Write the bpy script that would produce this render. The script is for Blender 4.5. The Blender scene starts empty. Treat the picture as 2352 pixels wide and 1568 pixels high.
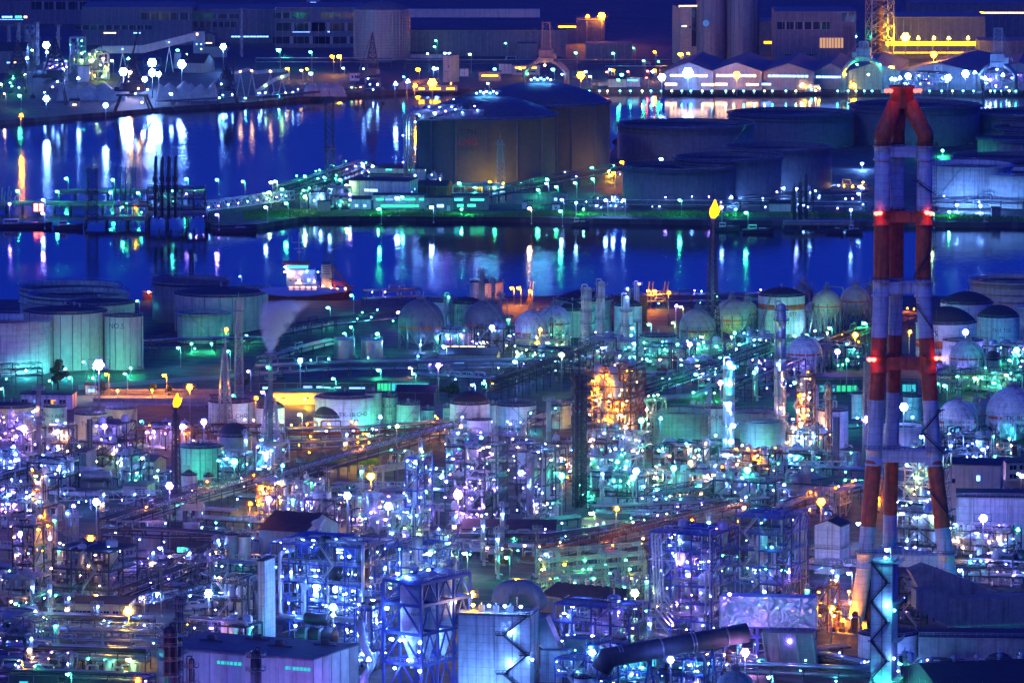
SKY_TINT = (.12, .19, 1.5, 1)
SKY_STRENGTH = .07
SKY_EL = 2.0
SUN = .05
HAZE = 2.4e-5
EXPOSURE = 2.7
LAMP_GAIN = .29
import bpy, math, random
from mathutils import Vector, Matrix
sin, cos, pi, rad = math.sin, math.cos, math.pi, math.radians
scene = bpy.context.scene
COL = scene.collection
# ------------------------------------------------------------------ camera model
F = 13839.0            # focal length in units of a 2352 px wide picture
H = 332.0              # the viewpoint stands on a mountain
PITCH = math.atan((784 + 850) / F)
GZ = 3.0               # height of the reclaimed land over the water
RZ = rad(-25)          # the plant's street grid


def at(x, y, z=GZ):
    """point of the horizontal plane z that is seen at x, y of the 2352 x 1568 photograph"""
    dx = (x - 1176) / F
    dy = (784 - y) / F
    d = Vector((dx, cos(PITCH) + dy * sin(PITCH), -sin(PITCH) + dy * cos(PITCH)))
    t = (z - H) / d.z
    return Vector((d.x * t, d.y * t, z))


def sc(y, z=GZ):
    """photo units per metre of a thing standing at row y"""
    p = at(1176, y, z)
    return F / (p.y * cos(PITCH) + (H - z) * sin(PITCH))


# ------------------------------------------------------------------ mesh builder
class MB:
    def __init__(s):
        s.v, s.f, s.sm = [], [], []

    def add(s, vs, fs, smooth=False):
        n = len(s.v)
        s.v.extend(vs)
        for f in fs:
            s.f.append(tuple(i + n for i in f))
            s.sm.append(smooth)

    def box(s, x0, y0, z0, x1, y1, z1):
        s.add([(x0, y0, z0), (x1, y0, z0), (x1, y1, z0), (x0, y1, z0), (x0, y0, z1), (x1, y0, z1), (x1, y1, z1), (x0, y1, z1)],
              [(0, 3, 2, 1), (4, 5, 6, 7), (0, 1, 5, 4), (1, 2, 6, 5), (2, 3, 7, 6), (3, 0, 4, 7)])

    def _fr(s, p, q):
        d = (Vector(q) - Vector(p))
        L = d.length or 1e-6
        d = d / L
        a = Vector((0, 0, 1)) if abs(d.z) < .95 else Vector((0, 1, 0))
        u = d.cross(a).normalized()
        w = u.cross(d).normalized()
        return d, u, w

    def bar(s, p, q, w, h=None, caps=True):
        h = h or w
        d, u, k = s._fr(p, q)
        p, q = Vector(p), Vector(q)
        a, b = u * (w / 2), k * (h / 2)
        vs = [tuple(p - a - b), tuple(p + a - b), tuple(p + a + b), tuple(p - a + b), tuple(q - a - b), tuple(q + a - b), tuple(q + a + b), tuple(q - a + b)]
        fs = [(0, 1, 5, 4), (1, 2, 6, 5), (2, 3, 7, 6), (3, 0, 4, 7)]
        if caps:
            fs += [(0, 3, 2, 1), (4, 5, 6, 7)]
        s.add(vs, fs)

    def tube(s, p, q, r, n=8, r2=None, caps=True):
        s.path([p, q], r, n, caps, r2)

    def path(s, pts, r, n=7, caps=True, r2=None):
        q_ = [Vector(p) for p in pts]
        pts = [q_[0]]
        for p in q_[1:]:
            if (p - pts[-1]).length > 1e-4: pts.append(p)
        m = len(pts)
        if m < 2: return
        base = len(s.v)
        uu = None
        for i, p in enumerate(pts):
            a = (p - pts[i - 1]).normalized() if i else None
            b = (pts[i + 1] - p).normalized() if i < m - 1 else None
            t = (a + b) if (a is not None and b is not None) else (a if b is None else b)
            if t.length < 1e-5:
                t = b
            t = t.normalized()
            if uu is None:
                ax = Vector((0, 0, 1)) if abs(t.z) < .9 else Vector((0, 1, 0))
                uu = t.cross(ax).normalized()
            else:
                uu = (uu - t * uu.dot(t))
                uu = uu.normalized() if uu.length > 1e-4 else t.orthogonal().normalized()
            ww = t.cross(uu).normalized()
            k = 1.0
            if a is not None and b is not None:
                c = max(.35, a.dot(t))
                k = min(1.5, 1 / c)
            rr = r if r2 is None else r + (r2 - r) * i / (m - 1)
            for j in range(n):
                an = 2 * pi * j / n
                o = uu * (cos(an) * rr * k) + ww * (sin(an) * rr * k)
                s.v.append(tuple(p + o))
        for i in range(m - 1):
            for j in range(n):
                j2 = (j + 1) % n
                s.f.append((base + i * n + j, base + i * n + j2, base + (i + 1) * n + j2, base + (i + 1) * n + j))
                s.sm.append(True)
        if caps:
            s.f.append(tuple(base + j for j in range(n))[::-1]); s.sm.append(False)
            s.f.append(tuple(base + (m - 1) * n + j for j in range(n))); s.sm.append(False)

    def bend(s, pts, r, br=None, n=8, k=4):
        """pipe through pts with rounded elbows"""
        br = br or r * 2.2
        P = [Vector(p) for p in pts]
        out = [P[0]]
        for i in range(1, len(P) - 1):
            a, b, c = P[i - 1], P[i], P[i + 1]
            l = min(br, (b - a).length * .45, (c - b).length * .45)
            p0, p1 = b + (a - b).normalized() * l, b + (c - b).normalized() * l
            for j in range(k + 1):
                t = j / k
                out.append(p0 * (1 - t) ** 2 + b * (2 * t * (1 - t)) + p1 * t * t)
        out.append(P[-1])
        s.path(out, r, n)

    def lathe(s, prof, n=24, c=(0, 0, 0), smooth=True, a0=0, a1=2 * pi):
        base = len(s.v)
        full = abs(a1 - a0 - 2 * pi) < 1e-6
        m = n if full else n + 1
        for (r, z) in prof:
            for j in range(m):
                a = a0 + (a1 - a0) * j / n
                s.v.append((c[0] + r * cos(a), c[1] + r * sin(a), c[2] + z))
        for i in range(len(prof) - 1):
            for j in range(n):
                j2 = (j + 1) % m
                s.f.append((base + i * m + j, base + i * m + j2, base + (i + 1) * m + j2, base + (i + 1) * m + j))
                s.sm.append(smooth)

    def hcyl(s, c, ax, L, r, n=14, bulge=.35):
        """horizontal drum with domed heads"""
        c, ax = Vector(c), Vector(ax).normalized()
        pts, rs = [], []
        for t, k in ((-.5, 0), (-.5, 1), (.5, 1), (.5, 0)):
            pass
        prof = [(-L / 2 - r * bulge, .02), (-L / 2 - r * bulge * .75, r * .6), (-L / 2 - r * .12, r * .93), (-L / 2, r), (L / 2, r), (L / 2 + r * .12, r * .93), (L / 2 + r * bulge * .75, r * .6), (L / 2 + r * bulge, .02)]
        u = ax.cross(Vector((0, 0, 1))).normalized()
        w = u.cross(ax)
        base = len(s.v)
        for (t, rr) in prof:
            for j in range(n):
                a = 2 * pi * j / n
                s.v.append(tuple(c + ax * t + u * (rr * cos(a)) + w * (rr * sin(a))))
        for i in range(len(prof) - 1):
            for j in range(n):
                j2 = (j + 1) % n
                s.f.append((base + i * n + j, base + i * n + j2, base + (i + 1) * n + j2, base + (i + 1) * n + j)); s.sm.append(True)

    def prism(s, poly, z0, z1):
        n = len(poly)
        vs = [(x, y, z0) for x, y in poly] + [(x, y, z1) for x, y in poly]
        fs = [tuple(range(n))[::-1], tuple(range(n, 2 * n))] + [(i, (i + 1) % n, n + (i + 1) % n, n + i) for i in range(n)]
        s.add(vs, fs)

    def extr(s, poly, a, b, axis='y'):
        """polygon in (x, z) pulled along y, or in (y, z) pulled along x"""
        n = len(poly)
        if axis == 'y':
            vs = [(x, a, z) for x, z in poly] + [(x, b, z) for x, z in poly]
        else:
            vs = [(a, y, z) for y, z in poly] + [(b, y, z) for y, z in poly]
        fs = [tuple(range(n)), tuple(range(n, 2 * n))[::-1]] + [(i, n + i, n + (i + 1) % n, (i + 1) % n) for i in range(n)]
        s.add(vs, fs)

    def rail(s, pts, h=1.1, step=2.2, t=.09):
        pts = [Vector(p) for p in pts]
        up = Vector((0, 0, h))
        for a, b in zip(pts, pts[1:]):
            L = (b - a).length
            n = max(1, int(L / step))
            for k in (1, .55):
                s.bar(a + up * k, b + up * k, t, t, False)
            for i in range(n + 1):
                p = a + (b - a) * (i / n)
                s.bar(p, p + up, t, t, False)

    def ringrail(s, r, z, c=(0, 0), h=1.1, n=20, t=.09, a0=0, a1=2 * pi):
        pts = [(c[0] + r * cos(a0 + (a1 - a0) * i / n), c[1] + r * sin(a0 + (a1 - a0) * i / n), z) for i in range(n + 1)]
        s.rail(pts, h, 9, t)

    def stair(s, p, q, w=.9, t=.16, rail=True):
        p, q = Vector(p), Vector(q)
        d = q - p
        hd = Vector((d.x, d.y, 0))
        sd = Vector((-hd.y, hd.x, 0)).normalized() * (w / 2) if hd.length > .01 else Vector((w / 2, 0, 0))
        for k in (-1, 1):
            s.bar(p + sd * k, q + sd * k, t, t * 1.6, False)
            if rail:
                s.bar(p + sd * k + Vector((0, 0, 1)), q + sd * k + Vector((0, 0, 1)), .08, .08, False)
        n = max(2, int(abs(d.z) / .5))
        for i in range(1, n):
            c = p + d * (i / n)
            s.bar(c - sd, c + sd, .3, .06, False)

    def lattice(s, c, z0, z1, w0, w1, n, t=.25, tb=None):
        tb = tb or t * .6
        c = Vector((c[0], c[1], 0))
        lv = [(z0 + (z1 - z0) * i / n, (w0 + (w1 - w0) * i / n) / 2) for i in range(n + 1)]
        cr = lambda z, w: [c + Vector((sx * w, sy * w, z)) for sx, sy in ((-1, -1), (1, -1), (1, 1), (-1, 1))]
        for i in range(n):
            A, B = cr(*lv[i]), cr(*lv[i + 1])
            for k in range(4):
                k2 = (k + 1) % 4
                s.bar(A[k], B[k], t, t, False)
                s.bar(B[k], B[k2], tb, tb, False)
                s.bar(A[k], B[k2], tb, tb, False)
                s.bar(A[k2], B[k], tb, tb, False)

    def truss(s, p, q, h, w, n, t=.22):
        p, q = Vector(p), Vector(q)
        d = q - p
        hd = Vector((d.x, d.y, 0)).normalized()
        sd = Vector((-hd.y, hd.x, 0)) * (w / 2)
        up = Vector((0, 0, h))
        for k in (-1, 1):
            o = sd * k
            s.bar(p + o, q + o, t, t, False); s.bar(p + o + up, q + o + up, t, t, False)
            for i in range(n):
                a, b = p + d * (i / n) + o, p + d * ((i + 1) / n) + o
                s.bar(a, a + up, t * .7, t * .7, False)
                s.bar(*((a, b + up) if i % 2 else (a + up, b)), t * .7, t * .7, False)
            s.bar(q + o, q + o + up, t * .7, t * .7, False)
        for i in range(n + 1):
            a = p + d * (i / n)
            s.bar(a - sd, a + sd, t * .7, t * .7, False); s.bar(a - sd + up, a + sd + up, t * .7, t * .7, False)

    def mesh(s, name):
        me = bpy.data.meshes.new(name)
        me.from_pydata(s.v, [], s.f)
        me.polygons.foreach_set('use_smooth', s.sm)
        me.update()
        return me


# ------------------------------------------------------------------ objects
def part(name, mb, m, parent=None, loc=None, rz=0):
    me = mb.mesh(name) if isinstance(mb, MB) else mb
    if m is not None and not me.materials:
        me.materials.append(M(m))
    o = bpy.data.objects.new(name, me)
    COL.objects.link(o)
    if parent is not None:
        o.parent = parent
    if loc is not None:
        o.location = loc
    if rz:
        o.rotation_euler = (0, 0, rz)
    return o


def tag(o, label=None, cat=None, group=None, kind=None):
    if label: o['label'] = label
    if cat: o['category'] = cat
    if group: o['group'] = group
    if kind: o['kind'] = kind
    return o


def thing(name, label, cat, loc=(0, 0, 0), rz=0, group=None):
    o = bpy.data.objects.new(name, None)
    COL.objects.link(o)
    o.empty_display_size = 1
    o.location = loc
    o.rotation_euler = (0, 0, rz)
    return tag(o, label, cat, group)


def copy_tree(o, parent=None):
    c = o.copy()
    COL.objects.link(c)
    c.parent = parent
    for ch in o.children:
        copy_tree(ch, c)
    return c


# ------------------------------------------------------------------ materials
_mats = {}
PAINT = dict(
    white_paint=((.74, .75, .74), .45, 0, .25, .45), green_lit_paint=((.42, .58, .44), .45, 0, .25, .45), cream_paint=((.6, .53, .36), .5, 0, .25, .25),  # pale green carries the lamps' green light in the tank paint
    grey_paint=((.2, .21, .24), .5, 0, .3, .35), dark_grey=((.08, .08, .09), .6, 0, .3, .2), steel=((.34, .35, .38), .38, .6, .3, .25),
    bright_metal=((.62, .62, .64), .28, .85, .2, .1), galvanised=((.42, .43, .45), .45, .5, .3, .1), blue_steel=((.05, .07, .3), .45, .1, .25, .1),
    dark_steel=((.05, .05, .06), .5, .2, .3, .1), red_paint=((.8, .15, .035), .5, 0, .4, .4), orange_paint=((.6, .16, .04), .5, 0, .3, .2),
    rust=((.2, .09, .05), .8, 0, .5, .4), concrete=((.3, .29, .27), .85, 0, .35, .35), roof_dark=((.045, .045, .05), .75, 0, .35, .1),
    roof_grey=((.16, .16, .17), .7, 0, .3, .15), corrugated=((.27, .28, .3), .5, .2, .2, .25), pale_wall=((.55, .53, .5), .7, 0, .2, .25),
    pink_wall=((.55, .42, .4), .7, 0, .2, .25), ore_sand=((.42, .41, .38), .95, 0, .35, 0), asphalt=((.05, .05, .052), .85, 0, .4, 0),
    grass=((.09, .24, .04), .9, 0, .5, 0), leaf=((.035, .07, .02), .8, 0, .6, 0), bark=((.05, .035, .025), .9, 0, .3, 0), hull=((.04, .035, .045), .5, 0, .3, .2),
    hull_red=((.24, .04, .025), .5, 0, .25, .2), black_rubber=((.02, .02, .02), .8, 0, .2, 0), lettering_black=((.02, .02, .025), .6, 0, .1, 0), lettering_red=((.4, .03, .03), .6, 0, .1, 0),
    foil=((.62, .6, .64), .34, .9, .2, 0), glass_dark=((.02, .025, .03), .1, 0, .1, 0), green_paint=((.1, .3, .13), .5, 0, .25, .2), yellow_paint=((.6, .42, .05), .5, 0, .25, .2),
    window_frame=((.35, .35, .35), .5, 0, .1, 0), rope=((.1, .09, .08), .9, 0, .2, 0), tile_grey=((.17, .18, .2), .6, 0, .3, .3), tank_dark=((.13, .135, .16), .6, 0, .3, .3), lng_wall=((.085, .105, .13), .85, 0, .2, 0), net=((.25, .28, .3), .7, 0, .3, 0))
LIGHT = dict(W=(.14, .36, 1.05), V=(.25, .16, 1.05), G=(.04, 1, .42), T=(.05, .75, .85), O=(2.4, .64, .002), Y=(2.2, 1.15, .012), P=(.7, .28, .85), R=(1, .1, .08), B=(.12, .2, 1), N=(1.2, .64, .3), L=(.45, 1, .25))
LNAME = dict(W='white', V='violet', G='green', T='teal', O='orange', Y='yellow', P='pink', R='red', B='blue', N='warm', L='lime')


def nt_new(name):
    m = bpy.data.materials.new(name)
    m.use_nodes = True
    t = m.node_tree
    return m, t, t.nodes['Principled BSDF'], t.nodes, t.links


def M(k):
    if k in _mats:
        return _mats[k]
    if k.startswith('lamp:'):
        _, c, st = k.split(':')
        m, t, b, N, L = nt_new('lamp_glow_' + LNAME[c])
        N.remove(b)
        e = N.new('ShaderNodeEmission')
        e.inputs['Color'].default_value = (*LIGHT[c], 1)
        e.inputs['Strength'].default_value = float(st) * LAMP_GAIN
        L.new(e.outputs[0], N['Material Output'].inputs[0])
        _mats[k] = m
        return m
    c, rough, metal, var, streak = PAINT[k]
    m, t, b, N, L = nt_new(k)
    b.inputs['Roughness'].default_value = rough
    b.inputs['Metallic'].default_value = metal
    tc = N.new('ShaderNodeTexCoord')
    n1 = N.new('ShaderNodeTexNoise')
    n1.inputs['Scale'].default_value = .35 if k not in ('leaf', 'grass') else .6
    n1.inputs['Detail'].default_value = 7
    n1.inputs['Roughness'].default_value = .65
    L.new(tc.outputs['Object'], n1.inputs['Vector'])
    r1 = N.new('ShaderNodeMapRange')
    r1.inputs[1].default_value, r1.inputs[2].default_value = .3, .7
    r1.inputs[3].default_value, r1.inputs[4].default_value = 1 - var, 1 + var * .6
    L.new(n1.outputs['Fac'], r1.inputs[0])
    mul = N.new('ShaderNodeVectorMath'); mul.operation = 'SCALE'
    mul.inputs[0].default_value = c
    L.new(r1.outputs[0], mul.inputs['Scale'])
    out = mul.outputs[0]
    if streak:
        mp = N.new('ShaderNodeMapping')
        mp.inputs['Scale'].default_value = (1.1, 1.1, .045)
        L.new(tc.outputs['Object'], mp.inputs[0])
        n2 = N.new('ShaderNodeTexNoise')
        n2.inputs['Scale'].default_value = .8
        n2.inputs['Detail'].default_value = 5
        L.new(mp.outputs[0], n2.inputs['Vector'])
        r2 = N.new('ShaderNodeMapRange')
        r2.inputs[1].default_value, r2.inputs[2].default_value = .5, .72
        r2.inputs[3].default_value, r2.inputs[4].default_value = 0, streak * 1.5
        L.new(n2.outputs['Fac'], r2.inputs[0])
        mx = N.new('ShaderNodeMix'); mx.data_type = 'RGBA'
        L.new(r2.outputs[0], mx.inputs['Factor'])
        L.new(out, mx.inputs[6])
        mx.inputs[7].default_value = (c[0] * .32, c[1] * .24, c[2] * .18, 1)
        out = mx.outputs[2]
    if k in ('white_paint', 'green_lit_paint', 'cream_paint', 'grey_paint'):
        sp = N.new('ShaderNodeSeparateXYZ'); L.new(tc.outputs['Object'], sp.inputs[0])
        fr = N.new('ShaderNodeMath'); fr.operation = 'PINGPONG'; fr.inputs[1].default_value = 1.3; L.new(sp.outputs[2], fr.inputs[0])
        ls = N.new('ShaderNodeMath'); ls.operation = 'LESS_THAN'; ls.inputs[1].default_value = .07; L.new(fr.outputs[0], ls.inputs[0])
        sc_ = N.new('ShaderNodeMath'); sc_.operation = 'MULTIPLY'; sc_.inputs[1].default_value = .45; L.new(ls.outputs[0], sc_.inputs[0])
        m2 = N.new('ShaderNodeMix'); m2.data_type = 'RGBA'; L.new(sc_.outputs[0], m2.inputs['Factor']); L.new(out, m2.inputs[6]); m2.inputs[7].default_value = (.1, .09, .08, 1); out = m2.outputs[2]
    L.new(out, b.inputs['Base Color'])
    if k == 'corrugated' or k == 'pink_wall' or k == 'pale_wall':
        w = N.new('ShaderNodeTexWave'); w.wave_type = 'BANDS'; w.bands_direction = 'DIAGONAL'
        w.inputs['Scale'].default_value = 1.2
        mpw = N.new('ShaderNodeMapping'); mpw.inputs['Scale'].default_value = (1, 1, 0)
        L.new(tc.outputs['Object'], mpw.inputs[0]); L.new(mpw.outputs[0], w.inputs[0])
        bp = N.new('ShaderNodeBump'); bp.inputs['Strength'].default_value = .35; bp.inputs['Distance'].default_value = .12
        L.new(w.outputs['Fac'], bp.inputs['Height']); L.new(bp.outputs[0], b.inputs['Normal'])
    if k == 'foil':
        v = N.new('ShaderNodeTexNoise'); v.inputs['Scale'].default_value = .28; v.inputs['Detail'].default_value = 1.5; v.inputs['Distortion'].default_value = 1.2
        L.new(tc.outputs['Object'], v.inputs['Vector'])
        bp = N.new('ShaderNodeBump'); bp.inputs['Strength'].default_value = 1; bp.inputs['Distance'].default_value = 1.6
        L.new(v.outputs['Fac'], bp.inputs['Height']); L.new(bp.outputs[0], b.inputs['Normal'])
    _mats[k] = m
    return m


# ------------------------------------------------------------------ lamps
_lampmesh = {}


def lamp_mesh(c, st, r, shape='ball'):
    k = (c, st, round(r, 2), shape)
    if k not in _lampmesh:
        b = MB()
        if shape == 'ball':
            b.lathe([(.02, -r), (r * .7, -r * .7), (r, 0), (r * .7, r * .5), (.02, r * .6)], 10)
        elif shape == 'disc':
            b.hcyl((0, 0, 0), (0, 1, 0), r * .3, r, 12, .25)
        elif shape == 'tube':
            b.hcyl((0, 0, 0), (1, 0, 0), r * 3.2, r * .5, 6)
        else:
            b.box(-r, -r * .35, -r * .6, r, r * .35, r * .6)
        me = b.mesh('lamp')
        me.materials.append(M('lamp:%s:%g' % (c, st)))
        _lampmesh[k] = me
    return _lampmesh[k]


_post = {}


def lamp_post(x, yl, h, c, label, r=.8, st=40, group=None, arm=None, name='lamp_post', cat='street lamp'):
    """street lamp whose lit head is seen at x, yl"""
    y = yl
    for _ in range(4):
        y = yl + h * sc(y)
    p = at(x, y)
    arm = 1.2 if arm is None else arm
    k = (c, round(h), r, st, arm, name)
    if k not in _post:
        o = thing(name, label, cat, p, 0, group)
        b = MB(); b.tube((arm, 0, 0), (arm, 0, h), .22, 8, .13); b.lathe([(.45, 0), (.45, .5), (.22, .8)], 8, (arm, 0, 0)); part('pole', b, 'galvanised', o)
        if arm:
            b = MB(); b.path([(arm, 0, h - .4), (arm * .8, 0, h + .35), (arm * .4, 0, h + .55), (0, 0, h + .5)], .1, 6); part('arm', b, 'galvanised', o)
        hd = part('lamp_head', lamp_mesh(c, st, r), None, o, (0, 0, h - .1))
        b = MB(); b.lathe([(r * 1.05, r * .4), (r * .8, r * .75), (.02, r * .95)], 10); part('hood', b, 'dark_steel', hd)
        _post[k] = o
        return o
    o = copy_tree(_post[k])
    o.location = p
    for q in ('group',):
        if q in o: del o[q]
    return tag(o, label, cat, group)


def flood_mast(x, yl, h, c, label, r=1.0, st=60, n=4, lattice=False, group=None):
    """tall pole with a head frame of floodlights that look over the plant"""
    y = yl
    for _ in range(4):
        y = yl + h * sc(y)
    o = thing('floodlight_mast', label, 'floodlight mast', at(x, y), 0, group)
    b = MB()
    if lattice:
        b.lattice((0, 0), 0, h, 2.6, 1.3, max(4, int(h / 3)), .2)
    else:
        b.tube((0, 0, 0), (0, 0, h), .35, 8, .2)
    part('pole', b, 'steel', o)
    b = MB(); w = r * n * .6 + .6
    b.box(-w, -.3, h - .2, w, .5, h); b.rail([(-w, .5, h), (w, .5, h)], 1.1, 1.5)
    b.bar((-w, 0, h + r * 2.4), (w, 0, h + r * 2.4), .15); b.bar((-w, 0, h), (-w, 0, h + r * 2.4), .15); b.bar((w, 0, h), (w, 0, h + r * 2.4), .15)
    part('head_frame', b, 'dark_steel', o)
    r *= .45
    pos = [(0, 0)] + [(1.95 * cos(pi / 3 * i), 1.95 * sin(pi / 3 * i)) for i in range(6)]
    for (px, pz) in pos[:7 if n > 2 else 3]:
        part('floodlight', lamp_mesh(c, st, r, 'disc'), None, o, (px * r, -.6, h + r * 2.3 + pz * r))
    return o


# ------------------------------------------------------------------ lettering
def lettering(txt, size, m, parent, R=None, a0=0.0, z=0, loc=None, rz=0, name='lettering'):
    cu = bpy.data.curves.new('lettering', 'FONT')
    cu.body = txt; cu.size = size; cu.align_x = 'CENTER'; cu.align_y = 'CENTER'
    cu.resolution_u = 2
    t = bpy.data.objects.new('t', cu)
    COL.objects.link(t)
    bpy.context.view_layer.update()
    me = bpy.data.meshes.new_from_object(t)
    bpy.data.objects.remove(t)
    for v in me.vertices:
        x, y = v.co.x, v.co.y
        if R:
            a = a0 + x / R
            v.co = ((R + .08) * sin(a), -(R + .08) * cos(a), z + y)
        else:
            v.co = (x, 0, y)
    me.materials.clear()
    me.materials.append(M(m))
    o = bpy.data.objects.new(name, me)
    COL.objects.link(o)
    o.parent = parent
    if loc is not None: o.location = loc
    if rz: o.rotation_euler = (0, 0, rz)
    return o
# ------------------------------------------------------------------ generators
def tank(label, x0, x1, yt, yb, m='white_paint', roof='cone', text=(), stair=None, gird=(), ribs=0, group=None, cat='storage tank', scaff=0, rise=None, rail=True, a_text=0.0, tsize=2.2, tcol='lettering_black', band=None, vents=1, roofm='roof_dark'):
    s = sc(yb); r = (x1 - x0) / 2 / s
    h = (yb - yt) / s
    o = thing('storage_tank', label, cat, at((x0 + x1) / 2, yb) + Vector((0, r, 0)), 0, group)
    R_ = random.Random(int(x0 * 7 + yb))
    n = 56 if r > 12 else 36
    b = MB()
    prof = [(r, 0)]
    prof += [(r, h)]
    if roof == 'open':
        prof += [(r - .35, h), (r - .35, h - h * .12)]
    b.lathe(prof, n, smooth=True)
    part('shell', b, m, o)
    b = MB()
    if roof == 'open':
        b.lathe([(r - .4, h * .86), (r - 1.2, h * .87), (r * .5, h * .868), (.02, h * .865)], n)
        part('floating_roof', b, roofm, o)
        b = MB()
        b.lathe([(r, h - .9), (r + 1.3, h - .85), (r + 1.3, h - .7), (r, h - .68)], n); part('wind_girder', b, m, o)
        b = MB(); b.stair((r * .75, 0, h), (r * .05, r * .1, h * .87), 1.0); part('rolling_ladder', b, 'steel', o)
    else:
        rise = rise if rise is not None else r * (.12 if roof == 'cone' else .32)
        if roof == 'cone':
            b.lathe([(r + .15, h - .05), (r * .99, h + .12), (r * .5, h + rise * .52), (.5, h + rise), (.02, h + rise + .1)], n)
        else:
            Rr = (r * r + rise * rise) / (2 * rise)
            pf = [(r + .15, h - .05)]
            for i in range(9):
                q = r * (1 - i / 8)
                pf.append((max(q, .02), h + .1 + math.sqrt(max(0, Rr * Rr - q * q)) - (Rr - rise)))
            b.lathe(pf, n)
        part('roof', b, roofm, o)
        for i in range(vents):
            a = -1.2 + 1.1 * i; q = r * .35 * (i > 0)
            b = MB(); zz = h + rise * (1 - q / r); b.tube((q * cos(a), q * sin(a), zz - .3), (q * cos(a), q * sin(a), zz + 1.2), .35, 8); b.lathe([(.7, 1.1), (.6, 1.5), (.02, 1.8)], 8, (q * cos(a), q * sin(a), zz)); part('vent', b, 'galvanised', o)
    if rail:
        b = MB(); b.ringrail(r + (.9 if roof == 'open' else -.15), h + .02, h=1.15, n=max(18, int(r * 1.6)), t=.1); part('railing', b, 'galvanised', o)
    for g in gird:
        b = MB(); z = h * g; b.lathe([(r, z - .15), (r + .8, z - .12), (r + .8, z + .05), (r, z + .1)], n); part('wind_girder', b, m, o)
    if ribs:
        for i in range(ribs):
            a = -pi / 2 + (i - (ribs - 1) / 2) * (2.6 / ribs) + R_.uniform(-.05, .05)
            b = MB(); b.tube((cos(a) * (r + .15), sin(a) * (r + .15), .3), (cos(a) * (r + .15), sin(a) * (r + .15), h - .3), .14, 6); part('downpipe', b, R_.choice(['steel', 'galvanised', 'dark_grey']), o)
    if band:
        b = MB(); b.lathe([(r, h * band[0]), (r + .05, h * band[0]), (r + .05, h * band[1]), (r, h * band[1])], n); part('band', b, band[2], o)
    if stair:
        a0, a1 = stair
        k = max(8, int(abs(a1 - a0) * r / 1.1)); b = MB(); pts = []
        for i in range(k + 1):
            a = -pi / 2 + a0 + (a1 - a0) * i / k
            pts.append((a, h * i / k))
        for rr in (r + .1, r + 1.1):
            for (a, z), (a2, z2) in zip(pts, pts[1:]):
                P, Q = (cos(a) * rr, sin(a) * rr, z), (cos(a2) * rr, sin(a2) * rr, z2)
                b.bar(P, Q, .1, .28, False)
                if rr > r + .5:
                    b.bar((P[0], P[1], z + 1), (Q[0], Q[1], z2 + 1), .09, .09, False)
                    b.bar(P, (P[0], P[1], z + 1), .08, .08, False)
        for a, z in pts:
            b.bar((cos(a) * r, sin(a) * r, z), (cos(a) * (r + 1.15), sin(a) * (r + 1.15), z), .45, .08, False)
        part('stairway', b, 'steel', o)
    if scaff:
        b = MB(); rr = r + 1.0; k = 26
        for i in range(k):
            a = -pi / 2 + (i - k / 2) * (pi * 1.15 / k)
            a2 = a + pi * 1.15 / k; sct = .16 if yb > 600 else .42
            b.bar((cos(a) * rr, sin(a) * rr, 0), (cos(a) * rr, sin(a) * rr, h), sct, sct, False)
            for j in range(scaff):
                z = h * (j + 1) / scaff
                b.bar((cos(a) * rr, sin(a) * rr, z), (cos(a2) * rr, sin(a2) * rr, z), .6, sct, False)
                if (i + j) % 5 == 0:
                    b.bar((cos(a) * rr, sin(a) * rr, z - h / scaff), (cos(a2) * rr, sin(a2) * rr, z), .1, .1, False)
        part('scaffolding', b, 'steel', o)
    for i, (t, fz) in enumerate(text):
        lettering(t, tsize * (1 if i == 0 else .95), tcol, o, r, a_text, h * fz)
    b = MB(); a = -pi / 2 + .9
    b.bend([(cos(a) * r, sin(a) * r, 1.2), (cos(a) * (r + 3), sin(a) * (r + 3), 1.2), (cos(a) * (r + 3), sin(a) * (r + 3) - 4, 1.2)], .35); part('outlet_pipe', b, 'steel', o)
    return o


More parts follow.
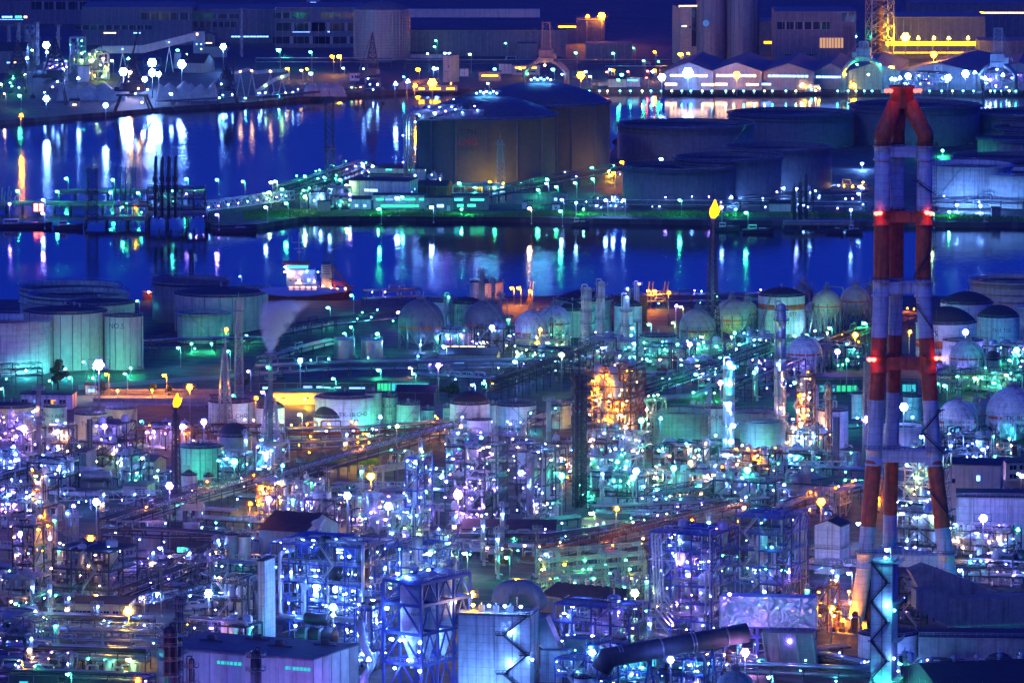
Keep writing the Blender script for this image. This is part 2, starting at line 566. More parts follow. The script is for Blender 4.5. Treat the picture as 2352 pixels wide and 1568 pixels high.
def sphere_tank(label, x0, x1, yt, yb, m='white_paint', band='red_paint', text=(), stair=1, legs=10, group=None, bz=0.0, bh=.1, tsize=1.7, plate=False):
    s = sc(yb); r = (x1 - x0) / 2 / s
    zt = (yb - yt) / s; zc = max(r + .8, zt - r)
    o = thing('spherical_gas_tank', label, 'gas tank', at((x0 + x1) / 2, yb), 0, group)
    b = MB(); k = 26
    b.lathe([(max(.02, r * sin(pi * i / k)), zc - r * cos(pi * i / k)) for i in range(k + 1)], 48)
    part('shell', b, m, o)
    if band:
        b = MB(); z0, z1 = bz * r, (bz + bh) * r
        b.lathe([(math.sqrt(r * r - z * z) + .07, zc + z) for z in (z0 - .02, z0, (z0 + z1) / 2, z1, z1 + .02)], 48); part('band', b, band, o)
    for i in range(legs):
        a = 2 * pi * (i + .5) / legs
        b = MB(); b.tube((cos(a) * r * .98, sin(a) * r * .98, 0), (cos(a) * r * .98, sin(a) * r * .98, zc + r * .1), max(.35, r * .05), 8); part('leg', b, 'steel' if m != 'white_paint' else m, o)
    b = MB()
    for i in range(legs):
        a, a2 = 2 * pi * (i + .5) / legs, 2 * pi * (i + 1.5) / legs
        for z0, z1 in ((.6, zc - r * .1), (zc - r * .1, .6)):
            b.bar((cos(a) * r * .98, sin(a) * r * .98, z0), (cos(a2) * r * .98, sin(a2) * r * .98, z1), .2, .2, False)
    part('bracing', b, 'steel', o)
    b = MB(); w = r * .16
    b.lathe([(w * 1.3, zc + r + .05), (w * 1.3, zc + r + .25), (.02, zc + r + .26)], 12); b.ringrail(w * 1.3, zc + r + .2, n=10)
    for i in range(4):
        b.tube((w * (i - 1.5) * .5, 0, zc + r), (w * (i - 1.5) * .5, 0, zc + r + 2 + i % 2 * 1.6), .22, 7)
    part('top_platform', b, 'galvanised', o)
    if stair:
        b = MB(); pts = []
        n = 22
        for i in range(n + 1):
            t = i / n; la = -.35 + t * 1.85
            lo = (-pi / 2) + stair * (1.15 - 1.0 * t)
            rr = r + .5
            pts.append((cos(lo) * rr * cos(la), sin(lo) * rr * cos(la), zc + rr * sin(la)))
        pts.insert(0, (cos(-pi / 2 + stair * 1.2) * r * 1.25, sin(-pi / 2 + stair * 1.2) * r * 1.25, 0))
        for p, q in zip(pts, pts[1:]):
            b.bar(p, q, .5, .12, False); b.bar((p[0], p[1], p[2] + 1), (q[0], q[1], q[2] + 1), .1, .1, False); b.bar(q, (q[0], q[1], q[2] + 1), .08, .08, False)
        part('stairway', b, 'steel', o)
    b = MB(); b.bend([(r * .2, -r * .1, zc + r), (r * .2, -r * .1, zc + r + 1.5), (r * 1.1, -r * .1, zc + r + 1.0), (r * 1.15, -r * .1, 0)], .18); part('vent_pipe', b, 'steel', o)
    for i, (t, fz) in enumerate(text):
        z = fz * r
        if plate and i == 0:
            q = MB(); wd = len(t) * tsize * .36
            q.box(-wd, -r * 1.0 - .25, zc + z - tsize * .7, wd, -r * .9, zc + z + tsize * .7); pl = part('name_board', q, 'white_paint', o)
            lettering(t, tsize, 'lettering_black', pl, None, loc=(0, -r * 1.0 - .29, zc + z))
        else:
            lettering(t, tsize, 'lettering_black', o, math.sqrt(r * r - z * z) + .05, .12, zc + z)
    return o


def column(label, xc, wpx, yt, yb, m='bright_metal', plats=(), lamps=(), pipe=1, name='process_column', cat='process column', taper=1.0, top='dome', group=None, seed=1, lampst=60, lr=.45, side=1):
    s = sc(yb); r = wpx / 2 / s; h = (yb - yt) / s
    o = thing(name, label, cat, at(xc, yb), RZ, group)
    R_ = random.Random(seed + int(xc))
    b = MB(); n = 20
    prof = [(r * 1.25, 0), (r * 1.25, .6), (r, 1.2)]
    k = max(3, int(h / 6))
    for i in range(1, k):
        z = h * i / k; rr = r + (r * taper - r) * i / k
        prof += [(rr, z - .1), (rr * 1.05 + .05, z - .06), (rr * 1.05 + .05, z + .06), (rr, z + .1)]
    prof += [(r * taper, h * .985)]
    if top == 'dome':
        prof += [(r * taper * .8, h + r * .25), (r * taper * .4, h + r * .45), (.02, h + r * .5)]
    else:
        prof += [(r * taper * .86, h * .985), (r * taper * .86, h * .95)]
    b.lathe(prof, n); part('shell', b, m, o)
    for f in plats:
        z = h * f; rp = r + 1.4
        b = MB(); b.lathe([(r, z - .1), (rp, z - .1), (rp, z + .08), (r, z + .1)], 16); b.ringrail(rp, z, n=12, t=.11)
        part('platform', b, 'steel', o)
    b = MB(); a = -pi / 2 + .5 * side
    for q in (-.3, .3):
        b.bar((cos(a) * (r + .5) + q, sin(a) * (r + .5), 0), (cos(a) * (r + .5) + q, sin(a) * (r + .5), h), .1, .1, False)
    for i in range(int(h / 1.2)):
        b.bar((cos(a) * (r + .5) - .3, sin(a) * (r + .5), i * 1.2), (cos(a) * (r + .5) + .3, sin(a) * (r + .5), i * 1.2), .1, .1, False)
    part('ladder', b, 'galvanised', o)
    for i in range(pipe):
        a = -pi / 2 - 1.1 * side + i * .75 * side; q = r + .55 + .1 * i; rp = max(.18, r * .22 * R_.uniform(.6, 1))
        b = MB(); zt = h + r * .8 if i == 0 and top == 'dome' else h * R_.uniform(.6, .95)
        st = [(0, 0, h)] if i == 0 and top == 'dome' else [(cos(a) * r, sin(a) * r, zt)]
        b.bend(st + [(st[0][0], st[0][1], zt + .3), (cos(a) * q, sin(a) * q, zt + .3), (cos(a) * q, sin(a) * q, 2), (cos(a) * q + 3 * side, sin(a) * q - 1, 2)], rp); part('overhead_pipe', b, m if m != 'rust' else 'steel', o)
    for (f, c) in lamps:
        a = -pi / 2 + R_.uniform(-.2, .9) * side
        q = r + 1.0
        part('lamp', lamp_mesh(c, lampst, lr), None, o, (cos(a) * q, sin(a) * q, h * f))
    return o


def _pipe_walk(R_, W, D, Hh, n, r, floors):
    p = Vector((R_.uniform(-W, 0), R_.uniform(0, D * .6), R_.choice(floors[:-1]) + R_.uniform(.5, 3)))
    pts = [p.copy()]
    ax = R_.choice('xyz')
    for i in range(n):
        ax = R_.choice([a for a in 'xyz' if a != ax])
        if ax == 'x': p.x = R_.uniform(-W - .5, .5)
        elif ax == 'y': p.y = R_.uniform(-.8, D * .7)
        else: p.z = min(Hh, max(.5, R_.choice(floors) + R_.uniform(.3, 3)))
        if (p - pts[-1]).length > r * 4:
            pts.append(p.copy())
    return pts


def unit(label, x0, x1, yt, yb, dep=14, fr='blue_steel', pal='W', nl=12, nv=5, npi=9, cat='process plant', roof=False, seed=0, drums=2, fl=None, rz=None, stm=60, lr=.34, vm=('bright_metal', 'galvanised', 'white_paint'), brace=.35, floorp=.55, stacks=0, group=None, name='process_structure', pm=('galvanised', 'bright_metal', 'steel', 'dark_steel', 'dark_grey'), bigpipes=1):
    stm *= 4.2; lr *= .72; nl = int(nl * .62)
    """open steel structure of several floors with its vessels, piping and lamps"""
    rz = RZ if rz is None else rz
    s = sc(yb); Wt = (x1 - x0) / s; h = (yb - yt) / s
    c_, s_ = cos(-rz), sin(-rz)
    dep = min(dep, Wt * .55 / max(.2, abs(s_))) if abs(s_) > .05 else dep
    W = max(4, (Wt - dep * abs(s_)) / c_)
    o = thing(name, label, cat, at(x0 + W * c_ * s if rz < 0 else x1, yb), rz, group)
    R_ = random.Random(seed * 97 + int(x0 * 3 + yb * 5))
    nf = fl or max(1, round(h / 6))
    floors = [h * i / nf for i in range(nf + 1)]
    nx, ny = max(1, round(W / 7)), max(1, round(dep / 8))
    X = [-W + W * i / nx for i in range(nx + 1)]; Y = [dep * j / ny for j in range(ny + 1)]
    b = MB()
    for x in X:
        for y in Y:
            b.bar((x, y, 0), (x, y, h), .42, .42, False)
    for z in floors[1:]:
        for y in Y: b.bar((-W, y, z), (0, y, z), .3, .5, False)
        for x in X: b.bar((x, 0, z), (x, dep, z), .3, .5, False)
    for i in range(nx):
        for k in range(nf):
            if R_.random() < brace:
                q = [(X[i], 0, floors[k]), (X[i + 1], 0, floors[k + 1])] if R_.random() < .5 else [(X[i + 1], 0, floors[k]), (X[i], 0, floors[k + 1])]
                b.bar(*q, .26, .26, False)
    for j in range(ny):
        for k in range(nf):
            if R_.random() < brace + .2:
                b.bar((0, Y[j], floors[k]), (0, Y[j + 1], floors[k + 1]), .26, .26, False)
    part('frame', b, fr, o)
    for z in floors[1:]:
        b = MB()
        for i in range(nx):
            for j in range(ny):
                if R_.random() < floorp or z == floors[-1] and roof:
                    b.box(X[i], Y[j], z + .26, X[i + 1], Y[j + 1], z + .36)
        if b.f: part('floor', b, fr if not roof or z < h else 'roof_dark', o)
        if z < h or not roof:
            b = MB(); b.rail([(-W, 0, z + .3), (0, 0, z + .3), (0, dep, z + .3)], 1.15, 2.4, .1); part('railing', b, 'galvanised', o)
    for i in range(nv):
        r = R_.uniform(.6, 1.0) * min(2.2, W * .1 + .6); k = R_.randrange(nf); z0 = floors[k] + .3
        hh = min(h + 3 - z0, R_.uniform(.6, 2.3) * h / nf)
        x, y = R_.uniform(-W + r, -r), R_.uniform(r, max(r + .1, dep * .75))
        b = MB(); b.lathe([(r * .5, 0), (r * .5, .5), (r * .9, .9), (r, 1.4), (r, hh - .8), (r * .7, hh - .2), (.02, hh)], 14); b.tube((0, 0, hh - .1), (0, 0, hh + .9), .16, 6)
        b.lathe([(r, hh * .5 - .08), (r + .1, hh * .5), (r, hh * .5 + .08)], 14)
        part('vessel', b, R_.choice(vm), o, (x, y, z0))
    for i in range(drums):
        r = R_.uniform(.7, 1.3); L = R_.uniform(3, 7); k = R_.randrange(nf)
        b = MB(); b.hcyl((0, 0, r + .5), (1, 0, 0) if R_.random() < .7 else (0, 1, 0), L, r)
        b.box(-L * .3, -r * .5, 0, -L * .3 + .3, r * .5, r); b.box(L * .3, -r * .5, 0, L * .3 + .3, r * .5, r)
        part('drum', b, R_.choice(vm), o, (R_.uniform(-W + L / 2, -L / 2) if W > L else -W / 2, R_.uniform(1, dep * .6), floors[k] + .3))
    for i in range(npi):
        r = R_.choice([.13, .16, .2, .28, .4]) if i >= bigpipes else R_.uniform(.45, .75)
        b = MB(); b.bend(_pipe_walk(R_, W, dep, h + 2, R_.randint(4, 8), r, floors), r, n=6, k=2)
        part('pipe', b, R_.choice(pm), o)
    b = MB()
    for i in range(int(nx * nf * 3)):
        x, y, z = R_.uniform(-W, 0), R_.uniform(-.3, dep * .7), R_.choice(floors[:-1]) + .3
        hh = R_.uniform(1, h / nf * .9)
        if R_.random() < .6:
            b.bar((x, y, z), (x, y, z + hh), .14, .14, False)
            b.bar((x, y, z + hh), (x + R_.uniform(-4, 4), y, z + hh), .14, .14, False)
        else:
            q = R_.uniform(.3, .8); b.box(x - q, y - q * .6, z, x + q, y + q * .6, z + R_.uniform(.6, 1.8))
    part('small_pipework', b, R_.choice(pm), o)['kind'] = 'stuff'
    if nf > 1:
        b = MB(); xs = -R_.uniform(.1, .9) * max(0, W - 6)
        for k in range(nf):
            q = [(xs, -.9, floors[k] + .3), (xs - 5, -.9, floors[k + 1] + .3)]
            if k % 2: q = [(xs - 5, -.9, floors[k] + .3), (xs, -.9, floors[k + 1] + .3)]
            b.stair(*q, .9)
        part('stairway', b, 'galvanised', o)
    for i in range(nl):
        k = R_.randrange(nf); x, y = R_.uniform(-W, 0), R_.choice([-.5, R_.uniform(1, dep * .8), R_.uniform(1, dep * .8)])
        c = R_.choice(pal)
        q = R_.choice([.5, .6, .75, 1, 1.35])
        part('lamp', lamp_mesh(c, round(stm / q * R_.choice([.08, .3, 1, 1.3])), lr * q, R_.choice(['ball', 'tube', 'ball'])), None, o, (x, y, floors[k + 1] - R_.choice([.6, .9, 1.6, 2.6, 3.6, -1.8])))
    for i in range(stacks):
        r = R_.uniform(.5, .9); hh = R_.uniform(4, 9); b = MB(); b.tube((0, 0, 0), (0, 0, hh), r, 12); b.lathe([(r * 1.15, hh - .4), (r * 1.15, hh), (r * .9, hh)], 12)
        part('vent_stack', b, R_.choice(vm), o, (-W * R_.uniform(.1, .9), dep * .5, h))
    return o


def rack(label, pts, w=5, hs=(5,), npi=5, gap=9, pm=('galvanised', 'steel', 'bright_metal', 'dark_steel', 'dark_grey'), fr='dark_grey', truss=False, lamps='', nl=0, stm=50, seed=3, lr=.33, cat='pipe rack', name='pipe_rack', rmax=.42, z0=0.0):
    """pipe bridge on trestles that runs through points of the photograph"""
    stm *= 3; lr *= .7; nl = int(nl * .7 + .5)
    P = [at(x, y) for x, y in pts]
    o0 = P[0]
    o = thing(name, label, cat, o0)
    R_ = random.Random(seed + int(pts[0][0] * 3 + pts[0][1]))
    P = [p - o0 for p in P]
    b = MB(); segs = []
    for a, c in zip(P, P[1:]):
        d = c - a; L = d.length; u = d / L; sd = Vector((-u.y, u.x, 0)); n = max(1, int(L / gap))
        segs.append((a, c, u, sd))
        for i in range(n + 1):
            p = a + u * (L * i / n)
            top = hs[-1]
            for k in (-1, 1):
                b.bar(p + sd * (k * w / 2), p + sd * (k * w / 2) + Vector((0, 0, top)), .38, .38, False)
            for hz in hs:
                b.bar(p - sd * (w / 2 + .3) + Vector((0, 0, hz)), p + sd * (w / 2 + .3) + Vector((0, 0, hz)), .3, .35, False)
        if truss:
            b.truss(a + Vector((0, 0, hs[-1])), c + Vector((0, 0, hs[-1])), 2.6, w, max(2, int(L / 3.5)), .2)
        else:
            for k in (-1, 1):
                b.bar(a + sd * (k * w / 2) + Vector((0, 0, hs[-1])), c + sd * (k * w / 2) + Vector((0, 0, hs[-1])), .25, .35, False)
    part('trestle', b, fr, o)
    for hz in hs:
        for i in range(npi):
            r = R_.uniform(.14, rmax); off = -w / 2 + w * (i + .5) / npi
            b = MB(); line = []
            for (a, c, u, sd) in segs:
                line += [a + sd * off + Vector((0, 0, hz + .2 + r))] if not line else []
                line += [c + sd * off + Vector((0, 0, hz + .2 + r))]
            if R_.random() < .5:
                q = line[0] + (line[1] - line[0]) * R_.uniform(.2, .8); k = (line[1] - line[0]).normalized(); up = Vector((0, 0, R_.uniform(1.5, 3))); ll = R_.uniform(2, 4)
                line = [line[0], q - k * ll, q - k * ll + up, q + k * ll + up, q + k * ll] + line[1:]
            b.bend(line, r, n=6, k=2); part('pipe', b, R_.choice(pm), o)
    for i in range(nl):
        a, c, u, sd = R_.choice(segs); t = R_.random()
        part('lamp', lamp_mesh(R_.choice(lamps), stm, lr), None, o, a + (c - a) * t + sd * R_.uniform(-w / 2, w / 2) + Vector((0, 0, R_.choice(hs) - .8 if R_.random() < .5 else hs[-1] + 2.2)))
    return o


def building(label, x0, x1, yt, yb, dep=12, m='pale_wall', roof='gable', roofm='roof_dark', wins=(), rz=None, cat='building', name='factory_building', rise=None, vents=0, doors=(), group=None, lit=None, sidewins=(), parapet=False, stm=3, clad=0):
    """wins: (x fraction 0-1, width m, z, height m, panes, 'lit colour' or None) on the long front wall"""
    rz = RZ if rz is None else rz
    s = sc(yb); Wt = (x1 - x0) / s; h = (yb - yt) / s
    c_, s_ = cos(rz), abs(sin(rz))
    dep = min(dep, Wt * .6 / max(.05, s_))
    W = (Wt - dep * s_) / c_
    o = thing(name, label, cat, at(x0 + W * c_ * s if rz <= 0 else x0 + dep * s_ * s, yb), rz, group)
    if rz > 0:
        # front-left corner is nearest
        sh = W
    else:
        sh = 0
    xa, xb = -W + sh, sh
    rise = rise if rise is not None else dep * .18
    b = MB()
    if roof == 'gable':
        b.extr([(0, 0), (dep, 0), (dep, h), (dep / 2, h + rise), (0, h)], xa, xb, 'x')
    elif roof == 'gable_front':
        b.extr([(xa, 0), (xb, 0), (xb, h), ((xa + xb) / 2, h + rise), (xa, h)], 0, dep, 'y')
    else:
        b.box(xa, 0, 0, xb, dep, h)
    part('wall', b, m, o)
    b = MB()
    if roof == 'gable':
        e = .5
        b.extr([(-e, h - e * .3 + .06), (dep / 2, h + rise + .06), (dep + e, h - e * .3 + .06), (dep + e, h + .3), (dep / 2, h + rise + .36), (-e, h + .3)], xa - .4, xb + .4, 'x')
    elif roof == 'gable_front':
        e = .5; mx = (xa + xb) / 2
        b.extr([(xa - e, h - .1), (mx, h + rise + .06), (xb + e, h - .1), (xb + e, h + .25), (mx, h + rise + .4), (xa - e, h + .25)], -.5, dep + .5, 'y')
    else:
        b.box(xa - .3, -.3, h + .004, xb + .3, dep + .3, h + .4)
    ro = part('roof', b, roofm, o)
    if parapet:
        b = MB(); b.rail([(xa, 0, h + .4), (xb, 0, h + .4), (xb, dep, h + .4)], 1.1, 2.2, .1); part('railing', b, 'galvanised', o)
    for i in range(vents):
        x = xa + (xb - xa) * (i + .5) / vents; zz = h + rise + .2 if roof == 'gable' else h + .4
        b = MB(); b.tube((0, 0, -.2), (0, 0, 1.3), .55, 10); b.lathe([(.95, 1.2), (.95, 1.7), (.4, 2.1), (.02, 2.2)], 10); part('roof_vent', b, 'galvanised', ro, (x, dep / 2, zz))

    def window(px, py, z, w, hh, n, c, side):
        f = MB()
        t = .18; q_ = max(.08, w / n * .09)
        f.box(-w / 2, -.09, 0, -w / 2 + t, .02, hh); f.box(w / 2 - t, -.09, 0, w / 2, .02, hh); f.box(-w / 2 + t, -.09, 0, w / 2 - t, .02, t); f.box(-w / 2 + t, -.09, hh - t, w / 2 - t, .02, hh)
        for k in range(1, n):
            x = -w / 2 + w * k / n; f.box(x - q_, -.08, t, x + q_, .015, hh - t)
        wo = part('window', f, 'window_frame', o, (px, py, z), 0 if not side else pi / 2)
        g = MB(); g.box(-w / 2 + t, -.05, t, w / 2 - t, .01, hh - t)
        part('pane', g, ('lamp:%s:%g' % (c, stm)) if c else 'glass_dark', wo)
    for (fx, w, z, hh, n, c) in wins:
        window(xa + (xb - xa) * fx, 0, z, w, hh, n, c, False)
    for (fy, w, z, hh, n, c) in sidewins:
        window(xb, dep * fy, z, w, hh, n, c, True)
    for (fx, w, hh, mm) in doors:
        x = xa + (xb - xa) * fx
        b = MB(); b.box(-w / 2, -.1, 0, w / 2, .02, hh); b.box(-w / 2 - .15, -.14, 0, -w / 2, .02, hh + .15); b.box(w / 2, -.14, 0, w / 2 + .15, .02, hh + .15); b.box(-w / 2, -.14, hh, w / 2, .02, hh + .15)
        d = part('door', b, mm, o, (x, 0, 0)); b = MB(); b.box(w / 2 - .35, -.18, hh * .45, w / 2 - .2, -.1, hh * .45 + .3); part('handle', b, 'bright_metal', d)
    b = MB(); n = max(2, int(W / 5.5))
    for i in range(n + 1):
        x = xa + (xb - xa) * i / n; b.box(x - .12, -.13, 0, x + .12, -.003, h - .15)
    b.box(xa - .2, -.5, h - .3, xb + .2, -.14, h - .06) if roof != 'gable_front' else None
    n = max(1, int(dep / 5.5))
    for i in range(n + 1):
        y = dep * i / n; b.box(xb + .003, y - .12, 0, xb + .13, y + .12, h - .15); b.box(xa - .13, y - .12, 0, xa - .003, y + .12, h - .15)
    part('cladding_trim', b, 'steel', o)
    o['_w'] = W; o['_d'] = dep; o['_h'] = h; o['_xa'] = xa
    return o


def lattice_mast(label, xc, w0px, w1px, yt, yb, m='dark_steel', tubes=0, plats=(), lamps=(), flame=None, name='lattice_mast', cat='lattice mast', n=None, t=None, tube_m='steel', aerial=True, tr=.7, flame_size=1.0):
    s = sc(yb); h = (yb - yt) / s; w0, w1 = w0px / s, w1px / s
    o = thing(name, label, cat, at(xc, yb), rad(12))
    b = MB(); n = n or max(5, int(h / ((w0 + w1) / 2) * .8))
    b.lattice((0, 0), 0, h, w0, w1, min(n, 26), t or max(.3, w0 * .05)); part('frame', b, m, o)
    for i in range(tubes):
        b = MB(); x = (i - (tubes - 1) / 2) * 1.6; b.tube((x, 0, 0), (x, 0, h + (2.5 if flame else 0)), tr, 10); b.lathe([(tr * 1.3, h + 1.5), (tr * 1.3, h + 2.6), (tr, h + 2.6)], 10, (x, 0, 0)) if flame else None
        part('riser', b, tube_m, o)
    for f in plats:
        z = h * f; w = (w0 + (w1 - w0) * f) / 2 + 1
        b = MB(); b.box(-w, -w, z - .1, w, w, z + .1); b.rail([(-w, -w, z), (w, -w, z), (w, w, z), (-w, w, z), (-w, -w, z)], 1.1, 2, .1); part('platform', b, m, o)
    if aerial:
        b = MB(); b.tube((0, 0, h), (0, 0, h + 4), .15, 6); b.bar((-.8, 0, h + 2), (.8, 0, h + 2), .12); part('aerial', b, m, o)
    for (f, c, r) in lamps:
        w = (w0 + (w1 - w0) * f) / 2 + .5
        part('lamp', lamp_mesh(c, 60, r), None, o, (-w * .3, -w, h * f))
    if flame:
        part('flame', flame_mesh(flame_size), 'lamp:O:5', o, (0, 0, h + 2))
    return o


def flame_mesh(k=1.0):
    b = MB(); R_ = random.Random(5); nn = 14
    for (ox, sc_, lean) in ((0, 1, .25), (.7, .7, .55), (-.5, .55, .05)):
        prof = [(.25, 0), (.8, .9), (1.25, 2.2), (1.2, 3.4), (.85, 4.7), (.4, 5.9), (.02, 6.8)]
        base = len(b.v)
        for r, z in prof:
            for j in range(nn):
                a = 2 * pi * j / nn; w = 1 + .18 * sin(3 * a + z * 1.7)
                b.v.append(((ox * z * .2 + r * w * cos(a) * sc_ + lean * z * .5) * k, r * w * sin(a) * sc_ * k, z * sc_ * k))
        for i in range(len(prof) - 1):
            for j in range(nn):
                j2 = (j + 1) % nn
                b.f.append((base + i * nn + j, base + i * nn + j2, base + (i + 1) * nn + j2, base + (i + 1) * nn + j)); b.sm.append(True)
    return b


def tree(label, xc, wpx, yt, yb, seed=1, kind='broad', group=None):
    s = sc(yb); h = (yb - yt) / s; w = wpx / s
    o = thing('tree', label, 'tree', at(xc, yb), 0, group)
    R_ = random.Random(seed)
    b = MB(); th = h * .35
    b.path([(0, 0, 0), (.1, 0, th * .5), (0, .1, th), (.2, 0, h * .7)], w * .045, 7, True, w * .015)
    for i in range(6):
        a = R_.uniform(0, 2 * pi); z = th * R_.uniform(.7, 1.5)
        b.path([(0, 0, z), (cos(a) * w * .2, sin(a) * w * .2, z + h * .15), (cos(a) * w * .38, sin(a) * w * .38, z + h * .28)], w * .02, 5, True, w * .006)
    part('trunk', b, 'bark', o)
    b = MB()
    cl = []
    for i in range(16):
        a = R_.uniform(0, 2 * pi); q = w * .36 * math.sqrt(R_.random()); z = R_.uniform(.42, .92) * h
        q *= 1 - max(0, (z / h - .6)) * 1.4
        cl.append((cos(a) * q, sin(a) * q, z, R_.uniform(.1, .2) * w))
    for (x, y, z, r) in cl:
        for i in range(int(60 + r * 18)):
            u = R_.uniform(-1, 1); a = R_.uniform(0, 2 * pi); k = math.sqrt(1 - u * u); rr = r * R_.uniform(.55, 1.1)
            p = Vector((x + rr * k * cos(a), y + rr * k * sin(a), z + rr * u * .8))
            n = Vector((R_.uniform(-1, 1), R_.uniform(-1, 1), R_.uniform(-.3, 1))).normalized(); t = n.orthogonal().normalized() * R_.uniform(.2, .42); q = n.cross(t)
            b.add([tuple(p - t - q * .6), tuple(p + t - q * .6), tuple(p + t + q * .6), tuple(p - t + q * .6)], [(0, 1, 2, 3)])
    part('crown', b, 'leaf', o)
    return o
# ------------------------------------------------------------------ camera, sky, air
cam = bpy.data.cameras.new('camera')
co = bpy.data.objects.new('camera', cam); COL.objects.link(co)
co.location = (0, 0, H); co.rotation_euler = (pi / 2 - PITCH, 0, 0)
cam.sensor_width = 36; cam.lens = 36 * F / 2352; cam.clip_start = 10; cam.clip_end = 60000
scene.camera = co
w = bpy.data.worlds.new('World'); scene.world = w; w.use_nodes = True
N, L = w.node_tree.nodes, w.node_tree.links
sky = N.new('ShaderNodeTexSky'); sky.sky_type = 'NISHITA'; sky.sun_disc = False; sky.sun_elevation = rad(SKY_EL); sky.sun_rotation = rad(200); sky.ozone_density = 6
tint = N.new('ShaderNodeMix'); tint.data_type = 'RGBA'; tint.blend_type = 'MULTIPLY'; tint.inputs['Factor'].default_value = 1
tint.inputs[7].default_value = SKY_TINT
L.new(sky.outputs[0], tint.inputs[6]); L.new(tint.outputs[2], N['Background'].inputs[0]); N['Background'].inputs[1].default_value = SKY_STRENGTH
su = bpy.data.lights.new('added_fill_light', 'SUN'); su.energy = SUN; su.color = (.42, .62, 1); su.angle = rad(4)  # weak blue fill added to shape tanks and chimney
so = bpy.data.objects.new('added_fill_light', su); COL.objects.link(so); so.rotation_euler = (rad(52), 0, rad(-38))
vs = scene.view_settings; vs.view_transform = 'Standard'; vs.look = 'None'; vs.exposure = EXPOSURE; vs.gamma = 1
cy = scene.cycles
cy.use_denoising = True; cy.denoiser = 'OPENIMAGEDENOISE'; cy.denoising_input_passes = 'RGB_ALBEDO_NORMAL'
cy.max_bounces = 4; cy.diffuse_bounces = 1; cy.glossy_bounces = 2; cy.transmission_bounces = 1; cy.volume_bounces = 2; cy.transparent_max_bounces = 4
cy.sample_clamp_indirect = 6; cy.sample_clamp_direct = 0; cy.use_light_tree = True; cy.caustics_reflective = False; cy.caustics_refractive = False
cy.volume_step_rate = 1; cy.volume_max_steps = 64; cy.use_adaptive_sampling = False

# ------------------------------------------------------------------ water and land
def setting(name, mb, m):
    o = part(name, mb, m)
    o['kind'] = 'structure'
    return o


def water_material():
    m, t, b, N, L = nt_new('water')
    b.inputs['Base Color'].default_value = (.004, .006, .02, 1)
    b.inputs['Roughness'].default_value = .1
    b.inputs['IOR'].default_value = 1.33; b.inputs['Specular IOR Level'].default_value = .4
    tc = N.new('ShaderNodeTexCoord')
    mp = N.new('ShaderNodeMapping'); mp.inputs['Scale'].default_value = (1, .35, 1); L.new(tc.outputs['Object'], mp.inputs[0])
    n = N.new('ShaderNodeTexNoise'); n.inputs['Scale'].default_value = .12; n.inputs['Detail'].default_value = 5; n.inputs['Roughness'].default_value = .7; L.new(mp.outputs[0], n.inputs['Vector'])
    # patches of calmer and rougher water
    n2 = N.new('ShaderNodeTexNoise'); n2.inputs['Scale'].default_value = .006; n2.inputs['Detail'].default_value = 3
    mp2 = N.new('ShaderNodeMapping'); mp2.inputs['Scale'].default_value = (.35, 1, 1); L.new(tc.outputs['Object'], mp2.inputs[0]); L.new(mp2.outputs[0], n2.inputs['Vector'])
    r = N.new('ShaderNodeMapRange'); r.inputs[1].default_value, r.inputs[2].default_value, r.inputs[3].default_value, r.inputs[4].default_value = .4, .6, .035, .12
    L.new(n2.outputs['Fac'], r.inputs[0]); L.new(r.outputs[0], b.inputs['Roughness'])
    bp = N.new('ShaderNodeBump'); bp.inputs['Strength'].default_value = .45; bp.inputs['Distance'].default_value = .35
    L.new(n.outputs['Fac'], bp.inputs['Height']); L.new(bp.outputs[0], b.inputs['Normal'])
    return m


def ground_material():
    m, t, b, N, L = nt_new('yard_ground')
    tc = N.new('ShaderNodeTexCoord')
    n = N.new('ShaderNodeTexNoise'); n.inputs['Scale'].default_value = .02; n.inputs['Detail'].default_value = 8; L.new(tc.outputs['Object'], n.inputs['Vector'])
    v = N.new('ShaderNodeTexBrick'); v.inputs['Scale'].default_value = .02; v.inputs['Mortar Size'].default_value = .035
    v.inputs['Color1'].default_value = (.035, .035, .036, 1); v.inputs['Color2'].default_value = (.06, .06, .058, 1); v.inputs['Mortar'].default_value = (.08, .08, .08, 1)
    mp = N.new('ShaderNodeMapping'); mp.inputs['Rotation'].default_value = (0, 0, rad(25)); L.new(tc.outputs['Object'], mp.inputs[0]); L.new(mp.outputs[0], v.inputs['Vector'])
    mx = N.new('ShaderNodeMix'); mx.data_type = 'RGBA'; mx.blend_type = 'OVERLAY'; mx.inputs['Factor'].default_value = .7
    L.new(v.outputs['Color'], mx.inputs[6]); L.new(n.outputs['Fac'], mx.inputs[7]); L.new(mx.outputs[2], b.inputs['Base Color'])
    b.inputs['Roughness'].default_value = .75
    return m


_mats['water'] = water_material(); _mats['yard'] = ground_material()
b = MB(); b.add([(-9000, 900, 0), (9000, 900, 0), (9000, 12000, 0), (-9000, 12000, 0)], [(0, 1, 2, 3)]); setting('water', b, 'water')


def land(name, pts, z=GZ, extra=()):
    poly = [tuple(at(x, y, 0).xy) for x, y in pts] + list(extra)
    if sum(a[0] * c[1] - c[0] * a[1] for a, c in zip(poly, poly[1:] + poly[:1])) < 0:
        poly = poly[::-1]
    b = MB(); b.prism(poly, -.9, z); return setting(name, b, 'yard')


